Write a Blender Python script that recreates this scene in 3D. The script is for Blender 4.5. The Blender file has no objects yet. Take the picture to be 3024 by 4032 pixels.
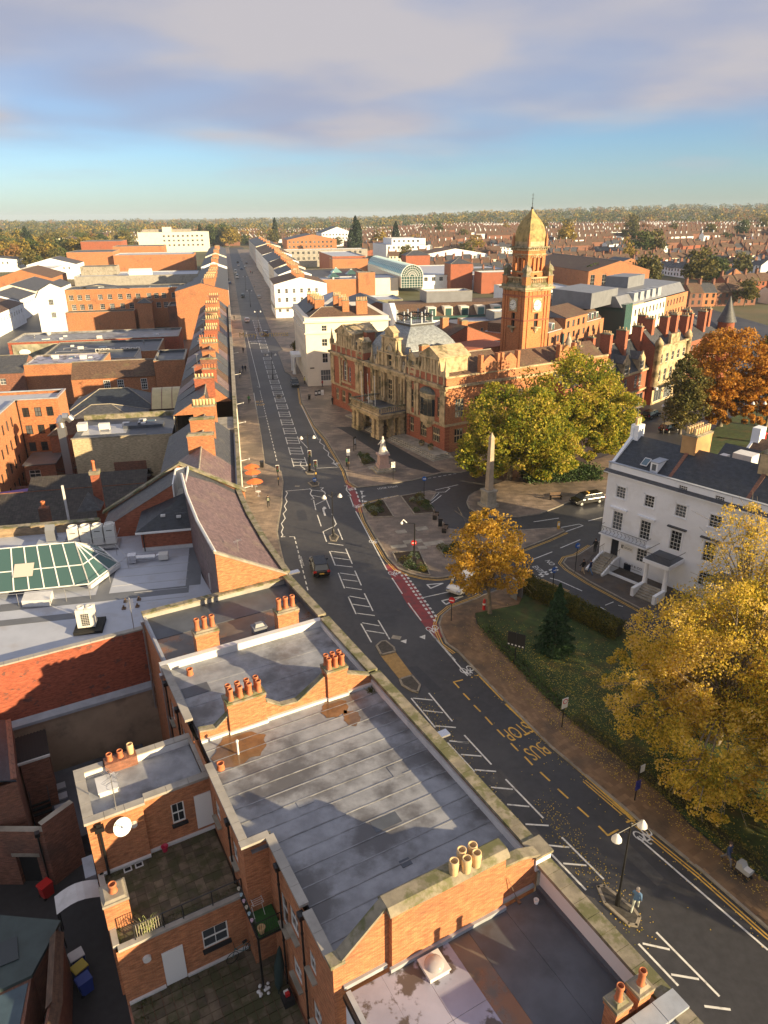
import bpy,math,random
import numpy as np
from mathutils import Matrix,Vector
random.seed(7); np.random.seed(7)
SCN=bpy.context.scene
COL=SCN.collection
rad=math.radians
# ------ camera, sky, sun, exposure
PITCH,ROLL,CAMH=rad(22.67),rad(0.5),38.0
_f=Vector((0,math.cos(PITCH),-math.sin(PITCH))); _r=Vector((1,0,0)); _u=_r.cross(_f)
_r2=math.cos(ROLL)*_r-math.sin(ROLL)*_u; _u2=math.sin(ROLL)*_r+math.cos(ROLL)*_u
cam=bpy.data.cameras.new('camera'); cam.sensor_fit='HORIZONTAL'; cam.sensor_width=36.0
cam.lens=36.0*2796/3024; cam.clip_start=0.5; cam.clip_end=30000
camo=bpy.data.objects.new('camera',cam); COL.objects.link(camo); SCN.camera=camo
camo.matrix_world=Matrix(((_r2.x,_u2.x,-_f.x,0),(_r2.y,_u2.y,-_f.y,0),(_r2.z,_u2.z,-_f.z,CAMH),(0,0,0,1)))
SUN_AZ,SUN_EL=rad(120),rad(14.5)
sl=bpy.data.lights.new('sun','SUN'); sl.energy=4.4; sl.angle=rad(0.6); sl.color=(1.0,0.77,0.44)
so=bpy.data.objects.new('sun',sl); COL.objects.link(so)
_sd=Vector((math.sin(SUN_AZ)*math.cos(SUN_EL),math.cos(SUN_AZ)*math.cos(SUN_EL),math.sin(SUN_EL)))
so.rotation_euler=_sd.to_track_quat('Z','Y').to_euler()
world=bpy.data.worlds.new('World'); SCN.world=world; world.use_nodes=True
SCN.view_settings.view_transform='Standard'; SCN.view_settings.look='None'
SCN.view_settings.gamma=1.0; SCN.view_settings.use_curve_mapping=False
SCN.view_settings.exposure=1.5
def build_world():
 nt=world.node_tree; N=nt.nodes; L=nt.links; N.clear()
 out=N.new('ShaderNodeOutputWorld'); bg=N.new('ShaderNodeBackground')
 sky=N.new('ShaderNodeTexSky'); sky.sky_type='NISHITA'; sky.sun_disc=False
 sky.sun_elevation=SUN_EL; sky.sun_rotation=SUN_AZ; sky.altitude=60; sky.air_density=1.0; sky.dust_density=0.4; sky.ozone_density=3.0
 tc=N.new('ShaderNodeTexCoord'); sep=N.new('ShaderNodeSeparateXYZ'); L.new(tc.outputs['Generated'],sep.inputs[0])
 def mt(op,a,b=None,c=None):
  n=N.new('ShaderNodeMath'); n.operation=op
  for i,v in enumerate((a,b,c)):
   if v is None:continue
   if isinstance(v,(int,float)):n.inputs[i].default_value=v
   else:L.new(v,n.inputs[i])
  return n.outputs[0]
 def rng(v,a,b):
  n=N.new('ShaderNodeMapRange'); n.interpolation_type='SMOOTHSTEP'; L.new(v,n.inputs[0]); n.inputs[1].default_value=a; n.inputs[2].default_value=b; return n.outputs[0]
 z=mt('MAXIMUM',sep.outputs[2],0.0)
 den=mt('ADD',z,0.10)
 cmb=N.new('ShaderNodeCombineXYZ'); L.new(mt('DIVIDE',sep.outputs[0],den),cmb.inputs[0]); L.new(mt('DIVIDE',sep.outputs[1],den),cmb.inputs[1])
 def noise(scale,det,rough,off):
  mp=N.new('ShaderNodeMapping'); mp.inputs['Location'].default_value=off; L.new(cmb.outputs[0],mp.inputs[0])
  n=N.new('ShaderNodeTexNoise'); n.inputs['Scale'].default_value=scale; n.inputs['Detail'].default_value=det; n.inputs['Roughness'].default_value=rough
  L.new(mp.outputs[0],n.inputs['Vector']); return n.outputs['Fac']
 n1=noise(0.5,5,0.45,(3.1,1.7,0)); n2=noise(0.9,5,0.45,(9.2,4.0,2.0)); n3=noise(0.22,3,0.5,(1.0,7.5,4.0))
 lim=mt('ADD',z,mt('MULTIPLY',mt('SUBTRACT',n1,0.5),0.14))
 deck=mt('MULTIPLY',rng(lim,0.050,0.118),rng(n3,0.30,0.46))
 wisp=mt('MULTIPLY',rng(n2,0.50,0.75),mt('MULTIPLY',rng(z,0.012,0.05),0.25))
 mask=mt('MINIMUM',mt('ADD',deck,wisp),1.0)
 cr=N.new('ShaderNodeMix'); cr.data_type='RGBA'; cr.inputs[6].default_value=(0.92,1.02,1.36,1); cr.inputs[7].default_value=(1.34,1.28,1.36,1)
 L.new(rng(n2,0.38,0.66),cr.inputs[0])
 tint=N.new('ShaderNodeMix'); tint.data_type='RGBA'; tint.blend_type='MULTIPLY'; tint.inputs[0].default_value=1.0; tint.inputs[7].default_value=(0.285,0.335,0.42,1)
 L.new(sky.outputs[0],tint.inputs[6])
 mx=N.new('ShaderNodeMix'); mx.data_type='RGBA'; L.new(mask,mx.inputs[0]); L.new(tint.outputs[2],mx.inputs[6]); L.new(cr.outputs[2],mx.inputs[7])
 L.new(mx.outputs[2],bg.inputs[0]); bg.inputs[1].default_value=0.15; L.new(bg.outputs[0],out.inputs[0])
build_world()
# ------ frames: surveyed plan axes, s along a street front, d to its left
class Fr:
 def __init__(f,ox,oy,ux,uy):
  l=math.hypot(ux,uy); f.o=(ox,oy); f.u=(ux/l,uy/l); f.yaw=math.atan2(uy,ux)
 def W(f,s,d,z=0.0):
  return Vector((f.o[0]+s*f.u[0]-d*f.u[1],f.o[1]+s*f.u[1]+d*f.u[0],z))
NB=Fr(6.782,23.389,-.48,.877)
SF=Fr(-12.9,64.0,-.2008,.9796)
TH=Fr(10.49,116.64,-.5163,.8564)
WH=Fr(25.4,75.7,.638,-.77)
RG=Fr(57.6,149.3,.69,.72)
WF=Fr(0,0,1,0)
# ------ mesh builder
KIDS={}
class MB:
 def __init__(m,off=(0,0,0)):m.v=[]; m.f=[]; m.mi=[]; m.off=off; m.sm=[]
 def add(m,vs,fs,mi=0,smooth=False):
  n=len(m.v); ox,oy,oz=m.off
  m.v+=[(x-ox,y-oy,z-oz)for x,y,z in vs]
  m.f+=[tuple(i+n for i in f)for f in fs]; m.mi+=[mi]*len(fs); m.sm+=[smooth]*len(fs)
  return m
 def quad(m,*p,mi=0):return m.add(p,[tuple(range(len(p)))],mi)
 def box(m,x0,x1,y0,y1,z0,z1,mi=0,tx=0.0,ty=0.0):
  v=[(x0,y0,z0),(x1,y0,z0),(x1,y1,z0),(x0,y1,z0),(x0+tx,y0+ty,z1),(x1-tx,y0+ty,z1),(x1-tx,y1-ty,z1),(x0+tx,y1-ty,z1)]
  return m.add(v,[(0,3,2,1),(4,5,6,7),(0,1,5,4),(1,2,6,5),(2,3,7,6),(3,0,4,7)],mi)
 def prism(m,poly,z0,z1,mi=0,bottom=False):
  a=sum(poly[i][0]*poly[(i+1)%len(poly)][1]-poly[(i+1)%len(poly)][0]*poly[i][1]for i in range(len(poly)))
  if a<0:poly=poly[::-1]
  n=len(poly); v=[(x,y,z0)for x,y in poly]+[(x,y,z1)for x,y in poly]
  f=[tuple(range(n,2*n))]+[(i,(i+1)%n,n+(i+1)%n,n+i)for i in range(n)]
  if bottom:f.append(tuple(range(n-1,-1,-1)))
  return m.add(v,f,mi)
 def sheet(m,poly,z,mi=0):
  a=sum(poly[i][0]*poly[(i+1)%len(poly)][1]-poly[(i+1)%len(poly)][0]*poly[i][1]for i in range(len(poly)))
  if a<0:poly=poly[::-1]
  return m.add([(x,y,z)for x,y in poly],[tuple(range(len(poly)))],mi)
 def extr_s(m,prof,s0,s1,mi=0):
  n=len(prof); a=sum(prof[i][0]*prof[(i+1)%n][1]-prof[(i+1)%n][0]*prof[i][1]for i in range(n))
  if a<0:prof=prof[::-1]
  v=[(s0,y,z)for y,z in prof]+[(s1,y,z)for y,z in prof]
  return m.add(v,[tuple(range(n-1,-1,-1)),tuple(range(n,2*n))]+[(i,(i+1)%n,n+(i+1)%n,n+i)for i in range(n)],mi)
 def extr_d(m,prof,d0,d1,mi=0):
  n=len(prof); a=sum(prof[i][0]*prof[(i+1)%n][1]-prof[(i+1)%n][0]*prof[i][1]for i in range(n))
  if a<0:prof=prof[::-1]
  v=[(x,d0,z)for x,z in prof]+[(x,d1,z)for x,z in prof]
  return m.add(v,[tuple(range(n)),tuple(range(2*n-1,n-1,-1))]+[(i+n,(i+1)%n+n,(i+1)%n,i)for i in range(n)],mi)
 def tube(m,p,q,r0,r1=None,n=8,mi=0,cap=True):
  p=Vector(p); q=Vector(q); r1=r0 if r1 is None else r1
  a=(q-p);
  if a.length<1e-6:return m
  a.normalize(); b=a.orthogonal().normalized(); c=a.cross(b)
  v=[]
  for o,r in((p,r0),(q,r1)):
   for i in range(n):
    t=2*math.pi*i/n; v.append(tuple(o+r*(math.cos(t)*b+math.sin(t)*c)))
  f=[(i,(i+1)%n,n+(i+1)%n,n+i)for i in range(n)]
  m.add(v,f,mi,n>6)
  if cap:m.add(v,[tuple(range(n-1,-1,-1)),tuple(range(n,2*n))],mi)
  return m
 def path(m,pts,r,n=6,mi=0):
  for a,b in zip(pts[:-1],pts[1:]):m.tube(a,b,r,r,n,mi)
  return m
 def lathe(m,cx,cy,prof,n=12,mi=0,smooth=True,sq=None,rot=0.0):
  v=[]; k=len(prof)
  for r,z in prof:
   for i in range(n):
    t=2*math.pi*i/n+rot; v.append((cx+r*math.cos(t),cy+r*math.sin(t),z))
  f=[]
  for j in range(k-1):
   for i in range(n):f.append((j*n+i,j*n+(i+1)%n,(j+1)*n+(i+1)%n,(j+1)*n+i))
  m.add(v,f,mi,smooth)
  m.add([v[i]for i in range((k-1)*n,k*n)],[tuple(range(n))],mi)
  return m
 def sphere(m,c,rx,ry=None,rz=None,n=8,k=6,mi=0):
  ry=ry or rx; rz=rz or rx; v=[]; f=[]
  for j in range(k+1):
   p=math.pi*j/k
   for i in range(n):
    t=2*math.pi*i/n; v.append((c[0]+rx*math.sin(p)*math.cos(t),c[1]+ry*math.sin(p)*math.sin(t),c[2]-rz*math.cos(p)))
  for j in range(k):
   for i in range(n):f.append((j*n+i,j*n+(i+1)%n,(j+1)*n+(i+1)%n,(j+1)*n+i))
  return m.add(v,f,mi,True)
 def wall(m,p,q,z0,z1,holes=(),rev=0.14,mi=0,rmi=None):
  px,py=p; qx,qy=q; Ln=math.hypot(qx-px,qy-py)
  if Ln<1e-6:return m
  tx,ty=(qx-px)/Ln,(qy-py)/Ln; nx,ny=ty,-tx
  P=lambda a,z,dep=0.0:(px+tx*a-nx*dep,py+ty*a-ny*dep,z)
  hs=[]
  for a0,a1,b0,b1 in holes:
   a0=max(a0,0.02); a1=min(a1,Ln-0.02); b0=max(b0,z0+0.005); b1=min(b1,z1-0.01)
   if a1>a0 and b1>b0:hs.append((a0,a1,b0,b1))
  xs=sorted({0.0,Ln}|{h[0]for h in hs}|{h[1]for h in hs}); zs=sorted({z0,z1}|{h[2]for h in hs}|{h[3]for h in hs})
  for j in range(len(zs)-1):
   zc=(zs[j]+zs[j+1])/2; run=None
   for i in range(len(xs)-1):
    xc=(xs[i]+xs[i+1])/2
    inn=any(h[0]<xc<h[1]and h[2]<zc<h[3]for h in hs)
    if not inn and run is None:run=xs[i]
    if run is not None and(inn or i==len(xs)-2):
     e=xs[i]if inn else xs[i+1]
     m.quad(P(run,zs[j]),P(e,zs[j]),P(e,zs[j+1]),P(run,zs[j+1]),mi=mi); run=None
  r=mi if rmi is None else rmi
  for a0,a1,b0,b1 in hs:
   m.quad(P(a0,b0),P(a1,b0),P(a1,b0,rev),P(a0,b0,rev),mi=r); m.quad(P(a0,b1,rev),P(a1,b1,rev),P(a1,b1),P(a0,b1),mi=r)
   m.quad(P(a0,b0),P(a0,b0,rev),P(a0,b1,rev),P(a0,b1),mi=r); m.quad(P(a1,b0,rev),P(a1,b0),P(a1,b1),P(a1,b1,rev),mi=r)
  return m
 def mesh(m,name,mats):
  me=bpy.data.meshes.new(name)
  me.from_pydata(m.v,[],m.f)
  if not isinstance(mats,(list,tuple)):mats=[mats]
  for a in mats:me.materials.append(a)
  me.polygons.foreach_set('material_index',m.mi); me.polygons.foreach_set('use_smooth',m.sm)
  me.update(); autouv(me)
  return me
 def build(m,name,mats,parent=None,smooth=False):
  return link(name,m.mesh(name,mats),parent)
def autouv(me):
 nl=len(me.loops); npoly=len(me.polygons)
 if nl==0:return
 uv=me.uv_layers.new(name='uv')
 co=np.empty(len(me.vertices)*3,np.float32); me.vertices.foreach_get('co',co); co=co.reshape(-1,3)
 vi=np.empty(nl,np.int32); me.loops.foreach_get('vertex_index',vi)
 nr=np.empty(npoly*3,np.float32); me.polygons.foreach_get('normal',nr); nr=nr.reshape(-1,3)
 lt=np.empty(npoly,np.int32); me.polygons.foreach_get('loop_total',lt)
 pn=np.repeat(nr,lt,axis=0); p=co[vi]
 flat=np.abs(pn[:,2])>0.985
 t=np.stack([-pn[:,1],pn[:,0],np.zeros(nl,np.float32)],1); l=np.linalg.norm(t,axis=1,keepdims=True); t=t/np.maximum(l,1e-6)
 b=np.cross(pn,t)
 u=np.where(flat,p[:,0],(p*t).sum(1)); v=np.where(flat,p[:,1],(p*b).sum(1))
 uv.data.foreach_set('uv',np.stack([u,v],1).astype(np.float32).ravel())
def link(name,data,parent=None,loc=None,rz=0.0):
 o=bpy.data.objects.new(name,data); COL.objects.link(o)
 if parent is not None:o.parent=parent
 if loc is not None:o.location=loc
 if rz:o.rotation_euler=(0,0,rz)
 if parent is not None:KIDS.setdefault(parent.name,[]).append(o)
 return o
def tag(o,label,cat,group=None,kind=None):
 if label:o['label']=label
 if cat:o['category']=cat
 if group:o['group']=group
 if kind:o['kind']=kind
 return o
class Thing:
 def __init__(t,name,label,cat,fr=WF,s=0,d=0,z=0,rot=0.0,group=None):
  t.o=link(name,None,None,fr.W(s,d,z),fr.yaw+rot); tag(t.o,label,cat,group); t.off=(s,d,z)
  t.o.empty_display_size=0.5
 def mb(t):return MB(t.off)
 def lm(t):return MB()
def copy_tree(o,loc=None,rz=None,label=None,group=None,parent=None):
 c=o.copy(); COL.objects.link(c)
 if parent is not None:c.parent=parent
 if loc is not None:c.location=loc
 if rz is not None:c.rotation_euler=(0,0,rz)
 if label:c['label']=label
 if group:c['group']=group
 for ch in KIDS.get(o.name,[]):
  copy_tree(ch,parent=c)
 return c
 # ------ materials
MATS={}
def nodes_of(name):
 m=bpy.data.materials.new(name); m.use_nodes=True; nt=m.node_tree; b=nt.nodes['Principled BSDF']
 return m,nt,nt.nodes,nt.links,b
def c4(c):return(c[0],c[1],c[2],1.0)
def texco(N,L,uv,scale=None):
 t=N.new('ShaderNodeTexCoord'); o=t.outputs['UV' if uv else 'Object']
 if not uv:
  g=N.new('ShaderNodeNewGeometry'); o=g.outputs['Position']
 return o
def nz(N,L,vec,scale,det=4,rough=0.55):
 n=N.new('ShaderNodeTexNoise'); n.inputs['Scale'].default_value=scale; n.inputs['Detail'].default_value=det; n.inputs['Roughness'].default_value=rough
 L.new(vec,n.inputs['Vector']); return n.outputs['Fac']
def ramp(N,L,v,a,b):
 n=N.new('ShaderNodeMapRange'); n.interpolation_type='SMOOTHSTEP'; L.new(v,n.inputs[0]); n.inputs[1].default_value=a; n.inputs[2].default_value=b; return n.outputs[0]
def mixc(N,L,fac,a,b,mode='MIX'):
 n=N.new('ShaderNodeMix'); n.data_type='RGBA'; n.blend_type=mode
 if isinstance(fac,(int,float)):n.inputs[0].default_value=fac
 else:L.new(fac,n.inputs[0])
 for i,x in((6,a),(7,b)):
  if isinstance(x,tuple):n.inputs[i].default_value=c4(x)
  else:L.new(x,n.inputs[i])
 return n.outputs[2]
def bump(N,L,b,h,dist,strength=0.6):
 n=N.new('ShaderNodeBump'); n.inputs['Distance'].default_value=dist; n.inputs['Strength'].default_value=strength; L.new(h,n.inputs['Height']); L.new(n.outputs[0],b.inputs['Normal'])
def plain(name,c,rough=0.7,var=0.18,scale=1.2,dirt=None,damt=0.5,dscale=0.35,metal=0.0,bmp=0.0,rv=0.0,dr=None,drange=(0.50,0.66)):
 if name in MATS:return MATS[name]
 m,nt,N,L,b=nodes_of(name); v=texco(N,L,False)
 n1=nz(N,L,v,scale,5,0.6)
 lo=tuple(x*(1-var)for x in c); hi=tuple(min(1,x*(1+var))for x in c)
 col=mixc(N,L,ramp(N,L,n1,0.3,0.7),lo,hi)
 if dirt is not None:
  n2=nz(N,L,v,dscale,6,0.62); f=ramp(N,L,n2,*drange); q=N.new('ShaderNodeMath'); q.operation='MULTIPLY'; L.new(f,q.inputs[0]); q.inputs[1].default_value=damt
  col=mixc(N,L,q.outputs[0],col,dirt)
  if dr is not None:
   mr=N.new('ShaderNodeMapRange'); L.new(q.outputs[0],mr.inputs[0]); mr.inputs[3].default_value=rough; mr.inputs[4].default_value=dr; L.new(mr.outputs[0],b.inputs['Roughness'])
 L.new(col,b.inputs['Base Color'])
 if dr is None:b.inputs['Roughness'].default_value=rough
 b.inputs['Metallic'].default_value=metal
 if bmp>0:bump(N,L,b,nz(N,L,v,scale*14,3,0.6),bmp)
 MATS[name]=m; return m
def bricky(name,c1,c2,mortar,bw=0.225,bh=0.075,ms=0.012,rough=0.85,stain=(0.05,0.045,0.04),samt=0.35,offset=0.5,bdist=0.006,patch=0.25,sscale=0.25,squash=None,srange=(0.52,0.72),big=0.10):
 if name in MATS:return MATS[name]
 m,nt,N,L,b=nodes_of(name); uv=texco(N,L,True); pos=texco(N,L,False)
 t=N.new('ShaderNodeTexBrick'); L.new(uv,t.inputs['Vector']); t.offset=offset
 t.inputs['Scale'].default_value=1.0; t.inputs['Brick Width'].default_value=bw; t.inputs['Row Height'].default_value=bh; t.inputs['Mortar Size'].default_value=ms/2; t.inputs['Mortar Smooth'].default_value=0.2; t.inputs['Bias'].default_value=-0.15
 t.inputs['Color1'].default_value=c4(c1); t.inputs['Color2'].default_value=c4(c2); t.inputs['Mortar'].default_value=c4(mortar)
 n1=nz(N,L,pos,big*6,5,0.6); col=mixc(N,L,patch,t.outputs['Color'],mixc(N,L,ramp(N,L,n1,0.35,0.65),tuple(x*0.62 for x in c1),tuple(min(1,x*1.35)for x in c2)))
 mp=N.new('ShaderNodeMapping'); mp.inputs['Scale'].default_value=(.55/bw,.62/bh,1); L.new(uv,mp.inputs[0])
 n3=nz(N,L,mp.outputs[0],1.0,3,0.6); k=N.new('ShaderNodeMapRange'); L.new(n3,k.inputs[0]); k.inputs[1].default_value=.3; k.inputs[2].default_value=.72; k.inputs[3].default_value=1.38; k.inputs[4].default_value=.52
 cb=N.new('ShaderNodeCombineColor'); [L.new(k.outputs[0],cb.inputs[i])for i in range(3)]; col=mixc(N,L,.85,col,cb.outputs[0],'MULTIPLY')
 n2=nz(N,L,pos,sscale,6,0.62); q=N.new('ShaderNodeMath'); q.operation='MULTIPLY'; L.new(ramp(N,L,n2,*srange),q.inputs[0]); q.inputs[1].default_value=samt
 col=mixc(N,L,q.outputs[0],col,stain)
 L.new(col,b.inputs['Base Color']); b.inputs['Roughness'].default_value=rough
 bump(N,L,b,t.outputs['Fac'],-bdist,0.8)
 MATS[name]=m; return m
def glass(name,c=(0.02,0.024,0.028),rough=0.06,spec=0.6):
 if name in MATS:return MATS[name]
 m,nt,N,L,b=nodes_of(name); oi=N.new('ShaderNodeObjectInfo')
 col=mixc(N,L,ramp(N,L,oi.outputs['Random'],0.55,1.0),c,tuple(min(1,x*3+0.05)for x in c)); L.new(col,b.inputs['Base Color'])
 b.inputs['Roughness'].default_value=rough; b.inputs['Specular IOR Level'].default_value=spec
 v=texco(N,L,False); bump(N,L,b,nz(N,L,v,1.1,2),0.02,0.25)
 MATS[name]=m; return m
def flat(name,c,rough=0.5,metal=0.0,spec=0.5):
 if name in MATS:return MATS[name]
 m,nt,N,L,b=nodes_of(name); b.inputs['Base Color'].default_value=c4(c); b.inputs['Roughness'].default_value=rough; b.inputs['Metallic'].default_value=metal; b.inputs['Specular IOR Level'].default_value=spec
 MATS[name]=m; return m
def leafmat(name,cols,trans=0.35,patch=None,pscale=0.25):
 m,nt,N,L,b=nodes_of(name); g=N.new('ShaderNodeNewGeometry')
 cr=N.new('ShaderNodeValToRGB'); e=cr.color_ramp.elements
 while len(e)<len(cols):e.new(0.5)
 for i,c in enumerate(cols):e[i].position=(i+0.5)/len(cols); e[i].color=c4(c)
 pn=nz(N,L,g.outputs['Position'],pscale,3,0.5)
 mm=N.new('ShaderNodeMath'); mm.operation='ADD'; a=N.new('ShaderNodeMath'); a.operation='MULTIPLY_ADD'; L.new(pn,a.inputs[0]); a.inputs[1].default_value=1.5; a.inputs[2].default_value=-0.55
 r=N.new('ShaderNodeMath'); r.operation='MULTIPLY_ADD'; L.new(g.outputs['Random Per Island'],r.inputs[0]); r.inputs[1].default_value=0.7; L.new(a.outputs[0],r.inputs[2])
 s=N.new('ShaderNodeMath'); s.operation='ADD'; L.new(r.outputs[0],s.inputs[0]); s.inputs[1].default_value=-0.05; L.new(s.outputs[0],cr.inputs[0])
 L.new(cr.outputs[0],b.inputs['Base Color']); b.inputs['Roughness'].default_value=0.6; b.inputs['Specular IOR Level'].default_value=0.25
 tr=N.new('ShaderNodeBsdfTranslucent'); L.new(cr.outputs[0],tr.inputs[0]); mx=N.new('ShaderNodeMixShader'); mx.inputs[0].default_value=trans
 L.new(b.outputs[0],mx.inputs[1]); L.new(tr.outputs[0],mx.inputs[2]); L.new(mx.outputs[0],N['Material Output'].inputs[0])
 MATS[name]=m; return m
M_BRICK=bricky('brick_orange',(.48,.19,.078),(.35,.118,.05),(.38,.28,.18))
M_BRICKR=bricky('brick_red',(.37,.11,.055),(.27,.075,.04),(.27,.15,.10),samt=.25)
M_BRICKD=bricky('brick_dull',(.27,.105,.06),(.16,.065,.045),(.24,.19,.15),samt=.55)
M_BRICKM=bricky('brick_mottled',(.37,.09,.045),(.26,.062,.035),(.22,.12,.08),patch=.35,samt=.6,stain=(.05,.05,.05),sscale=1.6,srange=(.58,.64))
M_BEIGEB=bricky('brick_painted_cream',(.52,.42,.27),(.45,.36,.23),(.36,.29,.19),samt=.3,stain=(.25,.2,.14))
M_SLATE=bricky('roof_slate',(.075,.078,.088),(.045,.047,.055),(.02,.02,.022),bw=.28,bh=.2,ms=.012,rough=.55,stain=(.16,.15,.11),samt=.35,sscale=.5,bdist=.01)
M_SLATEP=bricky('roof_slate_purple',(.19,.125,.125),(.12,.08,.085),(.05,.04,.04),bw=.3,bh=.22,ms=.012,rough=.5,stain=(.27,.22,.15),samt=.4,sscale=.35,bdist=.01)
M_SLATEB=bricky('roof_slate_black',(.034,.042,.056),(.02,.025,.035),(.01,.01,.012),bw=.32,bh=.22,ms=.014,rough=.45,stain=(.11,.11,.085),samt=.22,sscale=1.3,bdist=.012)
M_TILE=bricky('roof_tile_brown',(.135,.078,.05),(.085,.05,.035),(.03,.022,.018),bw=.26,bh=.18,ms=.014,rough=.8,stain=(.16,.14,.07),samt=.45,sscale=.45,bdist=.012)
M_PANTILE=bricky('roof_pantile_dark',(.06,.05,.044),(.032,.028,.026),(.012,.011,.01),bw=.3,bh=.34,ms=.035,rough=.75,stain=(.1,.1,.07),samt=.4,sscale=.9,offset=0.0,bdist=.03)
M_ASPH=plain('asphalt',(.034,.034,.038),.55,.2,1.6,(.062,.060,.06),.65,.13,bmp=.004,drange=(.42,.7),dr=.5)
M_ASPHB=plain('asphalt_black',(.026,.026,.029),.6,.14,2.2,(.05,.05,.05),.4,.2,bmp=.004)
M_PAVE=bricky('paving',(.27,.205,.155),(.17,.13,.10),(.08,.065,.055),bw=.9,bh=.6,ms=.03,rough=.6,stain=(.085,.07,.058),samt=.75,sscale=.16,bdist=.006,patch=.35,srange=(.44,.62))
M_PAVEW=bricky('paving_worn',(.22,.135,.07),(.155,.095,.05),(.06,.045,.03),bw=.45,bh=.3,ms=.02,rough=.75,stain=(.075,.055,.035),samt=.7,sscale=.2,bdist=.008,patch=.3,srange=(.42,.62))
M_KERB=plain('kerb_stone',(.25,.22,.18),.75,.2,2.0,(.1,.09,.07),.5)
M_STONE=plain('stone_buff',(.44,.335,.20),.8,.2,1.5,(.105,.095,.045),.85,.55,bmp=.01,drange=(.47,.66))
M_STONEG=plain('stone_grey',(.30,.27,.22),.8,.2,1.2,(.12,.11,.08),.5,.5,bmp=.01)
M_STONEM=plain('stone_mossy',(.24,.21,.155),.85,.25,1.6,(.10,.105,.035),.85,1.1,bmp=.015,drange=(.45,.6))
M_CREAM=plain('stucco_cream',(.74,.68,.57),.75,.05,.6,(.5,.45,.36),.3,.3)
M_WHITE=plain('stucco_white',(.77,.80,.85),.7,.04,.5,(.55,.55,.54),.35,.3)
M_WPAINT=flat('white_paint',(.72,.72,.71),.45)
M_FELTG=plain('felt_grey',(.25,.26,.285),.6,.22,.9,(.085,.08,.08),.9,.26,dr=.3,bmp=.004,drange=(.45,.62))
M_FELTD=plain('felt_dark',(.075,.085,.105),.55,.18,.8,(.035,.035,.038),.6,.35,dr=.3,bmp=.004)
M_FELTL=plain('felt_lilac',(.30,.30,.39),.5,.14,.5,(.07,.055,.045),.92,.75,bmp=.003,drange=(.52,.58))
M_FELTR=plain('felt_rusty',(.11,.095,.085),.35,.25,.6,(.26,.11,.04),.7,.45,dr=.15,drange=(.5,.62))
M_MEMB=plain('membrane_grey',(.40,.43,.50),.5,.06,.6,(.30,.27,.26),.45,.4,drange=(.52,.7))
M_MEMBD=plain('membrane_dark',(.13,.14,.16),.5,.1,.6)
M_LEAD=plain('lead_flashing',(.33,.36,.41),.5,.12,1.2,(.2,.19,.17),.4)
M_LEADW=plain('flashing_white',(.62,.62,.62),.55,.08,1.0,(.3,.29,.26),.35)
M_METAL=flat('metal_galvanised',(.5,.5,.51),.38,.85)
M_STEEL=flat('steel_bright',(.62,.62,.64),.25,.9)
M_ACW=plain('appliance_white',(.64,.63,.60),.5,.04,1.0,(.42,.4,.36),.3,1.0)
M_BLACK=flat('black_paint',(.012,.012,.013),.35)
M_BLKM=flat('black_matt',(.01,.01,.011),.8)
M_POTR=plain('terracotta',(.45,.145,.06),.75,.14,3.0,(.12,.07,.05),.4,3.0)
M_POTB=plain('buff_pot',(.60,.42,.22),.75,.12,3.0,(.25,.18,.12),.35,3.0)
M_GLASS=glass('window_glass')
M_GLASSB=glass('glass_green',(.045,.10,.095),.05,.7)
M_FRAME=flat('window_frame_white',(.70,.69,.66),.45)
M_FRAMED=flat('window_frame_dark',(.025,.025,.026),.4)
M_LINE=plain('road_paint_white',(.62,.62,.60),.6,.08,3.0,(.12,.12,.12),.6,2.2,drange=(.5,.7))
M_YELL=plain('road_paint_yellow',(.60,.36,.06),.6,.08,3.0,(.12,.09,.05),.6,2.0,drange=(.5,.7))
M_REDS=plain('road_surface_red',(.24,.035,.04),.7,.12,1.5,(.10,.04,.045),.7,.8,drange=(.45,.65))
M_GRASS=plain('grass',(.035,.058,.012),.9,.35,1.2,(.085,.062,.018),.75,.4,bmp=.03)
M_SOIL=plain('soil',(.05,.032,.02),.95,.3,2.0,bmp=.03)
M_ZINC=plain('zinc',(.17,.18,.205),.45,.1,.6)
M_WOOD=plain('wood',(.16,.10,.06),.7,.2,2.0)
M_TURF=plain('turf_bright',(.025,.10,.02),.9,.2,4.0,bmp=.01)
M_MOSS=plain('moss',(.10,.12,.02),.95,.35,5.0,bmp=.03)
M_SLABM=plain('slab_mossy',(.105,.085,.058),.85,.3,1.4,(.05,.055,.018),.85,1.0,bmp=.015,drange=(.42,.6))
M_ORANGE=flat('orange_canvas',(.62,.13,.035),.7)
M_RED=flat('red_paint',(.5,.02,.02),.4)
M_CONC=plain('concrete',(.33,.31,.28),.8,.12,.8,(.16,.15,.13),.4,.6)
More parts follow.
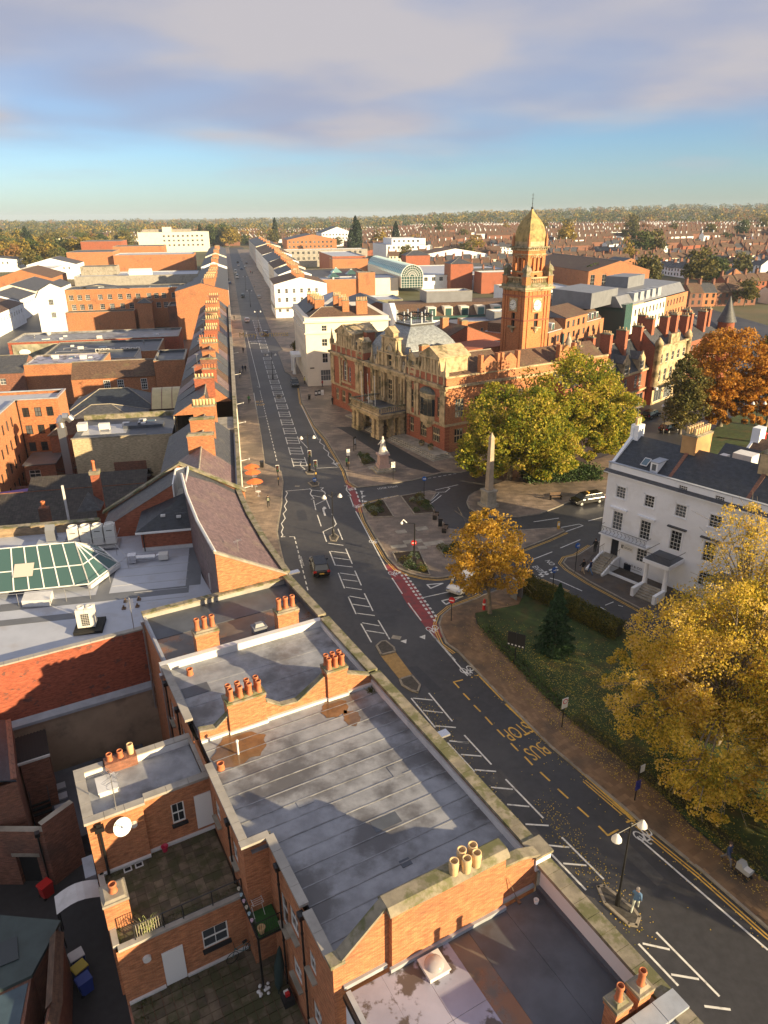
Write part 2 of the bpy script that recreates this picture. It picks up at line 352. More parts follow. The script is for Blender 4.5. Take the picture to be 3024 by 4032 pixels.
# ------ building components
CACHE={}
def cached(key,fn):
 if key not in CACHE:CACHE[key]=fn()
 return CACHE[key]
def win_mesh(w,h,cols,rows,fm,bar,fw,mid):
 def mk():
  m=MB(); y0,y1=-0.07,0.0
  m.box(0,fw,y0,y1,0,h); m.box(w-fw,w,y0,y1,0,h); m.box(fw,w-fw,y0,y1,0,fw*1.2); m.box(fw,w-fw,y0,y1,h-fw,h)
  for i in range(1,cols):x=w*i/cols; m.box(x-bar/2,x+bar/2,y0+.02,y1,fw*1.2,h-fw)
  for j in range(1,rows):
   z=h*j/rows; b=bar*(1.9 if mid and j==rows//2 else 1.0); m.box(fw,w-fw,y0+.015,y1+.002,z-b/2,z+b/2)
  return m.mesh('window',[fm])
 return cached(('win',round(w,2),round(h,2),cols,rows,fm.name,bar,fw,mid),mk)
def pane_mesh(w,h,gm):
 return cached(('pane',round(w,2),round(h,2),gm.name),lambda:MB().box(0.01,w-.01,-0.02,0.004,0.01,h-.01).mesh('pane',[gm]))
def sill_mesh(w,sm):
 return cached(('sill',round(w,2),sm.name),lambda:MB().box(-.08,w+.08,-.22,-.0,-.1,-.002).mesh('sill',[sm]))
def wins_on(T,m,p,q,z0,z1,wins,rev=0.14,mi=0,rmi=None,fm=None,gm=None,bar=.035,fw=.06,near=True,sill=None,mid=True):
 """wall skin p->q with openings; wins = (a, z, w, h, cols, rows)"""
 fm=fm or M_FRAME; gm=gm or M_GLASS
 m.wall(p,q,z0,z1,[(a,a+w,z,z+h)for a,z,w,h,*_ in wins],rev,mi,rmi)
 Ln=math.hypot(q[0]-p[0],q[1]-p[1])
 if Ln<1e-6:return
 tx,ty=(q[0]-p[0])/Ln,(q[1]-p[1])/Ln; nx,ny=ty,-tx; rz=math.atan2(ty,tx)
 for a,z,w,h,*cr in wins:
  cols,rows=(cr+[2,2])[:2]if cr else(2,2)
  loc=(p[0]+tx*a-nx*rev-T.off[0],p[1]+ty*a-ny*rev-T.off[1],z-T.off[2])
  o=link('window',win_mesh(w,h,cols,rows,fm,bar,fw,mid),T.o,loc,rz)
  link('pane',pane_mesh(w,h,gm),o)
  if sill is not None:link('sill',sill_mesh(w,sill),o,(0,-rev,0))
def block(T,s0,s1,d0,d1,z0,z1,mat,wins=None,name='wall',rev=.14,rmi=None,**kw):
 wins=wins or{}; m=T.mb()
 for side,p,q in(('S',(s0,d1),(s0,d0)),('E',(s0,d0),(s1,d0)),('N',(s1,d0),(s1,d1)),('W',(s1,d1),(s0,d1))):
  wins_on(T,m,p,q,z0,z1,wins.get(side,()),rev,0,rmi,**kw)
 return m,m.build(name,mat,T.o)
def rowsw(a,pitch,n,z,w,h,c=2,r=2):return[(a+i*pitch,z,w,h,c,r)for i in range(n)]
def pot_mesh(kind,r,h):
 def mk():
  m=MB()
  if kind=='r':m.lathe(0,0,[(r*1.05,0),(r*1.05,.06),(r*.86,.1),(r*.82,h*.75),(r*1.0,h*.82),(r*1.0,h*.92),(r*.9,h),(r*.72,h),(r*.7,h*.6),(.01,h*.55)],12); return m.mesh('chimney_pot',M_POTR)
  if kind=='b':m.lathe(0,0,[(r*.85,0),(r*.95,h*.3),(r*1.05,h*.65),(r*1.08,h*.72),(r*1.0,h*.78),(r*1.0,h),(r*.75,h),(r*.7,h*.7),(.01,h*.6)],12); return m.mesh('chimney_pot',M_POTB)
  m.lathe(0,0,[(r,0),(r*.8,h*.1),(r*.75,h*.85),(r*.9,h*.9),(r*.85,h),(r*.6,h),(.01,h*.8)],8); return m.mesh('chimney_pot',M_POTB)
 return cached(('pot',kind,round(r,3),round(h,2)),mk)
def chimney(T,s0,s1,d0,d1,z0,z1,n=4,rows=1,kind='r',mat=None,ph=.75,pr=.16,cap=None,along='d',capo=.07,band=True):
 mat=mat or M_BRICK; cap=cap or M_STONEM
 m=T.mb(); m.box(s0,s1,d0,d1,z0,z1-.32)
 if band:m.box(s0-.05,s1+.05,d0-.05,d1+.05,z1-.32,z1-.16)
 else:m.box(s0,s1,d0,d1,z1-.32,z1-.16)
 st=m.build('chimney_stack',mat,T.o)
 c=T.mb(); c.box(s0-capo,s1+capo,d0-capo,d1+capo,z1-.16,z1-.02); c.box(s0+.03,s1-.03,d0+.03,d1-.03,z1-.02,z1+.07,0,.1,.1)
 link('chimney_cap',c.mesh('chimney_cap',cap),st)
 pm=pot_mesh(kind,pr,ph)
 for j in range(rows):
  for i in range(n):
   f=(i+.5)/n; g=(j+.5)/rows
   if along=='d':x,y=s0+(s1-s0)*g,d0+(d1-d0)*f
   else:x,y=s0+(s1-s0)*f,d0+(d1-d0)*g
   link('chimney_pot',pm,st,(x-T.off[0],y-T.off[1],z1+.02-T.off[2]),random.uniform(0,3))
 return st
def coping(T,p,q,z,w,h=.14,mat=None,n=None,name='coping_stone',jit=.006):
 """run of separate coping stones along p->q, centred, top at z"""
 mat=mat or M_STONEM; Ln=math.hypot(q[0]-p[0],q[1]-p[1]); n=n or max(1,int(Ln/.9)); L=Ln/n
 me=cached(('cop',round(L,2),w,h,mat.name),lambda:MB().box(.008,L-.008,-w/2,w/2,-h,0).mesh('coping_stone',mat))
 rz=math.atan2(q[1]-p[1],q[0]-p[0])
 for i in range(n):
  f=i/n
  link(name,me,T.o,(p[0]+(q[0]-p[0])*f-T.off[0],p[1]+(q[1]-p[1])*f-T.off[1],z+random.uniform(-jit,jit)-T.off[2]),rz)
def gable(T,s0,s1,d0,d1,ze,zr,axis='s',mat=None,ov=.15,th=.1,name='roof',ridge=None,rpos=.5,ends=None):
 mat=mat or M_SLATE; m=T.mb()
 if axis=='s':
  dm=d0+(d1-d0)*rpos
  k0=(zr-ze)/(dm-d0); k1=(zr-ze)/(d1-dm)
  m.extr_s([(d0-ov,ze-ov*k0),(dm,zr),(dm,zr+th*1.3),(d0-ov,ze-ov*k0+th)],s0,s1)
  m.extr_s([(d1+ov,ze-ov*k1),(d1+ov,ze-ov*k1+th),(dm,zr+th*1.3),(dm,zr)],s0,s1)
  r=T.mb().tube((s0,dm,zr+th*1.2),(s1,dm,zr+th*1.2),.11,.11,6)
 else:
  sm=s0+(s1-s0)*rpos
  k0=(zr-ze)/(sm-s0); k1=(zr-ze)/(s1-sm)
  m.extr_d([(s0-ov,ze-ov*k0),(sm,zr),(sm,zr+th*1.3),(s0-ov,ze-ov*k0+th)],d0,d1)
  m.extr_d([(s1+ov,ze-ov*k1),(s1+ov,ze-ov*k1+th),(sm,zr+th*1.3),(sm,zr)],d0,d1)
  r=T.mb().tube((sm,d0,zr+th*1.2),(sm,d1,zr+th*1.2),.11,.11,6)
 o=m.build(name,mat,T.o)
 if ridge is not None:link('ridge_tiles',r.mesh('ridge_tiles',ridge),o)
 if ends is not None:
  g=T.mb()
  if axis=='s':g.extr_s([(d0,ze),(d1,ze),(dm,zr)],s0+.02,s1-.02)
  else:g.extr_d([(s0,ze),(s1,ze),(sm,zr)],d0+.02,d1-.02)
  g.build('gable_wall',ends,T.o)
 return o
def hip(T,s0,s1,d0,d1,ze,zr,mat=None,ov=.2,name='roof',inset=None,ridge=None):
 mat=mat or M_SLATE; m=T.mb(); s0-=ov; s1+=ov; d0-=ov; d1+=ov
 if(s1-s0)>=(d1-d0):
  i=inset or(d1-d0)/2; a,b=(s0+i,(d0+d1)/2),(s1-i,(d0+d1)/2)
 else:
  i=inset or(s1-s0)/2; a,b=((s0+s1)/2,d0+i),((s0+s1)/2,d1-i)
 A_,B_=(a[0],a[1],zr),(b[0],b[1],zr); c=[(s0,d0,ze),(s1,d0,ze),(s1,d1,ze),(s0,d1,ze)]
 if(s1-s0)>=(d1-d0):m.quad(c[0],c[1],B_,A_); m.quad(c[1],c[2],B_); m.quad(c[2],c[3],A_,B_); m.quad(c[3],c[0],A_)
 else:m.quad(c[0],c[1],A_); m.quad(c[1],c[2],B_,A_); m.quad(c[2],c[3],B_); m.quad(c[3],c[0],A_,B_)
 m.quad(c[3],c[2],c[1],c[0]); o=m.build(name,mat,T.o)
 if ridge is not None:
  r=T.mb(); r.tube(A_,B_,.1,.1,6)
  for cc,e in zip(c,((A_,A_,B_,B_)if False else[A_ if(Vector(x)-Vector(A_)).length<(Vector(x)-Vector(B_)).length else B_ for x in c])):r.tube(cc,e,.08,.08,5)
  link('ridge_tiles',r.mesh('ridge_tiles',ridge),o)
 return o
def flatroof(T,s0,s1,d0,d1,zr,zt,pw=.3,rm=None,cm=None,pm=None,cop=.12,segs=False):
 """roof sheet inside parapets, parapet inner faces, coping on top"""
 rm=rm or M_FELTD; cm=cm or M_STONEG; pm=pm or rm
 T.mb().sheet([(s0+pw,d0+pw),(s1-pw,d0+pw),(s1-pw,d1-pw),(s0+pw,d1-pw)],zr).build('roof',rm,T.o)
 if zt>zr:
  m=T.mb(); a,b,c,d=s0+pw,s1-pw,d0+pw,d1-pw
  m.wall((a,c),(a,d),zr-.02,zt-cop); m.wall((a,d),(b,d),zr-.02,zt-cop); m.wall((b,d),(b,c),zr-.02,zt-cop); m.wall((b,c),(a,c),zr-.02,zt-cop)
  m.build('parapet',pm,T.o)
  e=.05
  if segs:
   coping(T,(s0+pw,d0+pw/2),(s1-pw,d0+pw/2),zt,pw+2*e,cop,cm); coping(T,(s0+pw,d1-pw/2),(s1-pw,d1-pw/2),zt,pw+2*e,cop,cm)
   coping(T,(s0+pw/2,d0-e),(s0+pw/2,d1+e),zt,pw+2*e,cop,cm); coping(T,(s1-pw/2,d0-e),(s1-pw/2,d1+e),zt,pw+2*e,cop,cm)
  else:
   c_=T.mb(); c_.box(s0-e,s1+e,d0-e,d0+pw+e,zt-cop,zt); c_.box(s0-e,s1+e,d1-pw-e,d1+e,zt-cop,zt)
   c_.box(s0-e,s0+pw+e,d0+pw+e,d1-pw-e,zt-cop,zt); c_.box(s1-pw-e,s1+e,d0+pw+e,d1-pw-e,zt-cop,zt); c_.build('coping',cm,T.o)
def box_part(T,name,mat,*b,mi=0):return T.mb().box(*b).build(name,mat,T.o)
def pipe(T,p,z0,z1,r=.05,mat=None,hop=True):
 m=T.mb(); m.tube((p[0],p[1],z0),(p[0],p[1],z1),r,r,7)
 if hop:m.box(p[0]-.16,p[0]+.16,p[1]-.13,p[1]+.13,z1-.02,z1+.24,0)
 z=z0+1.2
 while z<z1:m.tube((p[0],p[1],z),(p[0],p[1],z+.08),r*1.35,r*1.35,7); z+=1.8
 return m.build('drainpipe',mat or M_BLACK,T.o)
def simple_house(fr,s0,s1,d0,d1,zt,label,cat='building',name='town_building',mat=None,wins=None,roof='flat',rm=None,zr=None,par=.5,group=None,z0=0,cm=None,axis='s',chims=(),pm=None,near=False,**kw):
 T=Thing(name,label,cat,fr,s0,d0,z0,0,group); mat=mat or M_BRICK
 block(T,s0,s1,d0,d1,z0,zt,mat,wins,**kw)
 if roof=='flat':flatroof(T,s0,s1,d0,d1,zt-par,zt+.06,.3,rm or M_FELTD,cm or M_STONEG,pm)
 elif roof=='gable':gable(T,s0,s1,d0,d1,zt,zr or zt+3,axis,rm or M_SLATE,ridge=M_STONEG,ends=mat)
 elif roof=='hip':hip(T,s0,s1,d0,d1,zt,zr or zt+3,rm or M_SLATE,ridge=M_STONEG)
 for c in chims:chimney(T,*c[:6],**(c[6]if len(c)>6 else{}))
 return T
def text_mesh(txt,size,mat,ext=0.0,spacing=1.0,align='CENTER'):
 c=bpy.data.curves.new('t','FONT'); c.body=txt; c.size=size; c.extrude=ext; c.align_x=align; c.align_y='CENTER'; c.space_character=spacing; c.resolution_u=3
 o=bpy.data.objects.new('t',c); COL.objects.link(o); dg=bpy.context.evaluated_depsgraph_get()
 me=bpy.data.meshes.new_from_object(o.evaluated_get(dg)); bpy.data.objects.remove(o); bpy.data.curves.remove(c)
 me.materials.clear(); me.materials.append(mat); return me
 # ------ ground, roads, pavements, markings
def sst(a,b,x):
 t=min(1.0,max(0.0,(x-a)/(b-a))); return t*t*(3-2*t)
def terr(x,y):
 r=math.hypot(x,y); q=x/max(r,1)
 return 15*sst(340,1250,r)*sst(-.08,.12,q)+sst(1200,4600,r)*(10+34*sst(-.05,.45,q))+sst(700,1600,r)*5*math.sin(x*.004)*math.sin(y*.003)
def struct(name,m,mat,z=0.0):
 o=link(name,m.mesh(name,mat)); o['kind']='structure'; return o
def ground():
 m=MB(); rs=[0,60,120,200,280,340,400,470,560,680,820,1000,1250,1600,2000,2600,3300,4200,5200,6500,8500,12000]; na=60
 vs=[]; fs=[]
 for r in rs:
  for k in range(na):
   a=2*math.pi*k/na; x,y=r*math.sin(a),r*math.cos(a); vs.append((x,y,terr(x,y)-.06))
 for i in range(len(rs)-1):
  for k in range(na):fs.append((i*na+k,i*na+(k+1)%na,(i+1)*na+(k+1)%na,(i+1)*na+k)[::-1])
 m.add(vs,fs,0,True); struct('ground',m,plain('ground_green',(.075,.08,.035),.95,.3,.02,(.14,.09,.045),.8,.008))
 m=MB(); m.sheet([(-150,-20),(140,-20),(140,330),(-150,330)],0.0); P=[SF.W(s,d)for s,d in((250,1),(1100,1),(1100,-22),(250,-18))]; m.sheet([(p.x,p.y)for p in P],.004)
 return struct('road',m,M_ASPH)
ROAD=ground()
def pavement(name,poly,mat,kerb=True,h=.12,kerb_edges=None):
 m=MB(); m.prism(poly,-.1,h); o=struct(name,m,mat)
 if kerb:
  k=MB(); n=len(poly); a=sum(poly[i][0]*poly[(i+1)%n][1]-poly[(i+1)%n][0]*poly[i][1]for i in range(n)); sg=1 if a>0 else-1
  for i in(kerb_edges if kerb_edges is not None else range(n)):
   p,q=poly[i],poly[(i+1)%n]; L=math.hypot(q[0]-p[0],q[1]-p[1])
   if L<.05:continue
   tx,ty=(q[0]-p[0])/L,(q[1]-p[1])/L; nx,ny=-ty*sg*.16,tx*sg*.16; ox,oy=-nx*.1,-ny*.1
   k.prism([(p[0]+ox,p[1]+oy),(q[0]+ox,q[1]+oy),(q[0]+nx,q[1]+ny),(p[0]+nx,p[1]+ny)],-.1,h+.006)
  link('kerb',k.mesh('kerb',M_KERB),o)
 return o
def off(poly,d):
 r=[]
 for i,p in enumerate(poly):
  a=poly[max(i-1,0)]; b=poly[min(i+1,len(poly)-1)]; L=math.hypot(b[0]-a[0],b[1]-a[1])or 1
  r.append((p[0]-(b[1]-a[1])/L*d,p[1]+(b[0]-a[0])/L*d))
 return r
NBp=lambda s,d:tuple(NB.W(s,d))[:2]
SFp=lambda s,d:tuple(SF.W(s,d))[:2]
KL=[(-48.7,254.4),(-30.5,164.7),(-25.7,142.0),(-22.8,128.2),(-19.7,112.1),(-16.5,108.2),(-15.5,103.2),(-14.6,94.6),(-14.1,87.0),(-13.9,84.5),(-12.8,79.4),(-11.9,75.6)]
pavement('pavement_west',[SFp(1000,-3.1),SFp(250,-3.1)]+KL+[NBp(46,-4.2),NBp(36,-2.6),NBp(20,-2.4),NBp(-9,-2.4),NBp(-9,1),NBp(30,1),NBp(50,-1),SFp(10,1.5),SFp(1000,1.5)],M_PAVE)
KT=[(-36.6,245.3),(-30.5,219.9),(-31.7,217.3),(-25.8,187.4),(-24.2,184.4),(-19.9,168.3),(-17.9,153.9),(-13.5,135.3),(-10.5,125.9),(-6.2,108.3),(-5.4,103.0),(-4.0,100.6),(-0.3,101.5),(4.4,103.4),(9.2,106.8),(12.4,106.9)]
pavement('pavement_town_hall',[SFp(900,-13.0),SFp(205,-12.9)]+KT+[(22,112),(40,140),(20,160),(-5,190),SFp(205,-24),SFp(900,-30)],M_PAVE,kerb_edges=range(0,18))
link('drive',MB().sheet([(-9.2,133.7),(-6.3,133.9),(-0.3,125.6),(9.2,107.2),(7.7,106.5),(4.2,109.2),(-1.4,118.3),(-8.0,131.8)],.124).mesh('drive',M_ASPHB))['kind']='structure'
pavement('pavement_island',[(-3.1,92.3),(-2.7,93.8),(-1.9,94.5),(2.4,96.9),(6.8,98.9),(7.9,98.2),(6.5,94.1),(7.0,90.2),(8.5,85.0),(10.3,84.5),(16.6,84.2),(22.6,85.0),(23.3,84.6),(23.4,83.8),(20.6,81.4),(16.7,78.5),(13.5,75.6),(10.0,72.6),(6.6,71.4),(5.9,71.3),(4.5,71.6),(3.0,72.4),(1.6,73.6),(0.4,76.6),(-0.7,80.9),(-2.4,87.7)],M_PAVE)
pavement('pavement_obelisk',[(13.6,98.4),(12.4,96.6),(11.8,94.2),(11.9,92.0),(12.8,90.2),(14.5,88.9),(18.3,88.7),(21.3,89.6),(23.8,91.6),(26.5,94.0),(28.9,95.2),(32.1,96.4),(34,98.0),(46,110),(42,118),(27,106),(20,104)],M_PAVE,kerb_edges=range(0,13))
pavement('pavement_villa',[(36,50),(28.1,61.8),(26.8,63.6),(22.8,70.2),(21.3,73.4),(21.0,74.8),(21.7,76.1),(23.2,76.8),(25.7,79.4),(27.3,81.0),(29.2,83.3),(38,93),(60,76),(50,40)],plain('asphalt_brown',(.075,.062,.055),.8,.25,.8,(.10,.06,.03),.5,.6,bmp=.004),kerb_edges=range(0,11))
KP=[(16.2,70.9),(10.6,67.3),(9.8,66.6),(6.9,64.7),(5.8,63.1),(5.4,61.6),(5.5,59.9),(5.8,58.1),(6.8,56.6),(8.4,52.9),(10.0,49.3),(12.7,43.5),(14.7,40.2),(17.0,36.3),(19.6,32.2),(21.8,28.2),(33,10)]
PI=[(40,14),(24.2,30.2),(21.5,33.6),(20.3,35.8),(19.5,38.3),(16.6,44.1),(14.5,47.4),(11.7,54.6),(10.3,58.8),(9.2,61.5),(9.3,63.5),(11.4,64.2),(14.1,65.2),(14.9,67.2)]
PP=pavement('pavement_park',KP+PI,M_PAVEW,kerb_edges=range(0,16))
def pstones():
 m=MB(); t=Vector((.49,-.872,0)); n=Vector((.872,.49,0)); import bisect
 poly=KP[4:]+PI[:11]
 def inside(x,y):
  c=False; j=len(poly)-1
  for i in range(len(poly)):
   xi,yi=poly[i]; xj,yj=poly[j]
   if(yi>y)!=(yj>y)and x<(xj-xi)*(y-yi)/(yj-yi)+xi:c=not c
   j=i
  return c
 o=Vector((5.6,60,0)); n.normalize()
 for i in range(-8,85):
  for j in range(-24,34):
   c=o+t*(i*.46)+n*(j*.31+(.15 if i%2 else 0))
   if not(inside(c.x-.25,c.y)and inside(c.x+.2,c.y+.2)):continue
   a,b=t*.222,n*.147; z=.124+random.uniform(0,.012); v=[c-a-b,c+a-b,c+a+b,c-a+b]
   m.add([(p.x,p.y,z)for p in v]+[(p.x,p.y,.1)for p in v],[(0,1,2,3),(0,4,5,1),(1,5,6,2),(2,6,7,3),(3,7,4,0)])
 ma,nt,N,L,b=nodes_of('paving_setts'); g=N.new('ShaderNodeNewGeometry'); v=texco(N,L,False)
 col=mixc(N,L,g.outputs['Random Per Island'],(.15,.085,.042),(.24,.145,.075)); col=mixc(N,L,ramp(N,L,nz(N,L,v,.3,5),.42,.66),col,(.085,.058,.036)); L.new(col,b.inputs['Base Color']); b.inputs['Roughness'].default_value=.7
 for f in range(len(m.f)):pass
 q=link('paving_stones',m.mesh('paving_stones',ma),PP); q['kind']='stuff'
pstones()
link('lawn',MB().prism([(9.3,63.4),(9.3,61.4),(10.5,58.9),(11.9,54.7),(14.7,47.5),(16.8,44.2),(19.7,38.4),(20.5,35.9),(21.7,33.7),(24.4,30.3),(40,14),(62,20),(50,38),(36,50),(23.4,60.4),(19.8,67.7),(17.6,70.3),(15.6,70.0),(14.9,67.0),(14.1,65.1),(11.4,64.1)],.0,.15).mesh('lawn',M_GRASS))['kind']='structure'
link('lawn_avenue',MB().sheet([(52,118),(80,150),(120,190),(140,160),(100,118),(70,96)],.1).mesh('lawn',M_GRASS))['kind']='structure'
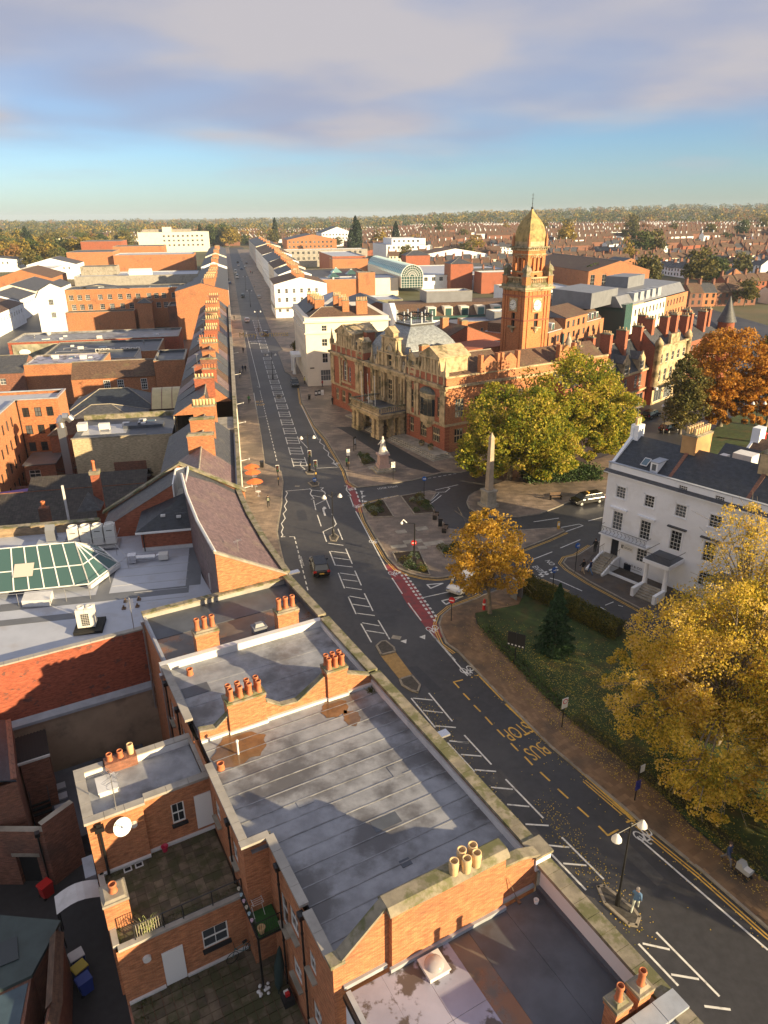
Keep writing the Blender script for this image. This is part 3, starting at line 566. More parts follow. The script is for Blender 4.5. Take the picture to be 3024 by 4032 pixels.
MARKS=[('w',0.13,[(-6.72,78.61),(-5.79,74.75)]),('w',0.13,[(-4.78,79.35),(-3.81,75.15)]),('w',0.13,[(-6.57,78.61),(-4.53,78.01)]),('w',0.13,[(-6.14,76.82),(-3.99,76.16)]),('w',0.13,[(-5.69,74.83),(-3.72,74.32)]),('w',0.13,[(-5.33,72.84),(-4.44,69.18)]),('w',0.13,[(-3.44,73.38),(-2.6,69.82)]),('w',0.13,[(-5.13,72.84),(-3.31,72.24)]),('w',0.13,[(-4.75,71.26),(-2.92,70.76)]),('w',0.13,[(-4.32,69.43),(-2.52,68.84)]),('w',0.13,[(-3.94,67.3),(-2.98,63.67)]),('w',0.13,[(-2.22,68.01),(-1.24,64.26)]),('w',0.13,[(-3.81,67.43),(-2.06,66.77)]),('w',0.13,[(-3.42,65.71),(-1.59,65.11)]),('w',0.13,[(-2.87,63.82),(-1.04,63.33)]),('w',0.13,[(-2.42,61.78),(-1.32,58.37)]),('w',0.13,[(-0.69,62.43),(0.44,58.88)]),('w',0.13,[(-2.3,61.96),(-0.56,61.35)]),('w',0.13,[(-1.85,60.49),(-0.06,59.93)]),('w',0.13,[(2.18,49.74),(3.97,45.95)]),('w',0.13,[(3.72,50.42),(5.41,46.68)]),('w',0.13,[(2.34,49.74),(3.98,49.45)]),('w',0.13,[(3.1,48.11),(4.73,47.79)]),('w',0.13,[(4.0,46.16),(5.62,45.93)]),('w',0.13,[(4.8,44.18),(6.51,41.02)]),('w',0.13,[(6.2,45.02),(7.88,41.74)]),('w',0.13,[(4.96,44.37),(6.47,44.15)]),('w',0.13,[(5.56,44.23),(6.45,44.13)]),('w',0.13,[(5.71,42.84),(7.25,42.64)]),('w',0.13,[(6.55,41.21),(8.12,41.02)]),('w',0.13,[(8.69,40.23),(10.68,36.58)]),('w',0.13,[(7.51,39.46),(9.05,39.24)]),('w',0.13,[(8.42,37.83),(9.92,37.62)]),('w',0.13,[(9.37,36.08),(10.9,35.94)]),('w',0.13,[(10.3,34.1),(12.1,30.97)]),('w',0.13,[(11.55,34.97),(13.39,31.73)]),('w',0.13,[(10.43,34.34),(11.85,34.14)]),('w',0.13,[(11.16,32.91),(12.6,32.75)]),('w',0.13,[(14.13,27.5),(15.46,25.13)]),('w',0.13,[(15.38,28.19),(17.4,24.55)]),('w',0.13,[(14.37,27.52),(15.76,27.15)]),('w',0.13,[(15.31,25.74),(16.7,25.47)]),('w',0.13,[(16.4,24.06),(17.68,23.88)]),('w',0.13,[(16.52,34.95),(21.21,27.07)]),('w',0.13,[(4.34,60.38),(6.46,55.26)]),('w',0.13,[(4.62,59.59),(7.34,52.83)]),('w',0.13,[(0.85,71.49),(1.92,67.83)]),('w',0.13,[(2.48,65.87),(3.68,62.27)]),('w',0.13,[(-3.95,91.36),(0.29,73.46)]),('w',0.13,[(-4.97,96.93),(-4.34,93.35)]),('w',0.13,[(-14.77,99.42),(-11.18,100.24)]),('w',0.13,[(-10.79,99.78),(-8.78,99.09)]),('w',0.13,[(-10.59,97.56),(-8.71,96.59)]),('w',0.13,[(-7.07,80.96),(-5.11,80.29)]),('w',0.13,[(-7.97,84.49),(-7.29,81.37)]),('w',0.13,[(-6.07,85.38),(-5.29,81.92)]),('w',0.13,[(-7.97,84.49),(-6.62,86.19),(-6.37,87.05)]),('w',0.13,[(-9.18,90.11),(-8.35,86.23)]),('w',0.13,[(-7.2,90.5),(-6.4,86.95)]),('w',0.13,[(-10.2,95.72),(-9.55,91.93)]),('w',0.13,[(-8.4,95.98),(-7.6,92.34)]),('w',0.13,[(-9.72,93.93),(-8.39,95.86)]),('w',0.13,[(-14.66,99.42),(-14.33,98.59),(-14.44,96.73),(-13.98,95.21),(-14.14,93.46),(-13.68,92.03),(-13.95,90.65),(-13.47,89.02),(-13.76,87.21),(-13.35,85.94),(-13.4,84.46),(-13.08,83.49),(-13.24,82.93),(-12.76,83.01)]),('w',0.13,[(-11.2,100.43),(-10.84,99.78),(-10.92,98.19),(-10.19,96.32),(-10.56,96.03)]),('w',0.13,[(-9.65,100.72),(-9.13,100.71),(-9.42,99.94),(-8.69,98.45),(-8.69,96.29)]),('w',0.13,[(-6.04,101.43),(-5.57,101.48),(-5.66,99.78),(-4.83,97.42),(-5.27,97.24)]),('w',0.13,[(-14.18,113.19),(-13.82,113.43),(-13.77,111.21),(-12.77,109.27),(-13.23,108.9)]),('w',0.13,[(-12.18,126.11),(-11.61,126.1),(-11.58,123.99),(-10.61,122.1),(-10.55,120.29),(-9.51,118.06),(-9.52,116.35),(-8.29,113.44),(-8.35,112.24),(-7.57,110.65)]),('w',0.13,[(-10.94,109.75),(-7.09,110.26)]),('w',0.13,[(-15.28,125.53),(-13.32,120.37),(-13.25,118.17)]),('w',0.13,[(-17.83,151.88),(-12.2,126.41)]),('w',0.13,[(-48.49,257.98),(-29.62,169.5),(-30.5,170.37)]),('w',0.13,[(-48.89,258.72),(-44.83,260.67)]),('w',0.13,[(-30.17,163.93),(-25.74,141.96),(-24.1,142.51)]),('w',0.13,[(17.52,75.77),(20.47,77.91)]),('w',0.13,[(21.67,78.94),(24.76,81.34)]),('w',0.13,[(18.7,71.16),(19.52,70.6),(21.52,68.15)]),('w',0.13,[(3.78,66.83),(7.03,68.18)]),('w',0.13,[(23.24,85.17),(25.84,86.21),(26.26,85.71),(23.54,83.84)]),('w',0.13,[(20.0,87.09),(23.66,88.28)]),('w',0.13,[(27.36,87.24),(29.73,88.47)]),('w',0.13,[(7.7,99.32),(11.36,101.52)]),('w',0.13,[(7.75,98.37),(9.12,98.46),(9.93,99.91),(9.62,100.38)]),('w',0.13,[(6.79,94.13),(8.44,97.1)]),('w',0.13,[(6.67,94.73),(8.18,98.04)]),('w',0.1,[(19.62,67.48),(19.95,67.19)]),('w',0.1,[(20.12,66.65),(20.47,66.28)]),('w',0.1,[(19.53,65.08),(20.06,65.07)]),('w',0.1,[(21.3,65.05),(21.69,64.54)]),('w',0.1,[(21.84,64.15),(22.23,63.69)]),('w',0.1,[(22.47,63.31),(22.78,62.86)]),('w',0.1,[(23.02,62.57),(23.35,62.09)]),('w',0.1,[(20.93,62.97),(21.38,63.07)]),('w',0.1,[(21.9,63.32),(22.38,63.31)]),('w',0.1,[(22.56,64.64),(22.95,63.94)]),('w',0.1,[(23.16,65.01),(24.25,65.7)]),('w',0.1,[(24.53,64.99),(24.94,64.71)]),('w',0,[(1.47,58.54),(2.09,58.85),(2.02,58.1)]),('w',0,[(3.33,59.24),(3.95,59.64),(3.87,58.82)]),('w',0,[(-3.57,99.28),(-2.88,99.13),(-3.47,98.64)]),('w',0,[(-3.25,97.38),(-2.57,97.18),(-3.12,96.64)]),('w',0,[(-2.93,95.25),(-2.16,95.11),(-2.81,94.65)]),('w',0.18,[(4.73,69.86),(6.51,70.15),(5.07,69.01),(4.73,69.86)]),('w',0.18,[(6.09,66.26),(8.43,67.21),(6.46,65.48),(6.09,66.26)]),('w',0.25,[(1.7,73.05),(1.83,72.64)]),('w',0.25,[(1.94,72.3),(2.06,71.88)]),('w',0.25,[(2.17,71.54),(2.3,71.13)]),('w',0.25,[(2.4,70.79),(2.53,70.38)]),('w',0.25,[(2.63,70.04),(2.76,69.62)]),('w',0.25,[(2.87,69.28),(3.0,68.87)]),('w',0.25,[(3.1,68.53),(3.23,68.11)]),('w',0.25,[(3.33,67.77),(3.46,67.36)]),('w',0.25,[(3.57,67.02),(3.69,66.61)]),('w',0.25,[(3.8,66.27),(3.93,65.85)]),('w',0.25,[(4.03,65.51),(4.16,65.1)]),('w',0.25,[(4.26,64.76),(4.39,64.35)]),('w',0.25,[(4.5,64.01),(4.62,63.59)]),('w',0.25,[(4.73,63.25),(4.86,62.84)]),('w',0.25,[(4.96,62.5),(5.09,62.08)]),('w',0.25,[(2.39,72.39),(2.52,71.98)]),('w',0.25,[(2.62,71.64),(2.75,71.23)]),('w',0.25,[(2.85,70.89),(2.97,70.48)]),('w',0.25,[(3.08,70.14),(3.2,69.73)]),('w',0.25,[(3.31,69.39),(3.43,68.97)]),('w',0.25,[(3.54,68.64),(3.66,68.22)]),('w',0.25,[(3.76,67.89),(3.89,67.47)]),('w',0.25,[(3.99,67.13),(4.12,66.72)]),('w',0.25,[(4.22,66.38),(4.35,65.97)]),('w',0.25,[(4.45,65.63),(4.58,65.22)]),('w',0.25,[(4.68,64.88),(4.81,64.47)]),('w',0.25,[(4.91,64.13),(5.03,63.72)]),('w',0.25,[(5.14,63.38),(5.26,62.96)]),('w',0.12,[(-11.54,82.99),(-11.36,82.19)]),('w',0.12,[(-11.25,81.65),(-11.07,80.85)]),('w',0.12,[(-10.96,80.31),(-10.78,79.51)]),('w',0.12,[(-10.66,78.98),(-10.49,78.18)]),('w',0.12,[(-10.37,77.64),(-10.2,76.84)]),('w',0.12,[(-10.08,76.3),(-9.91,75.5)]),('w',0.12,[(-9.79,74.97),(-9.62,74.17)]),('w',0.12,[(-9.5,73.63),(-9.32,72.83)]),('w',0.12,[(-9.21,72.3),(-9.03,71.49)]),('w',0.12,[(-8.92,70.96),(-8.74,70.16)]),('w',0.12,[(-8.63,69.62),(-8.45,68.82)]),('w',0.13,[(-12.19,83.0),(-11.54,82.99)]),('w',0.12,[(-29.1,166.24),(-28.84,165.01)]),('w',0.12,[(-28.67,164.19),(-28.41,162.96)]),('w',0.12,[(-28.23,162.14),(-27.97,160.91)]),('w',0.12,[(-27.8,160.09),(-27.54,158.86)]),('w',0.12,[(-27.36,158.04),(-27.1,156.8)]),('w',0.12,[(-26.93,155.98),(-26.67,154.75)]),('w',0.12,[(-26.49,153.93),(-26.23,152.7)]),('w',0.12,[(-26.06,151.88),(-25.8,150.65)]),('w',0.12,[(-25.62,149.83),(-25.36,148.6)]),('w',0.12,[(-25.19,147.78),(-24.93,146.54)]),('w',0.12,[(-24.75,145.72),(-24.49,144.49)]),('w',0.12,[(-24.32,143.67),(-24.05,142.44)]),('w',0.12,[(-23.88,141.62),(-23.62,140.39)]),('w',0.12,[(-23.45,139.57),(-23.18,138.34)]),('w',0.12,[(-23.01,137.52),(-22.75,136.28)]),('w',0.12,[(-22.58,135.46),(-22.31,134.23)]),('w',0.12,[(-22.14,133.41),(-21.88,132.18)]),('w',0.12,[(-21.7,131.36),(-21.44,130.13)]),('w',0.12,[(-21.27,129.31),(-21.01,128.08)]),('w',0.12,[(-20.83,127.26),(-20.57,126.02)]),('w',0.12,[(-20.4,125.2),(-20.14,123.97)]),('w',0.12,[(-19.96,123.15),(-19.7,121.92)]),('w',0.12,[(-19.53,121.1),(-19.27,119.87)]),('w',0.12,[(-19.09,119.05),(-18.83,117.82)]),('w',0.12,[(-18.66,117.0),(-18.4,115.76)]),('w',0.12,[(-18.22,114.94),(-17.96,113.71)]),('w',0.25,[(16.18,70.76),(16.57,71.07)]),('w',0.25,[(16.89,71.32),(17.28,71.63)]),('w',0.25,[(17.6,71.89),(17.99,72.2)]),('w',0.25,[(18.31,72.45),(18.7,72.76)]),('w',0.25,[(19.02,73.02),(19.42,73.33)]),('w',0.25,[(19.74,73.58),(20.13,73.89)]),('w',0.25,[(16.45,70.53),(16.81,70.79)]),('w',0.25,[(17.11,71.01),(17.47,71.28)]),('w',0.25,[(17.77,71.5),(18.13,71.76)]),('w',0.25,[(18.42,71.98),(18.78,72.25)]),('w',0.25,[(19.08,72.46),(19.44,72.73)]),('w',0.25,[(19.73,72.95),(20.09,73.21)]),('w',0.2,[(-3.28,98.66),(-3.23,97.74)]),('w',0.2,[(-3.19,97.13),(-3.14,96.21)]),('w',0.2,[(-3.1,95.6),(-3.04,94.68)]),('w',0.2,[(-3.0,94.07),(-2.95,93.15)]),('w',0.2,[(-4.38,100.59),(-4.23,99.7)]),('w',0.2,[(-4.12,98.96),(-3.98,98.07)]),('w',0.2,[(-3.86,97.34),(-3.72,96.44)]),('w',0.2,[(-3.6,95.71),(-3.46,94.81)]),('w',0.12,[(6.12,104.07),(6.62,104.3)]),('w',0.12,[(6.94,104.45),(7.44,104.68)]),('w',0.12,[(7.77,104.84),(8.26,105.07)]),('w',0.12,[(8.59,105.22),(9.08,105.45)]),('w',0.12,[(9.41,105.61),(9.91,105.84)]),('w',0.12,[(10.23,105.99),(10.73,106.23)]),('w',0.12,[(11.06,106.38),(11.55,106.61)]),('w',0,[(-8.69,92.48),(-8.51,93.04),(-8.61,93.22),(-8.3,93.04),(-8.08,92.46),(-8.43,91.91),(-8.42,92.3),(-8.36,91.91),(-7.98,89.86),(-8.23,89.87),(-8.62,91.91)]),('y',0.14,[(6.69,50.33),(7.13,49.43)]),('y',0.14,[(7.41,48.73),(7.85,47.87)]),('y',0.14,[(8.15,47.22),(8.59,46.22)]),('y',0.14,[(8.89,45.65),(9.34,44.76)]),('y',0.14,[(9.72,44.04),(10.15,43.16)]),('y',0.14,[(10.51,42.54),(10.94,41.64)]),('y',0.14,[(11.36,40.92),(11.88,40.01)]),('y',0.14,[(12.27,39.24),(12.8,38.33)]),('y',0.14,[(13.25,37.55),(13.79,36.65)]),('y',0.14,[(14.24,35.87),(14.64,35.08),(15.43,35.54)]),('y',0.14,[(7.63,52.58),(8.43,53.01)]),('y',0.14,[(16.19,36.17),(16.86,36.35)]),('y',0.14,[(6.85,52.27),(6.0,51.95),(6.39,51.13)]),('y',0.2,[(8.4,52.79),(9.95,49.32)]),('y',0.2,[(10.08,48.87),(12.74,43.65),(14.73,40.25),(16.71,36.48)])]
def markings():
 for c,w,p in MARKS:
  m=MB(); z=.008
  if w==0:m.sheet(p,z)
  else:
   for a,b in zip(p[:-1],p[1:]):
    L=math.hypot(b[0]-a[0],b[1]-a[1])or 1; x,y=(b[1]-a[1])/L*w/2,-(b[0]-a[0])/L*w/2; e=((b[0]-a[0])/L*w*.3,(b[1]-a[1])/L*w*.3)if len(p)>2 else(0,0)
    m.sheet([(a[0]+x,a[1]+y),(b[0]+x+e[0],b[1]+y+e[1]),(b[0]-x+e[0],b[1]-y+e[1]),(a[0]-x,a[1]-y)],z); z+=.0004
  link('road_marking',m.mesh('road_marking',M_LINE if c=='w' else M_YELL),ROAD)
 def strip(poly,w,mat,z=.007):
  m=MB(); a=off(poly,-w/2); b=off(poly,w/2)
  for i in range(len(poly)-1):m.sheet([a[i],a[i+1],b[i+1],b[i]],z)
  link('road_marking',m.mesh('road_marking',mat),ROAD)
 for k in(.28,.5):
  strip(off(KP[1:9],-k),.1,M_YELL); strip(off(KP[12:],-k),.1,M_YELL); strip(off(KT[5:12],k*1.0 if False else-k),.1,M_YELL)
  strip(off([(10.0,72.6),(6.6,71.4),(5.9,71.3),(4.5,71.6),(3.0,72.4),(1.6,73.6),(0.4,76.6),(-0.7,80.9),(-2.4,87.7),(-3.1,92.3),(-2.7,93.8),(-1.9,94.5),(2.4,96.9)],k),.1,M_YELL)
  strip(off([(26.8,63.6),(22.8,70.2),(21.3,73.4),(21.0,74.8),(21.7,76.1),(23.2,76.8),(25.7,79.4)],k),.09,M_YELL); strip(off([(23.4,83.8),(20.6,81.4),(16.7,78.5),(13.5,75.6)],k),.09,M_YELL)
  strip(off([(15.5,70.6),(17.6,70.4),(19.8,67.8)],k),.08,M_YELL)
 for pl in([(-6.1,103.7),(-5.6,104.0),(-4.0,98.4),(-2.9,92.5),(-3.0,90.7),(-3.8,91.0),(-5.1,98.7)],[(0.0,74.8),(0.9,75.0),(2.2,72.8),(3.8,68.2),(5.1,62.8),(5.7,59.1),(4.8,59.0),(2.5,65.2),(1.2,70.0)]):
  link('red_surface',MB().sheet(pl,.005).mesh('red_surface',M_REDS),ROAD)
 for i in range(29):
  s=46+i*6.4; L=4.6
  if 146<s<150:continue
  m=MB()
  for d in(-7.55,-9.75):P=[SFp(s,d-.07),SFp(s+L,d-.07),SFp(s+L,d+.07),SFp(s,d+.07)]; m.sheet(P,.008)
  for k in range(3):P=[SFp(s+.6+k*1.7,-7.55),SFp(s+.85+k*1.7,-7.55),SFp(s+.1+k*1.7,-9.75),SFp(s-.15+k*1.7,-9.75)]; m.sheet(P,.0086)
  link('road_marking',m.mesh('road_marking',M_LINE),ROAD)
 def txt(t,x,y,ax,size,mat,sx=1.0,sy=1.0):
  o=link('road_lettering',text_mesh(t,size,mat),ROAD,(x,y,.009),ax); o.scale=(sx,sy,1); return o
 txt('BUS',11.55,43.2,math.atan2(-.50,-.866),1.05,M_YELL,1.0,2.0); txt('STOP',10.45,45.5,math.atan2(-.50,-.866),1.05,M_YELL,.95,2.0)
 txt('DISABLED',-9.93,76.04,math.atan2(.97,-.24),.62,M_LINE,1.0,.9)
 txt('LOOK RIGHT',.6,100.55,math.atan2(.33,1),.55,M_LINE,1,1.6); txt('LOOK LEFT',.9,96.5,math.atan2(-.42,-1),.55,M_LINE,1,1.6)
 txt('NO',19.53,74.99,math.atan2(-.64,-.77)+1.2,.8,M_LINE,1.1,1.3); txt('ENTRY',17.9,73.0,math.atan2(-.64,-.77)+1.2,.8,M_LINE,1.0,1.3)
 txt('BUS',-27.5,155.2,math.atan2(.2,.98),1.0,M_YELL,1,2.2); txt('STOP',-27.0,152.2,math.atan2(.2,.98),1.0,M_YELL,1,2.2)
 txt('AHEAD',-42.0,238.2,math.atan2(.2,.98),1.2,M_LINE,1,2.4); txt('ONLY',-41.2,234.0,math.atan2(.2,.98),1.2,M_LINE,1,2.4)
 cy=MB()
 for x in(-.36,.36):
  for k in range(12):
   t0,t1=k*math.pi/6,(k+1)*math.pi/6; cy.sheet([(x+.3*math.cos(t0),.3*math.sin(t0)),(x+.3*math.cos(t1),.3*math.sin(t1)),(x+.22*math.cos(t1),.22*math.sin(t1)),(x+.22*math.cos(t0),.22*math.sin(t0))],0)
 for a,b in(((-.36,0),(-.1,.38)),((-.1,.38),(.28,.38)),((.28,.38),(.0,.0)),((0,0),(-.15,.5)),((.36,0),(.25,.55)),((.12,.56),(.27,.56))):
  L=math.hypot(b[0]-a[0],b[1]-a[1]); x,y=(b[1]-a[1])/L*.04,-(b[0]-a[0])/L*.04; cy.sheet([(a[0]+x,a[1]+y),(b[0]+x,b[1]+y),(b[0]-x,b[1]-y),(a[0]-x,a[1]-y)],.0006)
 cm=cy.mesh('cycle_symbol',M_LINE)
 for x,y,a in((-1.29,81.4,-2.9),(1.05,72.8,-2.7),(4.7,60.8,-2.7),(-5.0,100.2,-2.9),(-3.8,93.3,-2.9),(7.36,53.8,-2.65),(16.97,35.2,-2.6),(-7.96,112.2,-2.9)):
  o=link('cycle_symbol',cm,ROAD,(x,y,.0105),a); o.scale=(1,1.5,1)
 mid=plain('island_cobble',(.055,.05,.045),.85,.25,4.0,bmp=.02)
 for nm,pl,lab in(('traffic_island',[(-12.6,107.8),(-11.9,109.2),(-10.9,108.1),(-11.1,106.8),(-12.2,106.8)],'far'),('traffic_island',[(-11.7,102.8),(-10.9,103.9),(-9.9,102.8),(-9.9,101.4),(-10.9,101.2)],'b'),('traffic_island',[(-7.1,82.9),(-6.5,83.9),(-5.8,82.9),(-6.1,81.4),(-6.8,81.6)],'c'),
 ('traffic_island',[(-0.9,57.7),(-0.4,58.5),(0.1,58.6),(0.9,57.4),(1.0,56.7),(-0.4,56.1)],'d'),('traffic_island',[(1.2,52.4),(2.4,53.0),(3.1,51.5),(2.8,50.4),(2.2,50.7),(1.4,51.5)],'e'),('traffic_island',[(12.8,31.2),(13.3,31.3),(14.6,29.7),(14.8,29.1),(14.4,28.5),(13.9,28.6),(12.9,30.0)],'f')):
  pavement(nm,pl,mid,True,.1)
 for s in(96,150,205):P=[SFp(s+1.6*math.cos(t),-8.6+.7*math.sin(t))for t in[k*math.pi/5 for k in range(10)]]; pavement('traffic_island',P,mid,True,.1)
 link('crossing_pad',MB().sheet([(-0.4,56.0),(1.0,56.6),(2.4,53.1),(1.2,52.5)],.02).mesh('crossing_pad',plain('tactile_buff',(.30,.19,.07),.8,.15,3.0,(.15,.10,.05),.5)))['kind']='structure'
 for x,y,w,h,a in((1.1,59.2,.9,.6,-.3),(-13.2,101.5,.7,.5,0),(2.2,84,1.4,1.0,.3),(4.9,85,1.6,1.2,.3),(3.6,81.0,2.4,1.0,.25),(1.8,79.6,2.0,.9,.2),(6.2,80.5,2.6,1.1,.3),(4.7,79.2,1.1,.9,.2),(-1.9,109.5,1.2,1.6,.2),(-6,118,.9,.6,0)):
  o=link('access_cover',cached(('cov',w,h),lambda:MB().box(-w/2,w/2,-h/2,h/2,0,.006).mesh('access_cover',M_STONEG)),ROAD,(x,y,.002 if x in(1.1,-13.2)else .124),a)
markings()
def road_wear():
 rng=random.Random(4); dk=plain('tar_patch',(.024,.024,.027),.5,.2,2.0); lt=plain('worn_patch',(.06,.058,.056),.6,.25,1.5); ir=plain('drain_iron',(.05,.045,.04),.5,.3,6.0)
 for x,y,w,h,a in((-3.6,66,1.2,3.0,.2),(3.5,52.5,1.0,4.2,.5),(8.4,39.8,1.4,2.2,.5),(-11.3,90,1.3,3.6,.2),(-9.4,98.5,3.0,1.0,.2),(-13.5,119,1.2,4.5,.2),(-24,148,2.6,4.6,.2),(-18.2,139,1.0,5.5,.2),(-30,200,1.3,6,.2),(12,87,1.2,3.5,-.9),(22,80,1.0,4,-.9),(17,74.6,1.2,2.2,.6),(16,33,1.0,3.4,.5),(10.6,35.5,.9,2.6,.5),(-.5,62.4,3.2,.8,.3)):
  P=[(-w/2+rng.uniform(-.1,.1),-h/2+rng.uniform(-.2,.2)),(w/2+rng.uniform(-.1,.1),-h/2+rng.uniform(-.2,.2)),(w/2+rng.uniform(-.1,.1),h/2+rng.uniform(-.2,.2)),(-w/2+rng.uniform(-.1,.1),h/2+rng.uniform(-.2,.2))]; link('road_patch',MB().sheet(P,0).mesh('road_patch',rng.choice((dk,dk,lt))),ROAD,(x,y,.0055),a)
 for x,y in((-2.1,79.5),(4.7,58.7),(8.0,52.6),(12.0,43.8),(16.2,36.6),(-12.0,80.2),(-14.0,91),(-15.2,98),(-18.6,105.5),(-22.3,127),(-14.4,141),(-17.6,155.5),(6.0,47.0),(1.5,64.5)):link('drain_cover',cached('drain',lambda:MB().box(-.22,.22,-.22,.22,0,.006).mesh('drain_cover',ir)),ROAD,(x,y,.0035),.3)
road_wear()
# ------ near west side: flat-roofed brick terrace seen from above
def near_terrace():
 T=Thing('terrace_building','brick terrace house with dark felt roof, domed skylight and white street parapet','building',NB,-9,0)
 m=T.mb(); m.wall((-9,-.25),(-.62,-.25),0,11.45); m.wall((-.62,9.95),(-9,9.95),0,10.15,mi=1); m.build('wall',[M_CREAM,M_WHITE],T.o)
 for i in range(5):T.mb().box(-9,-.62,.38+i*.985,.375+(i+1)*.985,10.2,10.3+.012*(i%2)).build('felt_sheet',M_FELTR if i==4 else M_FELTD,T.o)
 me=MB().box(0,2.76,0,1.53,-.02,.012).mesh('felt_sheet',M_FELTL)
 for i in range(3):
  for j in range(3):link('felt_sheet',me,T.o,(-.62-2.78*(j+1)+9,5.31+i*1.54,10.3-.006*(i%2)))
 box_part(T,'roof_edge_trim',M_BLACK,-9,-.62,9.92,10.06,10.1,10.4); box_part(T,'flashing',M_LEAD,-9,-.6,9.72,9.92,10.3,10.42)
 m=T.mb(); m.wall((-.62,.38),(-9,.38),10.55,11.42); m.build('parapet',M_WPAINT,T.o)
 m=T.mb(); m.box(-9,-.62,.38,.56,10.3,10.56); m.build('upstand',M_FELTD,T.o)
 coping(T,(-9,.06),(-.3,.06),11.62,.74,.18,M_STONEM,11)
 m=T.mb(); m.box(-7.75,-7.2,.0,4.0,10.3,11.55); m.build('cross_wall',M_CONC,T.o); coping(T,(-7.48,-.3),(-7.48,4.0),11.72,.75,.17,M_LEAD,4)
 for d in(2.1,1.0):chimney(T,-6.95,-6.4,d-.32,d+.32,10.3,12.3,1,1,'r',M_BRICK,.75,.15)
 m=T.mb(); m.box(-6.9,-6.45,1.32,1.78,10.3,11.5); m.build('brick_pier',M_BRICK,T.o)
 m=T.mb(); m.box(-1.85,-.98,5.98,6.86,10.3,10.52); m.box(-1.9,-.93,5.93,6.91,10.52,10.6); s=m.build('skylight',M_LEADW,T.o)
 dm=T.mb(); dm.lathe(-1.415,6.42,[(.40,10.6),(.38,10.68),(.3,10.76),(.17,10.81),(.02,10.83)],16); link('dome',dm.mesh('dome',flat('acrylic',(.35,.32,.33),.12)),s)
 T2=Thing('terrace_building','wide brick terrace house with streaked grey felt roof and buff-potted long chimney wall','building',NB,0,0)
 m=T2.mb(); m.extr_s([(.4,9.2),(10.3,3.0),(10.3,11.75),(9.85,11.85),(8.05,13.45),(2.4,13.3),(2.3,12.35),(1.3,12.3),(.35,11.95)],-.58+.25,.0); m.build('party_wall',M_BRICK,T2.o)
 m=T2.mb(); m.box(-.62,.18,2.42,7.88,10.2,13.35); st=m.build('chimney_stack',M_BRICK,T2.o)
 c=T2.mb(); c.extr_d([(-.72,13.35),(.3,13.35),(.3,13.45),(.1,13.68),(-.5,13.68),(-.72,13.48)],2.3,8.0); link('chimney_cap',c.mesh('chimney_cap',M_STONEM),st)
 for s_,d_ in((-.4,4.92),(-.55,4.40),(-.1,4.34),(-.52,3.90),(-.12,3.82)):link('chimney_pot',pot_mesh('b',.2,.72),st,(s_,d_,13.62))
 for a,b in(((9.95,11.85),(8.0,13.5)),((2.35,12.4),(1.25,12.35)),((1.25,12.35),(.3,12.0))):T2.mb().extr_s([a,b,(b[0],b[1]+.14),(a[0],a[1]+.14)],-.42,.1).build('wall_coping',M_STONEM,T2.o)
 box_part(T2,'wall_coping',M_STONEM,-.45,.12,9.8,10.42,11.78,11.95)
 m=T2.mb(); m.box(-.75,-.62,2.3,8.0,10.28,10.5); m.box(-.45,-.33,8.0,9.9,10.28,10.48); m.box(-.45,-.33,.5,2.3,10.28,10.45); m.build('flashing',M_LEAD,T2.o)
 box_part(T2,'corner_block',M_WHITE,-.42,.42,-.32,.5,11.2,11.95); box_part(T2,'corner_cap',M_STONEM,-.48,.5,-.4,.58,11.95,12.08)
 W=[(0.0,15.2)]
 m=T2.mb()
 wins_on(T2,m,(0,-.05),(15.2,-.05),0,11.85,rowsw(1.2,3,5,7.8,1.1,1.9,2,4)+rowsw(1.2,3,5,4.2,1.1,2.3,2,4)+rowsw(.6,3,5,.3,2.2,2.6,2,1),mi=1)
 wins_on(T2,m,(6.85,10.3),(0,10.3),0,11.72,[(1.25+.1,7.67,.85,2.1,1,2),(2.45,8.7,1.05,1.45,2,2),(2.4,5.5,1.05,1.3,2,2),(4.6,8.6,.75,1.3,2,2),(4.7,5.3,.95,1.5,2,2)],sill=M_STONEG)
 m.wall((6.85,11.45),(6.85,10.3),3,11.72)
 wins_on(T2,m,(15.2,11.42),(6.85,11.42),0,11.72,[(3.3,9.0,.9,1.3,2,2),(6.2,8.9,.8,1.35,2,2)],sill=M_STONEG)
 m.build('wall',[M_BRICK,M_CREAM],T2.o)
 for i in range(16):
  a=.0+i*.95; b=min(a+.97,15.1); dl=10.0 if a<6.6 else 11.1
  o=T2.mb().box(a,b,.5,dl,11.16,11.2+.012*(i%2)+.0).build('felt_strip',M_FELTG,T2.o)
 m=T2.mb()
 for i in range(1,16):a=i*.95; m.box(a-.03,a+.03,.5,10.0 if a<6.6 else 11.1,11.2,11.226)
 m.build('felt_laps',plain('felt_lap',(.20,.205,.22),.5,.35,1.2),T2.o)
 box_part(T2,'upstand',M_LEADW,0.1,15.1,.36,.5,11.15,11.6); m=T2.mb(); m.wall((15.1,.36),(.42,.36),11.5,11.86); m.build('parapet',M_BRICKD,T2.o)
 coping(T2,(.5,.15),(15.2,.15),12.02,.66,.18,M_STONEM,15)
 coping(T2,(.12,10.22),(2.3,10.22),11.86,.42,.14,M_CONC,2); coping(T2,(2.6,10.22),(6.7,10.22),11.86,.42,.14,M_CONC,4)
 coping(T2,(6.78,10.2),(6.78,11.6),11.86,.4,.14,M_CONC,1); coping(T2,(7.0,11.36),(12.6,11.36),11.86,.4,.14,M_CONC,5)
 m=T2.mb(); m.wall((.1,10.06),(6.7,10.06),11.1,11.75); m.wall((6.98,11.2),(15.1,11.2),11.1,11.75); m.wall((6.98,10.06),(6.98,11.2),11.1,11.75); m.build('parapet',M_FELTD,T2.o)
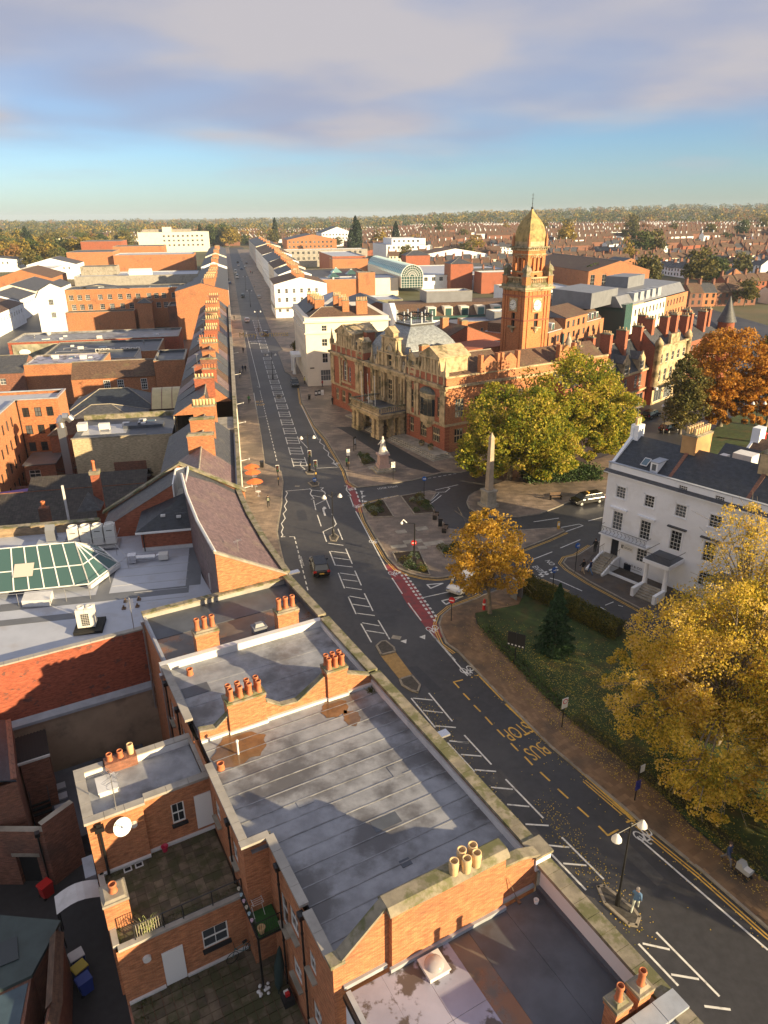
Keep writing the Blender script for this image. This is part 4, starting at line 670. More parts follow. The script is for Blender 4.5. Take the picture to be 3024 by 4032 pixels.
 for s_,z0 in((2.45,3.8),(5.15,3.8)):pipe(T2,(s_,10.45),z0,11.4)
 pipe(T2,(8.75,11.58),7.4,11.35)
 m=T2.mb(); m.tube((13.2,9.6,11.2),(13.2,9.6,12.05),.06,.06,8); m.sphere((13.2,9.6,12.1),.1); m.build('vent_pipe',M_LEADW,T2.o)
 m=T2.mb(); m.lathe(12.6,10.75,[(.22,11.2),(.18,11.5),(.21,11.6),(.15,11.6),(.1,11.3)],12); m.build('vent_pot',M_POTR,T2.o)
 m=T2.mb(); m.tube((.9,5.1,11.2),(.9,5.1,11.5),.05,.05,8); m.sphere((.9,5.1,11.58),.11); m.build('vent_cowl',M_STEEL,T2.o)
 m=T2.mb()
 for i in range(140):a=random.uniform(0,6.28); r=abs(random.gauss(0,.22)); x,y=14.6+r*math.cos(a),.75+.7*r*math.sin(a); h=random.uniform(.05,.2); m.quad((x-.05,y,11.2),(x+.05,y+.03,11.2),(x+.02,y+.05,11.2+h));
 m.build('moss_clump',M_MOSS,T2.o)
 for(a,b_,c_,d_)in((4.9,5.6,4.2,5.6),(8.1,8.5,7.4,8.2),(7.5,8.4,2.6,3.1),(2.6,3.0,5.0,5.5)):box_part(T2,'felt_patch',M_FELTD if a<5 else M_FELTG,a,b_,c_,d_,11.15,11.222)
 wet=plain('felt_wet_rust',(.17,.10,.055),.12,.3,.9,(.07,.055,.045),.6,.8)
 for cx,cy,rx,ry in((13.6,9.4,1.3,1.5),(14.2,3.4,.9,.8),(12.9,2.9,.7,.5)):
  T2.mb().sheet([(cx+rx*(1+.16*math.sin(3*t+cx)+.08*math.sin(7*t))*math.cos(t),cy+ry*(1+.15*math.sin(2*t+cy)+.07*math.sin(9*t))*math.sin(t))for t in[k*math.pi/24 for k in range(48)]],11.224).build('rust_stain',wet,T2.o)
 prof=[(11.1,10.9),(11.1,11.9),(10.2,11.75),(9.45,12.35),(9.4,12.9),(7.3,12.9),(7.2,12.45),(6.33,11.8),(5.33,11.72),(3.6,12.85),(2.2,12.85),(2.1,12.55),(.45,11.85),(.45,10.9)]
 m=T2.mb(); m.extr_s(prof,15.15,15.45); m.build('party_wall',M_BRICK,T2.o)
 for i in range(1,len(prof)-2):
  a,b=prof[i],prof[i+1]
  if abs(a[0]-b[0])>.3 and not(9.41>a[0]>7.29 and b[0]>7.2)and not(3.61>a[0]>2.2):T2.mb().extr_s([a,b,(b[0],b[1]+.1),(a[0],a[1]+.1)],15.1,15.5).build('wall_coping',M_STONEM,T2.o)
 chimney(T2,14.98,15.85,7.3,9.45,11.2,13.3,4,2,'r',M_BRICK,.72,.17); chimney(T2,14.98,15.85,2.15,3.42,11.2,13.3,3,2,'r',M_BRICK,.72,.17)
 m=T2.mb()
 for a,b,s_ in((.5,2.1,15.1),(3.45,7.25,15.1),(9.5,11.1,15.1)):m.box(s_-.12,s_+.06,a,b,11.2,11.38)
 for a,b in((2.1,3.47),(7.25,9.5)):m.box(14.86,14.98,a,b,11.2,11.4)
 m.build('flashing',M_LEADW,T2.o)
 T3=Thing('terrace_building','narrow brick terrace house with pale grey felt roof behind the eight-pot chimney','building',NB,15.45,0)
 m=T3.mb(); wins_on(T3,m,(15.45,0),(23.1,0),0,11.8,rowsw(1,2.6,3,7.8,1.1,1.9,2,4)+rowsw(1,2.6,3,4.2,1.1,2.3,2,4),mi=1)
 wins_on(T3,m,(23.1,11.45),(15.45,11.45),0,11.7,[(1.6,8.6,.9,1.6,2,2),(4.4,8.6,.9,1.6,2,2),(4.4,5.0,.9,1.6,2,2)],sill=M_STONEG); m.wall((23.1,0),(23.1,11.45),8,11.7); m.wall((15.46,11.45),(15.46,0),8,11.2)
 m.build('wall',[M_BRICK,M_CREAM],T3.o)
 for i in range(8):
  a=15.5+i*.93; T3.mb().box(a,a+.95,.5,11.15,11.24,11.3+.012*(i%2)).build('felt_strip',M_FELTG,T3.o)
 box_part(T3,'upstand',M_LEADW,15.5,22.8,.36,.5,11.25,11.66)
 coping(T3,(15.45,.15),(22.7,.15),12.0,.64,.18,M_STONEM,7); coping(T3,(16.6,11.32),(22.6,11.32),11.84,.45,.16,M_CONC,6)
 m=T3.mb(); m.wall((22.8,.36),(15.5,.36),11.5,11.85); m.wall((15.5,11.12),(22.8,11.12),11.25,11.7); m.build('parapet',M_FELTD,T3.o)
 box_part(T3,'party_parapet',M_LEADW,22.68,23.12,.35,11.55,11.25,11.82)
 m=T3.mb(); m.lathe(21.6,10.0,[(.22,11.3),(.18,11.62),(.22,11.72),(.15,11.72),(.1,11.4)],12); m.build('vent_pot',M_POTR,T3.o)
 box_part(T3,'felt_patch',M_FELTD,19.3,20.3,9.3,10.9,11.28,11.325)
 for s_,r in((22.3,.07),(21.4,.05),(18.5,.06)):pipe(T3,(s_,11.6),1.5,11.2,r,M_METAL if s_>22 else M_BLACK)
 T4=Thing('terrace_building','terrace house with dark rust-stained flat roof and pair of three-pot chimneys','building',NB,23.12,0)
 m=T4.mb(); wins_on(T4,m,(23.12,0),(30,0.0),0,11.8,rowsw(1,2.4,3,7.8,1.1,1.9,2,4)+rowsw(1,2.4,3,4.2,1.1,2.3,2,4),mi=1); m.wall((30,0.0),(30,11.2),8,11.8); m.wall((30,11.2),(23.12,11.2),0,11.6); m.build('wall',[M_BRICK,M_CREAM],T4.o)
 T4.mb().sheet([(23.12,.4),(26.6,.4),(26.6,11),(23.12,11)],11.35).build('felt_sheet',M_FELTR,T4.o); T4.mb().box(26.58,29.75,.4,11,11.3,11.38).build('felt_sheet',M_FELTD,T4.o)
 m=T4.mb(); m.box(23.12,29.8,.3,.42,11.3,11.82); m.build('upstand',M_FELTD,T4.o)
 coping(T4,(23.12,.15),(29.9,.15),12.0,.62,.18,M_STONEM,7)
 box_part(T4,'party_parapet',M_CONC,29.72,30.1,.1,11.2,11.3,11.75); coping(T4,(29.9,.2),(29.9,11.25),11.86,.5,.12,M_STONEM,11)
 box_part(T4,'roof_edge_trim',M_LEAD,23.2,29.7,11.0,11.25,11.3,11.55)
 chimney(T4,23.15,23.95,7.55,9.05,11.3,13.1,3,1,'r',M_BRICK,.85,.19); chimney(T4,23.15,23.95,1.9,3.4,11.3,13.0,3,1,'r',M_BRICK,.85,.19)
 m=T4.mb(); m.box(23.9,24.6,4.0,4.9,11.35,11.7); m.box(23.85,24.65,3.95,4.95,11.7,11.78); m.box(24.0,24.5,4.1,4.8,11.78,12.0,0,.1,.1); m.build('roof_vent',M_ZINC,T4.o)
 pipe(T4,(29.3,11.35),4,11.3,.08,M_METAL)
near_terrace()
def rear_wing():
 T=Thing('rear_wing','brick rear wing with dish, two roof terraces and white doors below the grey roofs','building',NB,7.9,11.4)
 m=T.mb(); wins_on(T,m,(12.75,14.85),(12.75,11.42),7.3,10.85,[(14.85-13.5,8.62,.66,1.3,2,2)],rev=.1,sill=M_BLKM)
 m.wall((12.75,14.85),(12.75,14.86),7.3,10.85); m.wall((12.5,14.85),(12.75,14.85),7.3,10.85)
 m.wall((12.5,17.5),(12.5,14.85),0,10.85); m.wall((16.5,17.5),(12.5,17.5),0,10.85); m.wall((16.5,11.42),(16.5,17.5),0,10.85); m.build('wall',M_BRICK,T.o)
 T.mb().sheet([(13.0,11.6),(16.1,11.6),(16.1,17.1),(12.8,17.1),(12.8,14.7),(13.0,14.7)],10.55).build('roof',M_FELTG,T.o)
 m=T.mb(); m.wall((13.02,11.6),(13.02,14.72),10.5,10.95); m.wall((12.84,14.72),(12.84,17.1),10.5,10.95); m.wall((12.84,17.1),(16.1,17.1),10.5,10.95); m.wall((16.1,17.1),(16.1,11.6),10.5,10.95); m.build('parapet',M_LEADW,T.o)
 coping(T,(12.86,11.3),(12.86,14.72),11.0,.44,.15,M_CONC,3); coping(T,(12.63,14.72),(12.63,17.6),11.0,.42,.15,M_CONC,3); coping(T,(12.86,17.34),(16.4,17.34),11.0,.5,.15,M_CONC,4)
 coping(T,(16.34,11.3),(16.34,14.4),11.0,.44,.15,M_CONC,3); coping(T,(16.34,16.1),(16.34,17.6),11.0,.44,.15,M_CONC,1); coping(T,(13.1,11.44),(16.1,11.44),11.0,.36,.15,M_CONC,3)
 st=box_part(T,'chimney_stack',M_BRICKD,15.9,16.55,14.4,16.05,10.5,11.15)
 for d,k in((15.75,'r'),(15.2,'r'),(14.65,'b')):link('chimney_pot',pot_mesh(k,.17,.45 if k=='r' else .65),st,(16.25-7.9,d-11.4,11.12))
 m=T.mb(); m.box(14.35,15.5,15.72,16.62,10.55,10.8); m.box(14.3,15.55,15.67,16.67,10.8,10.88); m.build('roof_hatch',M_LEADW,T.o)
 box_part(T,'door',M_WPAINT,12.68,12.74,11.37,12.3,7.75,9.95); box_part(T,'wall_skirting',M_LEADW,12.38,12.5,14.86,17.4,7.4,7.55); box_part(T,'wall_skirting',M_LEADW,12.62,12.75,11.42,14.84,7.4,7.55)
 m=T.mb(); m.box(12.2,12.5,16.75,17.2,10.35,10.6); m.tube((12.36,16.97,10.35),(12.36,16.97,7.4),.07,.07,8); m.box(12.3,12.9,16.85,17.1,10.55,10.75); m.build('drainpipe',M_BLACK,T.o)
 dm=T.mb(); c=Vector((12.05,15.95,10.35)); n=Vector((-.80,-.25,.35)).normalized(); b=n.orthogonal().normalized(); e=n.cross(b); rings=[]
 for r,h in((0,-.09),(.2,-.075),(.36,-.04),(.46,0.0)):
  rings.append([tuple(c+n*h+r*(math.cos(t)*b+math.sin(t)*e))for t in[i*math.pi/8 for i in range(16)]])
 for j in range(3):
  dm.add(rings[j]+rings[j+1],[(i,(i+1)%16,16+(i+1)%16,16+i)for i in range(16)],0,True)
 dm.tube(tuple(c),(12.5,15.95,10.3),.04,.04,6,0); dm.tube(tuple(c-b*.4),tuple(c+n*.5-b*.25),.02,.02,5,0); dm.tube(tuple(c+n*.45-b*.25),tuple(c+n*.6-b*.22),.05,.05,6,0); dm.build('satellite_dish',M_WPAINT,T.o)
 T.mb().tube((12.5,15.4,9.85),(12.38,15.4,9.85),.18,.16,14).build('wall_lamp',M_ACW,T.o)
 a=T.mb(); a.tube((12.62,16.05,10.9),(12.75,16.0,13.2),.025,.025,6)
 for z,L,az in((13.1,1.1,.5),(12.85,.9,2.2)):
  dx,dy=math.cos(az),math.sin(az); a.tube((12.74-dx*L/2,16.0-dy*L/2,z),(12.74+dx*L/2,16.0+dy*L/2,z),.014,.014,5)
  for i in range(12):t=-L/2+L*i/11; w=.22; a.tube((12.74+dx*t-dy*w,16.0+dy*t+dx*w,z),(12.74+dx*t+dy*w,16.0+dy*t-dx*w,z),.009,.009,4)
 for i in range(6):a.tube((12.5,15.8,12.7+.09*i),(12.98,16.2,12.7+.09*i),.008,.008,4)
 for k in range(10):t0,t1=k*math.pi/5,(k+1)*math.pi/5; a.tube((12.7+.3*math.cos(t0),16+.3*math.sin(t0),12.45),(12.7+.3*math.cos(t1),16+.3*math.sin(t1),12.45),.012,.012,4)
 a.build('aerial',M_METAL,T.o)
 T.mb().sheet([(7.95,11.42),(12.7,11.42),(12.45,17.25),(7.95,17.25)],7.33).build('terrace_bed',M_SOIL,T.o)
 ms=[MB().box(.006,.442,.006,.442,-.05,.0).mesh('paving_slab',plain('slab_%d'%k,c,.85,.3,1.6,(.045,.05,.016),.8,1.2,bmp=.012,drange=(.42,.6)))for k,c in enumerate(((.115,.09,.06),(.085,.068,.045),(.14,.11,.075)))]
 for i in range(10):
  for j in range(13):
   if i*.45+8.1>12.3 and j*.45>5.6:continue
   link('paving_slab',random.choice(ms),T.o,(.2+i*.45,.12+j*.45,7.4+random.uniform(-.012,.012)))
 m=T.mb(); wins_on(T,m,(7.9,17.4),(7.9,11.3),3.6,7.35,[(17.4-13.62,5.0,1.25,1.25,2,2)],rev=.1,sill=M_BLKM); m.wall((12.5,17.4),(7.9,17.4),0,7.35); m.build('lower_wall',M_BRICK,T.o)
 box_part(T,'wall_coping',M_CONC,7.82,8.12,11.3,17.3,7.35,7.5); box_part(T,'wall_coping',M_CONC,8.12,12.5,17.2,17.48,7.35,7.55)
 box_part(T,'door',M_WPAINT,7.82,7.89,14.58,15.56,3.86,6.05); T.mb().tube((7.9,16.2,6.2),(7.76,16.2,6.2),.2,.18,14).build('wall_lamp',M_ACW,T.o)
 box_part(T,'wall_skirting',M_LEADW,7.78,7.9,11.5,14.55,3.8,3.93); box_part(T,'wall_skirting',M_LEADW,7.78,7.9,15.6,17.3,3.8,3.93)
 chimney(T,9.05,10.2,16.42,17.52,3.0,9.1,1,1,'r',M_BRICK,.5,.2,M_STONEG,capo=.04,band=False)
 r=T.mb(); r.tube((8.0,11.42,8.4),(8.0,16.5,8.4),.03,.03,6); r.tube((8.0,11.42,7.62),(8.0,16.5,7.62),.02,.02,6)
 for d in(11.45,12.9,14.3,15.2,16.5):r.tube((8.0,d,7.45),(8.0,d,8.42),.03,.03,6)
 r.build('railing',M_FRAMED,T.o)
 for i in range(11):link('railing_bar',cached('rbar',lambda:MB().tube((0,0,0),(0,0,.8),.014,.014,5).mesh('railing_bar',M_STONEG)),T.o,(8.0-7.9,15.3+i*.11-11.4,7.6))
 for d in(16.09,15.53):
  g=box_part(T,'floor_grate',M_LEADW,12.03,12.33,d-.2,d+.2,7.41,7.45); link('grate_opening',T.mb().box(12.08,12.28,d-.14,d+.14,7.452,7.458).mesh('g',M_BLKM),g)
 pl=T.mb()
 for k in range(5):
  for i in range(5):
   a=random.uniform(0,6.28); s_,d_=8.2+random.uniform(-.1,.1),15.9+random.uniform(-.2,.2); pl.path([(s_,d_,7.4),(s_+.2*math.cos(a),d_+.2*math.sin(a),7.8+random.random()*.4),(s_+.4*math.cos(a),d_+.4*math.sin(a),7.7+random.random()*.5)],.012,4)
 pl.build('weed',plain('weed',(.24,.27,.09),.8),T.o)
 mo=T.mb()
 for i in range(900):
  e=random.random();
  s_,d_=(random.uniform(8.1,8.6),random.uniform(11.5,16.5))if e<.5 else((random.uniform(8.2,12.3),random.uniform(17.0,17.25))if e<.75 else(random.uniform(12.1,12.5),random.uniform(14.9,17.2)))
  h=random.uniform(.03,.12); mo.quad((s_-.05,d_,7.4),(s_+.05,d_+.02,7.4),(s_+random.uniform(-.05,.05),d_+.04,7.4+h))
 o=mo.build('moss',M_MOSS,T.o); o['kind']='stuff'
 L=Thing('lower_terrace','dark mossy slab terrace in shade at the foot of the rear wing','terrace',NB,0,10.4)
 L.mb().box(-6,7.9,10.32,17.4,0,3.72).build('terrace_base',M_BRICKD,L.o)
 for i in range(26):
  for j in range(15):
   s_,d_=7.45-i*.46,10.4+j*.46
   if d_>17 or i>17:continue
   link('paving_slab',random.choice(ms),L.o,(s_,d_-10.4,3.79+random.uniform(-.012,.012)))
 mo=L.mb()
 for i in range(500):s_,d_=(random.uniform(-.3,7.8),random.uniform(16.6,17.3))if random.random()<.6 else(random.uniform(7.4,7.8),random.uniform(12,17)); mo.quad((s_-.06,d_,3.8),(s_+.06,d_+.02,3.8),(s_,d_+.04,3.8+random.uniform(.03,.12)))
 o=mo.build('moss',M_MOSS,L.o); o['kind']='stuff'
 B=Thing('balcony','black steel balcony with bright green turf floor on the rear wall','balcony',NB,5.4,10.35)
 B.mb().box(5.4,8.0,10.35,11.6,7.2,7.3).build('floor_frame',M_BLACK,B.o); B.mb().box(5.45,7.9,10.4,11.5,7.3,7.33).build('turf',M_TURF,B.o)
 r=B.mb()
 for z in(8.35,7.45):r.tube((5.42,10.4,z),(5.42,11.58,z),.025,.025,5); r.tube((5.42,11.58,z),(8.0,11.58,z),.025,.025,5)
 for i in range(12):r.tube((5.42,10.4+i*.105,7.3),(5.42,10.4+i*.105,8.35),.01,.01,4)
 for i in range(24):r.tube((5.42+i*.11,11.58,7.3),(5.42+i*.11,11.58,8.35),.01,.01,4)
 r.build('railing',M_BLACK,B.o); B.mb().tube((5.45,11.55,3.8),(5.45,11.55,7.2),.06,.06,8).build('post',M_BLACK,B.o)
 st=B.mb()
 for i in range(14):st.sphere((5.4+random.uniform(-.3,.3),11.55+random.uniform(-.3,.3),3.84),.09,.09,.07,6,4)
 st.build('base_stones',M_LEADW,B.o)
rear_wing()
def yard_things():
 T=Thing('laundry_airer','white folding laundry airer standing on the green balcony turf','airer',NB,6.9,11.1,7.33)
 m=T.lm()
 for y in(-.25,.25):
  m.tube((-.45,y,0),(.45,y,.85),.012,.012,5); m.tube((.45,y,0),(-.45,y,.85),.012,.012,5)
 for i in range(9):x=-.45+i*.11; m.tube((x,-.25,.85),(x,.25,.85),.008,.008,4)
 m.tube((-.45,-.25,.85),(.45,-.25,.85),.012,.012,5); m.tube((-.45,.25,.85),(.45,.25,.85),.012,.012,5); m.build('frame',M_WPAINT,T.o)
 T=Thing('folding_chair','grey folded garden chair leaning on the balcony house wall','chair',NB,7.4,10.75,7.33,.4)
 m=T.lm();
 for x in(-.2,.2):m.tube((x,.0,0),(x,-.25,1.0),.015,.015,5); m.tube((x,-.1,0),(x,-.2,.95),.015,.015,5)
 m.tube((-.2,-.25,1),(.2,-.25,1),.015,.015,5); m.build('frame',M_METAL,T.o); T.lm().quad((-.18,-.12,.3),(.18,-.12,.3),(.18,-.22,.9),(-.18,-.22,.9)).build('seat',M_STONEG,T.o)
 T=Thing('flower_pot','buff round flower pot in the near corner of the balcony','pot',NB,5.65,11.3,7.33); T.lm().lathe(0,0,[(.12,0),(.18,.3),(.2,.34),(.15,.34),(.13,.2)],12).build('pot',M_POTB,T.o)
 for i in range(6):
  T=Thing('hanging_pot','small pastel flower pot hung on the balcony rail, number %s from the near corner'%('one two three four five six'.split()[i]),'pot',NB,5.8+i*.38,11.66,8.1,0,'pots on the balcony rail'); T.lm().lathe(0,0,[(.05,0),(.08,.14),(.06,.14),(.05,.05)],9).build('pot',flat('pastel%d'%(i%3),[(.6,.45,.55),(.4,.55,.62),(.6,.55,.45)][i%3],.5),T.o)
 T=Thing('bucket','red bucket against the brick wall on the upper mossy terrace','bucket',NB,12.45,14.15,7.4); T.lm().lathe(0,0,[(.13,0),(.17,.3),(.19,.32),(.16,.32),(.12,.05)],14).build('body',flat('bucket_red',(.5,.03,.08),.4),T.o)
 T=Thing('bicycle','dark bicycle lying against the wall on the lower terrace','bicycle',NB,7.55,11.9,3.8,1.75)
 w=cached('bwheel',lambda:None)
 for x in(-.52,.52):
  m=T.lm()
  for k in range(16):t0,t1=k*math.pi/8,(k+1)*math.pi/8; m.tube((x+.33*math.cos(t0),.0,.34+.33*math.sin(t0)),(x+.33*math.cos(t1),0,.34+.33*math.sin(t1)),.018,.018,5)
  for k in range(6):t0=k*math.pi/6; m.tube((x+.32*math.cos(t0),0,.34+.32*math.sin(t0)),(x-.32*math.cos(t0),0,.34-.32*math.sin(t0)),.004,.004,3)
  m.build('wheel',M_BLKM,T.o)
 m=T.lm(); m.path([(-.52,0,.34),(-.05,0,.32),(.35,0,.78),(-.18,0,.8),(-.05,0,.32)],.018,6); m.path([(-.52,0,.34),(-.18,0,.8)],.014,5); m.path([(.35,0,.85),(.52,0,.34)],.018,6); m.build('frame',flat('bike_teal',(.05,.16,.17),.4),T.o)
 m=T.lm(); m.path([(.3,-.25,.95),(.36,0,.92),(.3,.25,.95)],.014,5); m.build('handlebar',M_BLACK,T.o); T.lm().box(-.32,-.08,-.06,.06,.86,.92).build('saddle',M_BLKM,T.o)
 T=Thing('parasol','closed dark green garden parasol leaning below the balcony','parasol',NB,4.9,11.0,3.8,.3); m=T.lm(); m.lathe(0,0,[(.05,.2),(.2,.5),(.26,1.4),(.1,2.2),(.02,2.4)],9); m.tube((0,0,0),(0,0,.4),.03,.03,6); o=m.build('canopy',flat('parasol_green',(.012,.03,.028),.8),T.o); o.rotation_euler=(.25,.2,0)
 T=Thing('storage_box','black storage crate with odds and ends below the balcony','box',NB,4.35,10.75,3.8); T.lm().box(-.3,.3,-.25,.25,0,.45).build('body',M_BLKM,T.o); m=T.lm(); m.box(-.1,.05,-.1,.1,.45,.65); m.build('contents',M_RED,T.o); T.lm().box(.06,.2,-.1,.12,.45,.58).build('contents',M_WPAINT,T.o)
 T=Thing('trampoline_cover','dark teal garden box on the lower terrace by the frame edge','box',NB,3.4,13.9,3.8,.6); T.lm().box(-.9,.9,-.7,.7,0,.6).build('lid',flat('teal_dark',(.015,.04,.05),.5),T.o)
 def bin_(name,label,s,d,body,lid,rot=0.0,z=0.0,lying=False):
  T=Thing(name,label,'bin',NB,s,d,z,rot); m=T.lm(); m.box(-.27,.27,-.3,.3,.08,.95,0,-.03,-.04); m.build('body',body,T.o)
  m=T.lm(); m.box(-.31,.31,-.35,.36,.95,1.03); m.tube((-.3,.38,.98),(.3,.38,.98),.03,.03,6); m.build('lid',lid,T.o)
  for x in(-.25,.25):T.lm().tube((x-.03,.3,.1),(x+.03,.3,.1),.1,.1,10).build('wheel',M_BLKM,T.o)
 bl=flat('bin_blue',(.02,.05,.28),.45); ye=flat('bin_yellow',(.45,.36,.03),.45)
 bin_('wheelie_bin','blue wheelie bin with blue lid in the dark alley',12.5,19.2,bl,bl,.3); bin_('wheelie_bin','wheelie bin with yellow lid in the dark alley',13.3,19.3,bl,ye,.4); bin_('wheelie_bin','wheelie bin with pale lid in the dark alley',14.1,19.35,bl,M_LEADW,.2)
 bin_('wheelie_bin','bright red wheelie bin by the dark doorway',19.8,20.45,M_RED,M_RED,.5)
 S=link('yard',MB().box(-12,32,9.9,32,-1.2,.03).mesh('yard',M_ASPHB),None,NB.W(0,0,0),NB.yaw); tag(S,None,None,None,'structure')
 T=Thing('mottled_brick_wall','long mottled red brick wall with grey ledge and rendered base','building',NB,29.8,11.2)
 m=T.mb(); m.wall((29.9,24),(29.9,11.2),5.95,10.5); m.build('wall',M_BRICKM,T.o)
 m=T.mb(); m.wall((29.72,24),(29.72,11.2),0,5.6); m.build('rendered_base',plain('render_tan',(.36,.27,.19),.85,.12,.5,(.12,.1,.08),.6,.35),T.o)
 m=T.mb(); m.extr_d([(29.5,5.55),(29.95,5.55),(29.95,6.1),(29.5,5.78)],11.2,24); m.build('ledge',M_LEAD,T.o)
 coping(T,(30.05,11.25),(30.05,24),10.62,.42,.12,M_CONC,14)
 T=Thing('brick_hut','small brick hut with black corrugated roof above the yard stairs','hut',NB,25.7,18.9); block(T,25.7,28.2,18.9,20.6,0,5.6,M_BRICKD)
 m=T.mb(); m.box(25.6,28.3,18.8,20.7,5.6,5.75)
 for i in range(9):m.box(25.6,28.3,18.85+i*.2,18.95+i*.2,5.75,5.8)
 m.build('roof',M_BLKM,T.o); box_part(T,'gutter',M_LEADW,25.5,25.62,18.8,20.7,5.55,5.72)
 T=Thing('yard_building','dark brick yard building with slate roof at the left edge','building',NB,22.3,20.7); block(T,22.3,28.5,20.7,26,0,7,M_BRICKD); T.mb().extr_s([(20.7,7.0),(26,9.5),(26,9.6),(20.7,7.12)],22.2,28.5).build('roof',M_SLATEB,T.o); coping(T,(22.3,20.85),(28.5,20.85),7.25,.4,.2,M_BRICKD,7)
 T=Thing('outside_stair','black steel outside stair with handrails in the dark yard','stair',NB,24.9,20.0)
 for i in range(10):box_part(T,'step',M_BLACK,25.0+i*.28,25.26+i*.28,19.4,20.5,1.6+i*.2,1.66+i*.2)
 r=T.mb()
 for d in(19.4,20.5):
  r.tube((24.9,d,2.6),(27.8,d,4.7),.025,.025,5)
  for i in range(8):r.tube((25.0+i*.38,d,1.6+i*.27),(25.0+i*.38,d,2.65+i*.27),.012,.012,4)
 r.build('handrail',M_BLACK,T.o)
 T=Thing('stair_treads','row of pale roof slabs laid beside the yard stair','slabs',NB,23,18.8,1.2)
 for i in range(5):link('slab',cached('yslab',lambda:MB().box(-.3,.3,-.45,.45,0,.12).mesh('slab',M_LEAD)),T.o,(i*1.05,.0,.3))
 T.lm().box(-1,6,-6,.6,-1.2,.25).build('flat_roof',M_FELTD,T.o)
 T=Thing('alley_wall','dark brick alley wall with doorway beside the red bin','wall',NB,20,18); W=[(22.2,23.2),(20.3,19.9),(21.3,18.0)]
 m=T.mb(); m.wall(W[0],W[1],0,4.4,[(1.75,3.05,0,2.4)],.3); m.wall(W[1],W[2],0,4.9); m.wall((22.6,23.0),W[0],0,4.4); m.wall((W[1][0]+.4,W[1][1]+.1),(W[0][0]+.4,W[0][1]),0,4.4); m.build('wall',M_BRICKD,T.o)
 m=T.mb(); m.quad((22.2,23.2,4.4),(20.3,19.9,4.4),(20.7,19.75,4.4),(22.6,23.05,4.4)); m.quad((20.3,19.9,4.9),(21.3,18.0,4.9),(21.65,18.2,4.9),(20.65,20.05,4.9)); m.build('coping',M_STONEG,T.o)
 m=T.mb(); t=((W[1][0]-W[0][0])/3.81,(W[1][1]-W[0][1])/3.81); P_=lambda a,o:(W[0][0]+t[0]*a+t[1]*o,W[0][1]+t[1]*a-t[0]*o)
 q=[P_(1.55,.04),P_(3.25,.04),P_(3.25,-.2),P_(1.55,-.2)]; m.prism(q,2.4,2.65,bottom=True); m.build('lintel',M_STONEG,T.o)
 m=T.mb(); q=[P_(1.7,-.28),P_(3.1,-.28),P_(3.1,-.34),P_(1.7,-.34)]; m.prism(q,0,2.4); m.build('door',M_BLKM,T.o)
 p2=P_(3.5,.1); pipe(T,p2,0,4.2,.06)
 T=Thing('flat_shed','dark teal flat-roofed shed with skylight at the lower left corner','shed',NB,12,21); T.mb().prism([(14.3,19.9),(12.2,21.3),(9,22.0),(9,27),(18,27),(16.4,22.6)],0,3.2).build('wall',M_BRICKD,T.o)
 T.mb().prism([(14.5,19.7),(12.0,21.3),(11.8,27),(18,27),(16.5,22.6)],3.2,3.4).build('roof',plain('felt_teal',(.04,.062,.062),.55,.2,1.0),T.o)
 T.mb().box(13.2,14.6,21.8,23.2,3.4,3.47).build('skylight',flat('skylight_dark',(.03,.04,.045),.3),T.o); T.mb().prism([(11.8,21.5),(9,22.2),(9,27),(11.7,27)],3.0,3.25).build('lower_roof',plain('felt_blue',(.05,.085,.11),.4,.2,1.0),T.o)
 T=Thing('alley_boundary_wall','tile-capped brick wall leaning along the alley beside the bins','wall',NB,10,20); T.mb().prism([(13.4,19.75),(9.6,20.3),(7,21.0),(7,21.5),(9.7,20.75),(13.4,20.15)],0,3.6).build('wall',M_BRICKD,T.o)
 m=T.mb(); m.quad((13.5,19.6,3.6),(13.5,20.3,3.6),(13.5,19.95,3.95)); m.quad((13.5,19.6,3.6),(13.5,19.95,3.95),(9.7,20.5,3.95),(9.6,20.1,3.6)); m.quad((13.5,19.95,3.95),(13.5,20.3,3.6),(9.7,20.85,3.6),(9.7,20.5,3.95)); m.quad((9.6,20.1,3.6),(9.7,20.5,3.95),(7,21.3,3.95),(7,20.9,3.6)); m.build('tile_capping',M_TILE,T.o)
 T=Thing('canopy_sheet','curved pale plastic canopy over the alley door','canopy',NB,16.5,18.2,0); m=T.mb()
 for i in range(6):
  a,b=i/6,(i+1)/6; m.quad((15.6,17.6+a*2.3,2.7+.35*math.sin(a*3.14)),(16.9,17.6+a*2.3,2.7+.35*math.sin(a*3.14)),(16.9,17.6+b*2.3,2.7+.35*math.sin(b*3.14)),(15.6,17.6+b*2.3,2.7+.35*math.sin(b*3.14)))
 m.build('sheet',M_LEADW,T.o); m=T.mb(); m.tube((15.65,19.85,0),(15.65,19.85,2.7),.04,.04,6); m.tube((16.85,19.85,0),(16.85,19.85,2.7),.04,.04,6); m.build('post',M_BLACK,T.o)
 T=Thing('wall_heater_unit','grey wall-hung air unit in the alley beside the rear wing','unit',NB,18.2,17.9,2.0); T.lm().box(-.8,.8,-.3,.3,0,.6).build('casing',M_LEAD,T.o); T.lm().box(-.7,.7,-.34,-.3,.1,.5).build('grille',M_BLKM,T.o); T.lm().box(-.9,.9,-.35,.35,-.08,0).build('bracket',M_BLACK,T.o)
 T=Thing('broom','wooden broom leaning on the brick wall of the dark front roof','broom',NB,-.5,1.7,10.3); m=T.lm(); m.tube((-.15,-.1,.05),(.1,.35,1.4),.016,.016,6); m.build('handle',M_WOOD,T.o); T.lm().box(-.32,0,-.16,-.04,0,.1).build('head',M_WOOD,T.o)
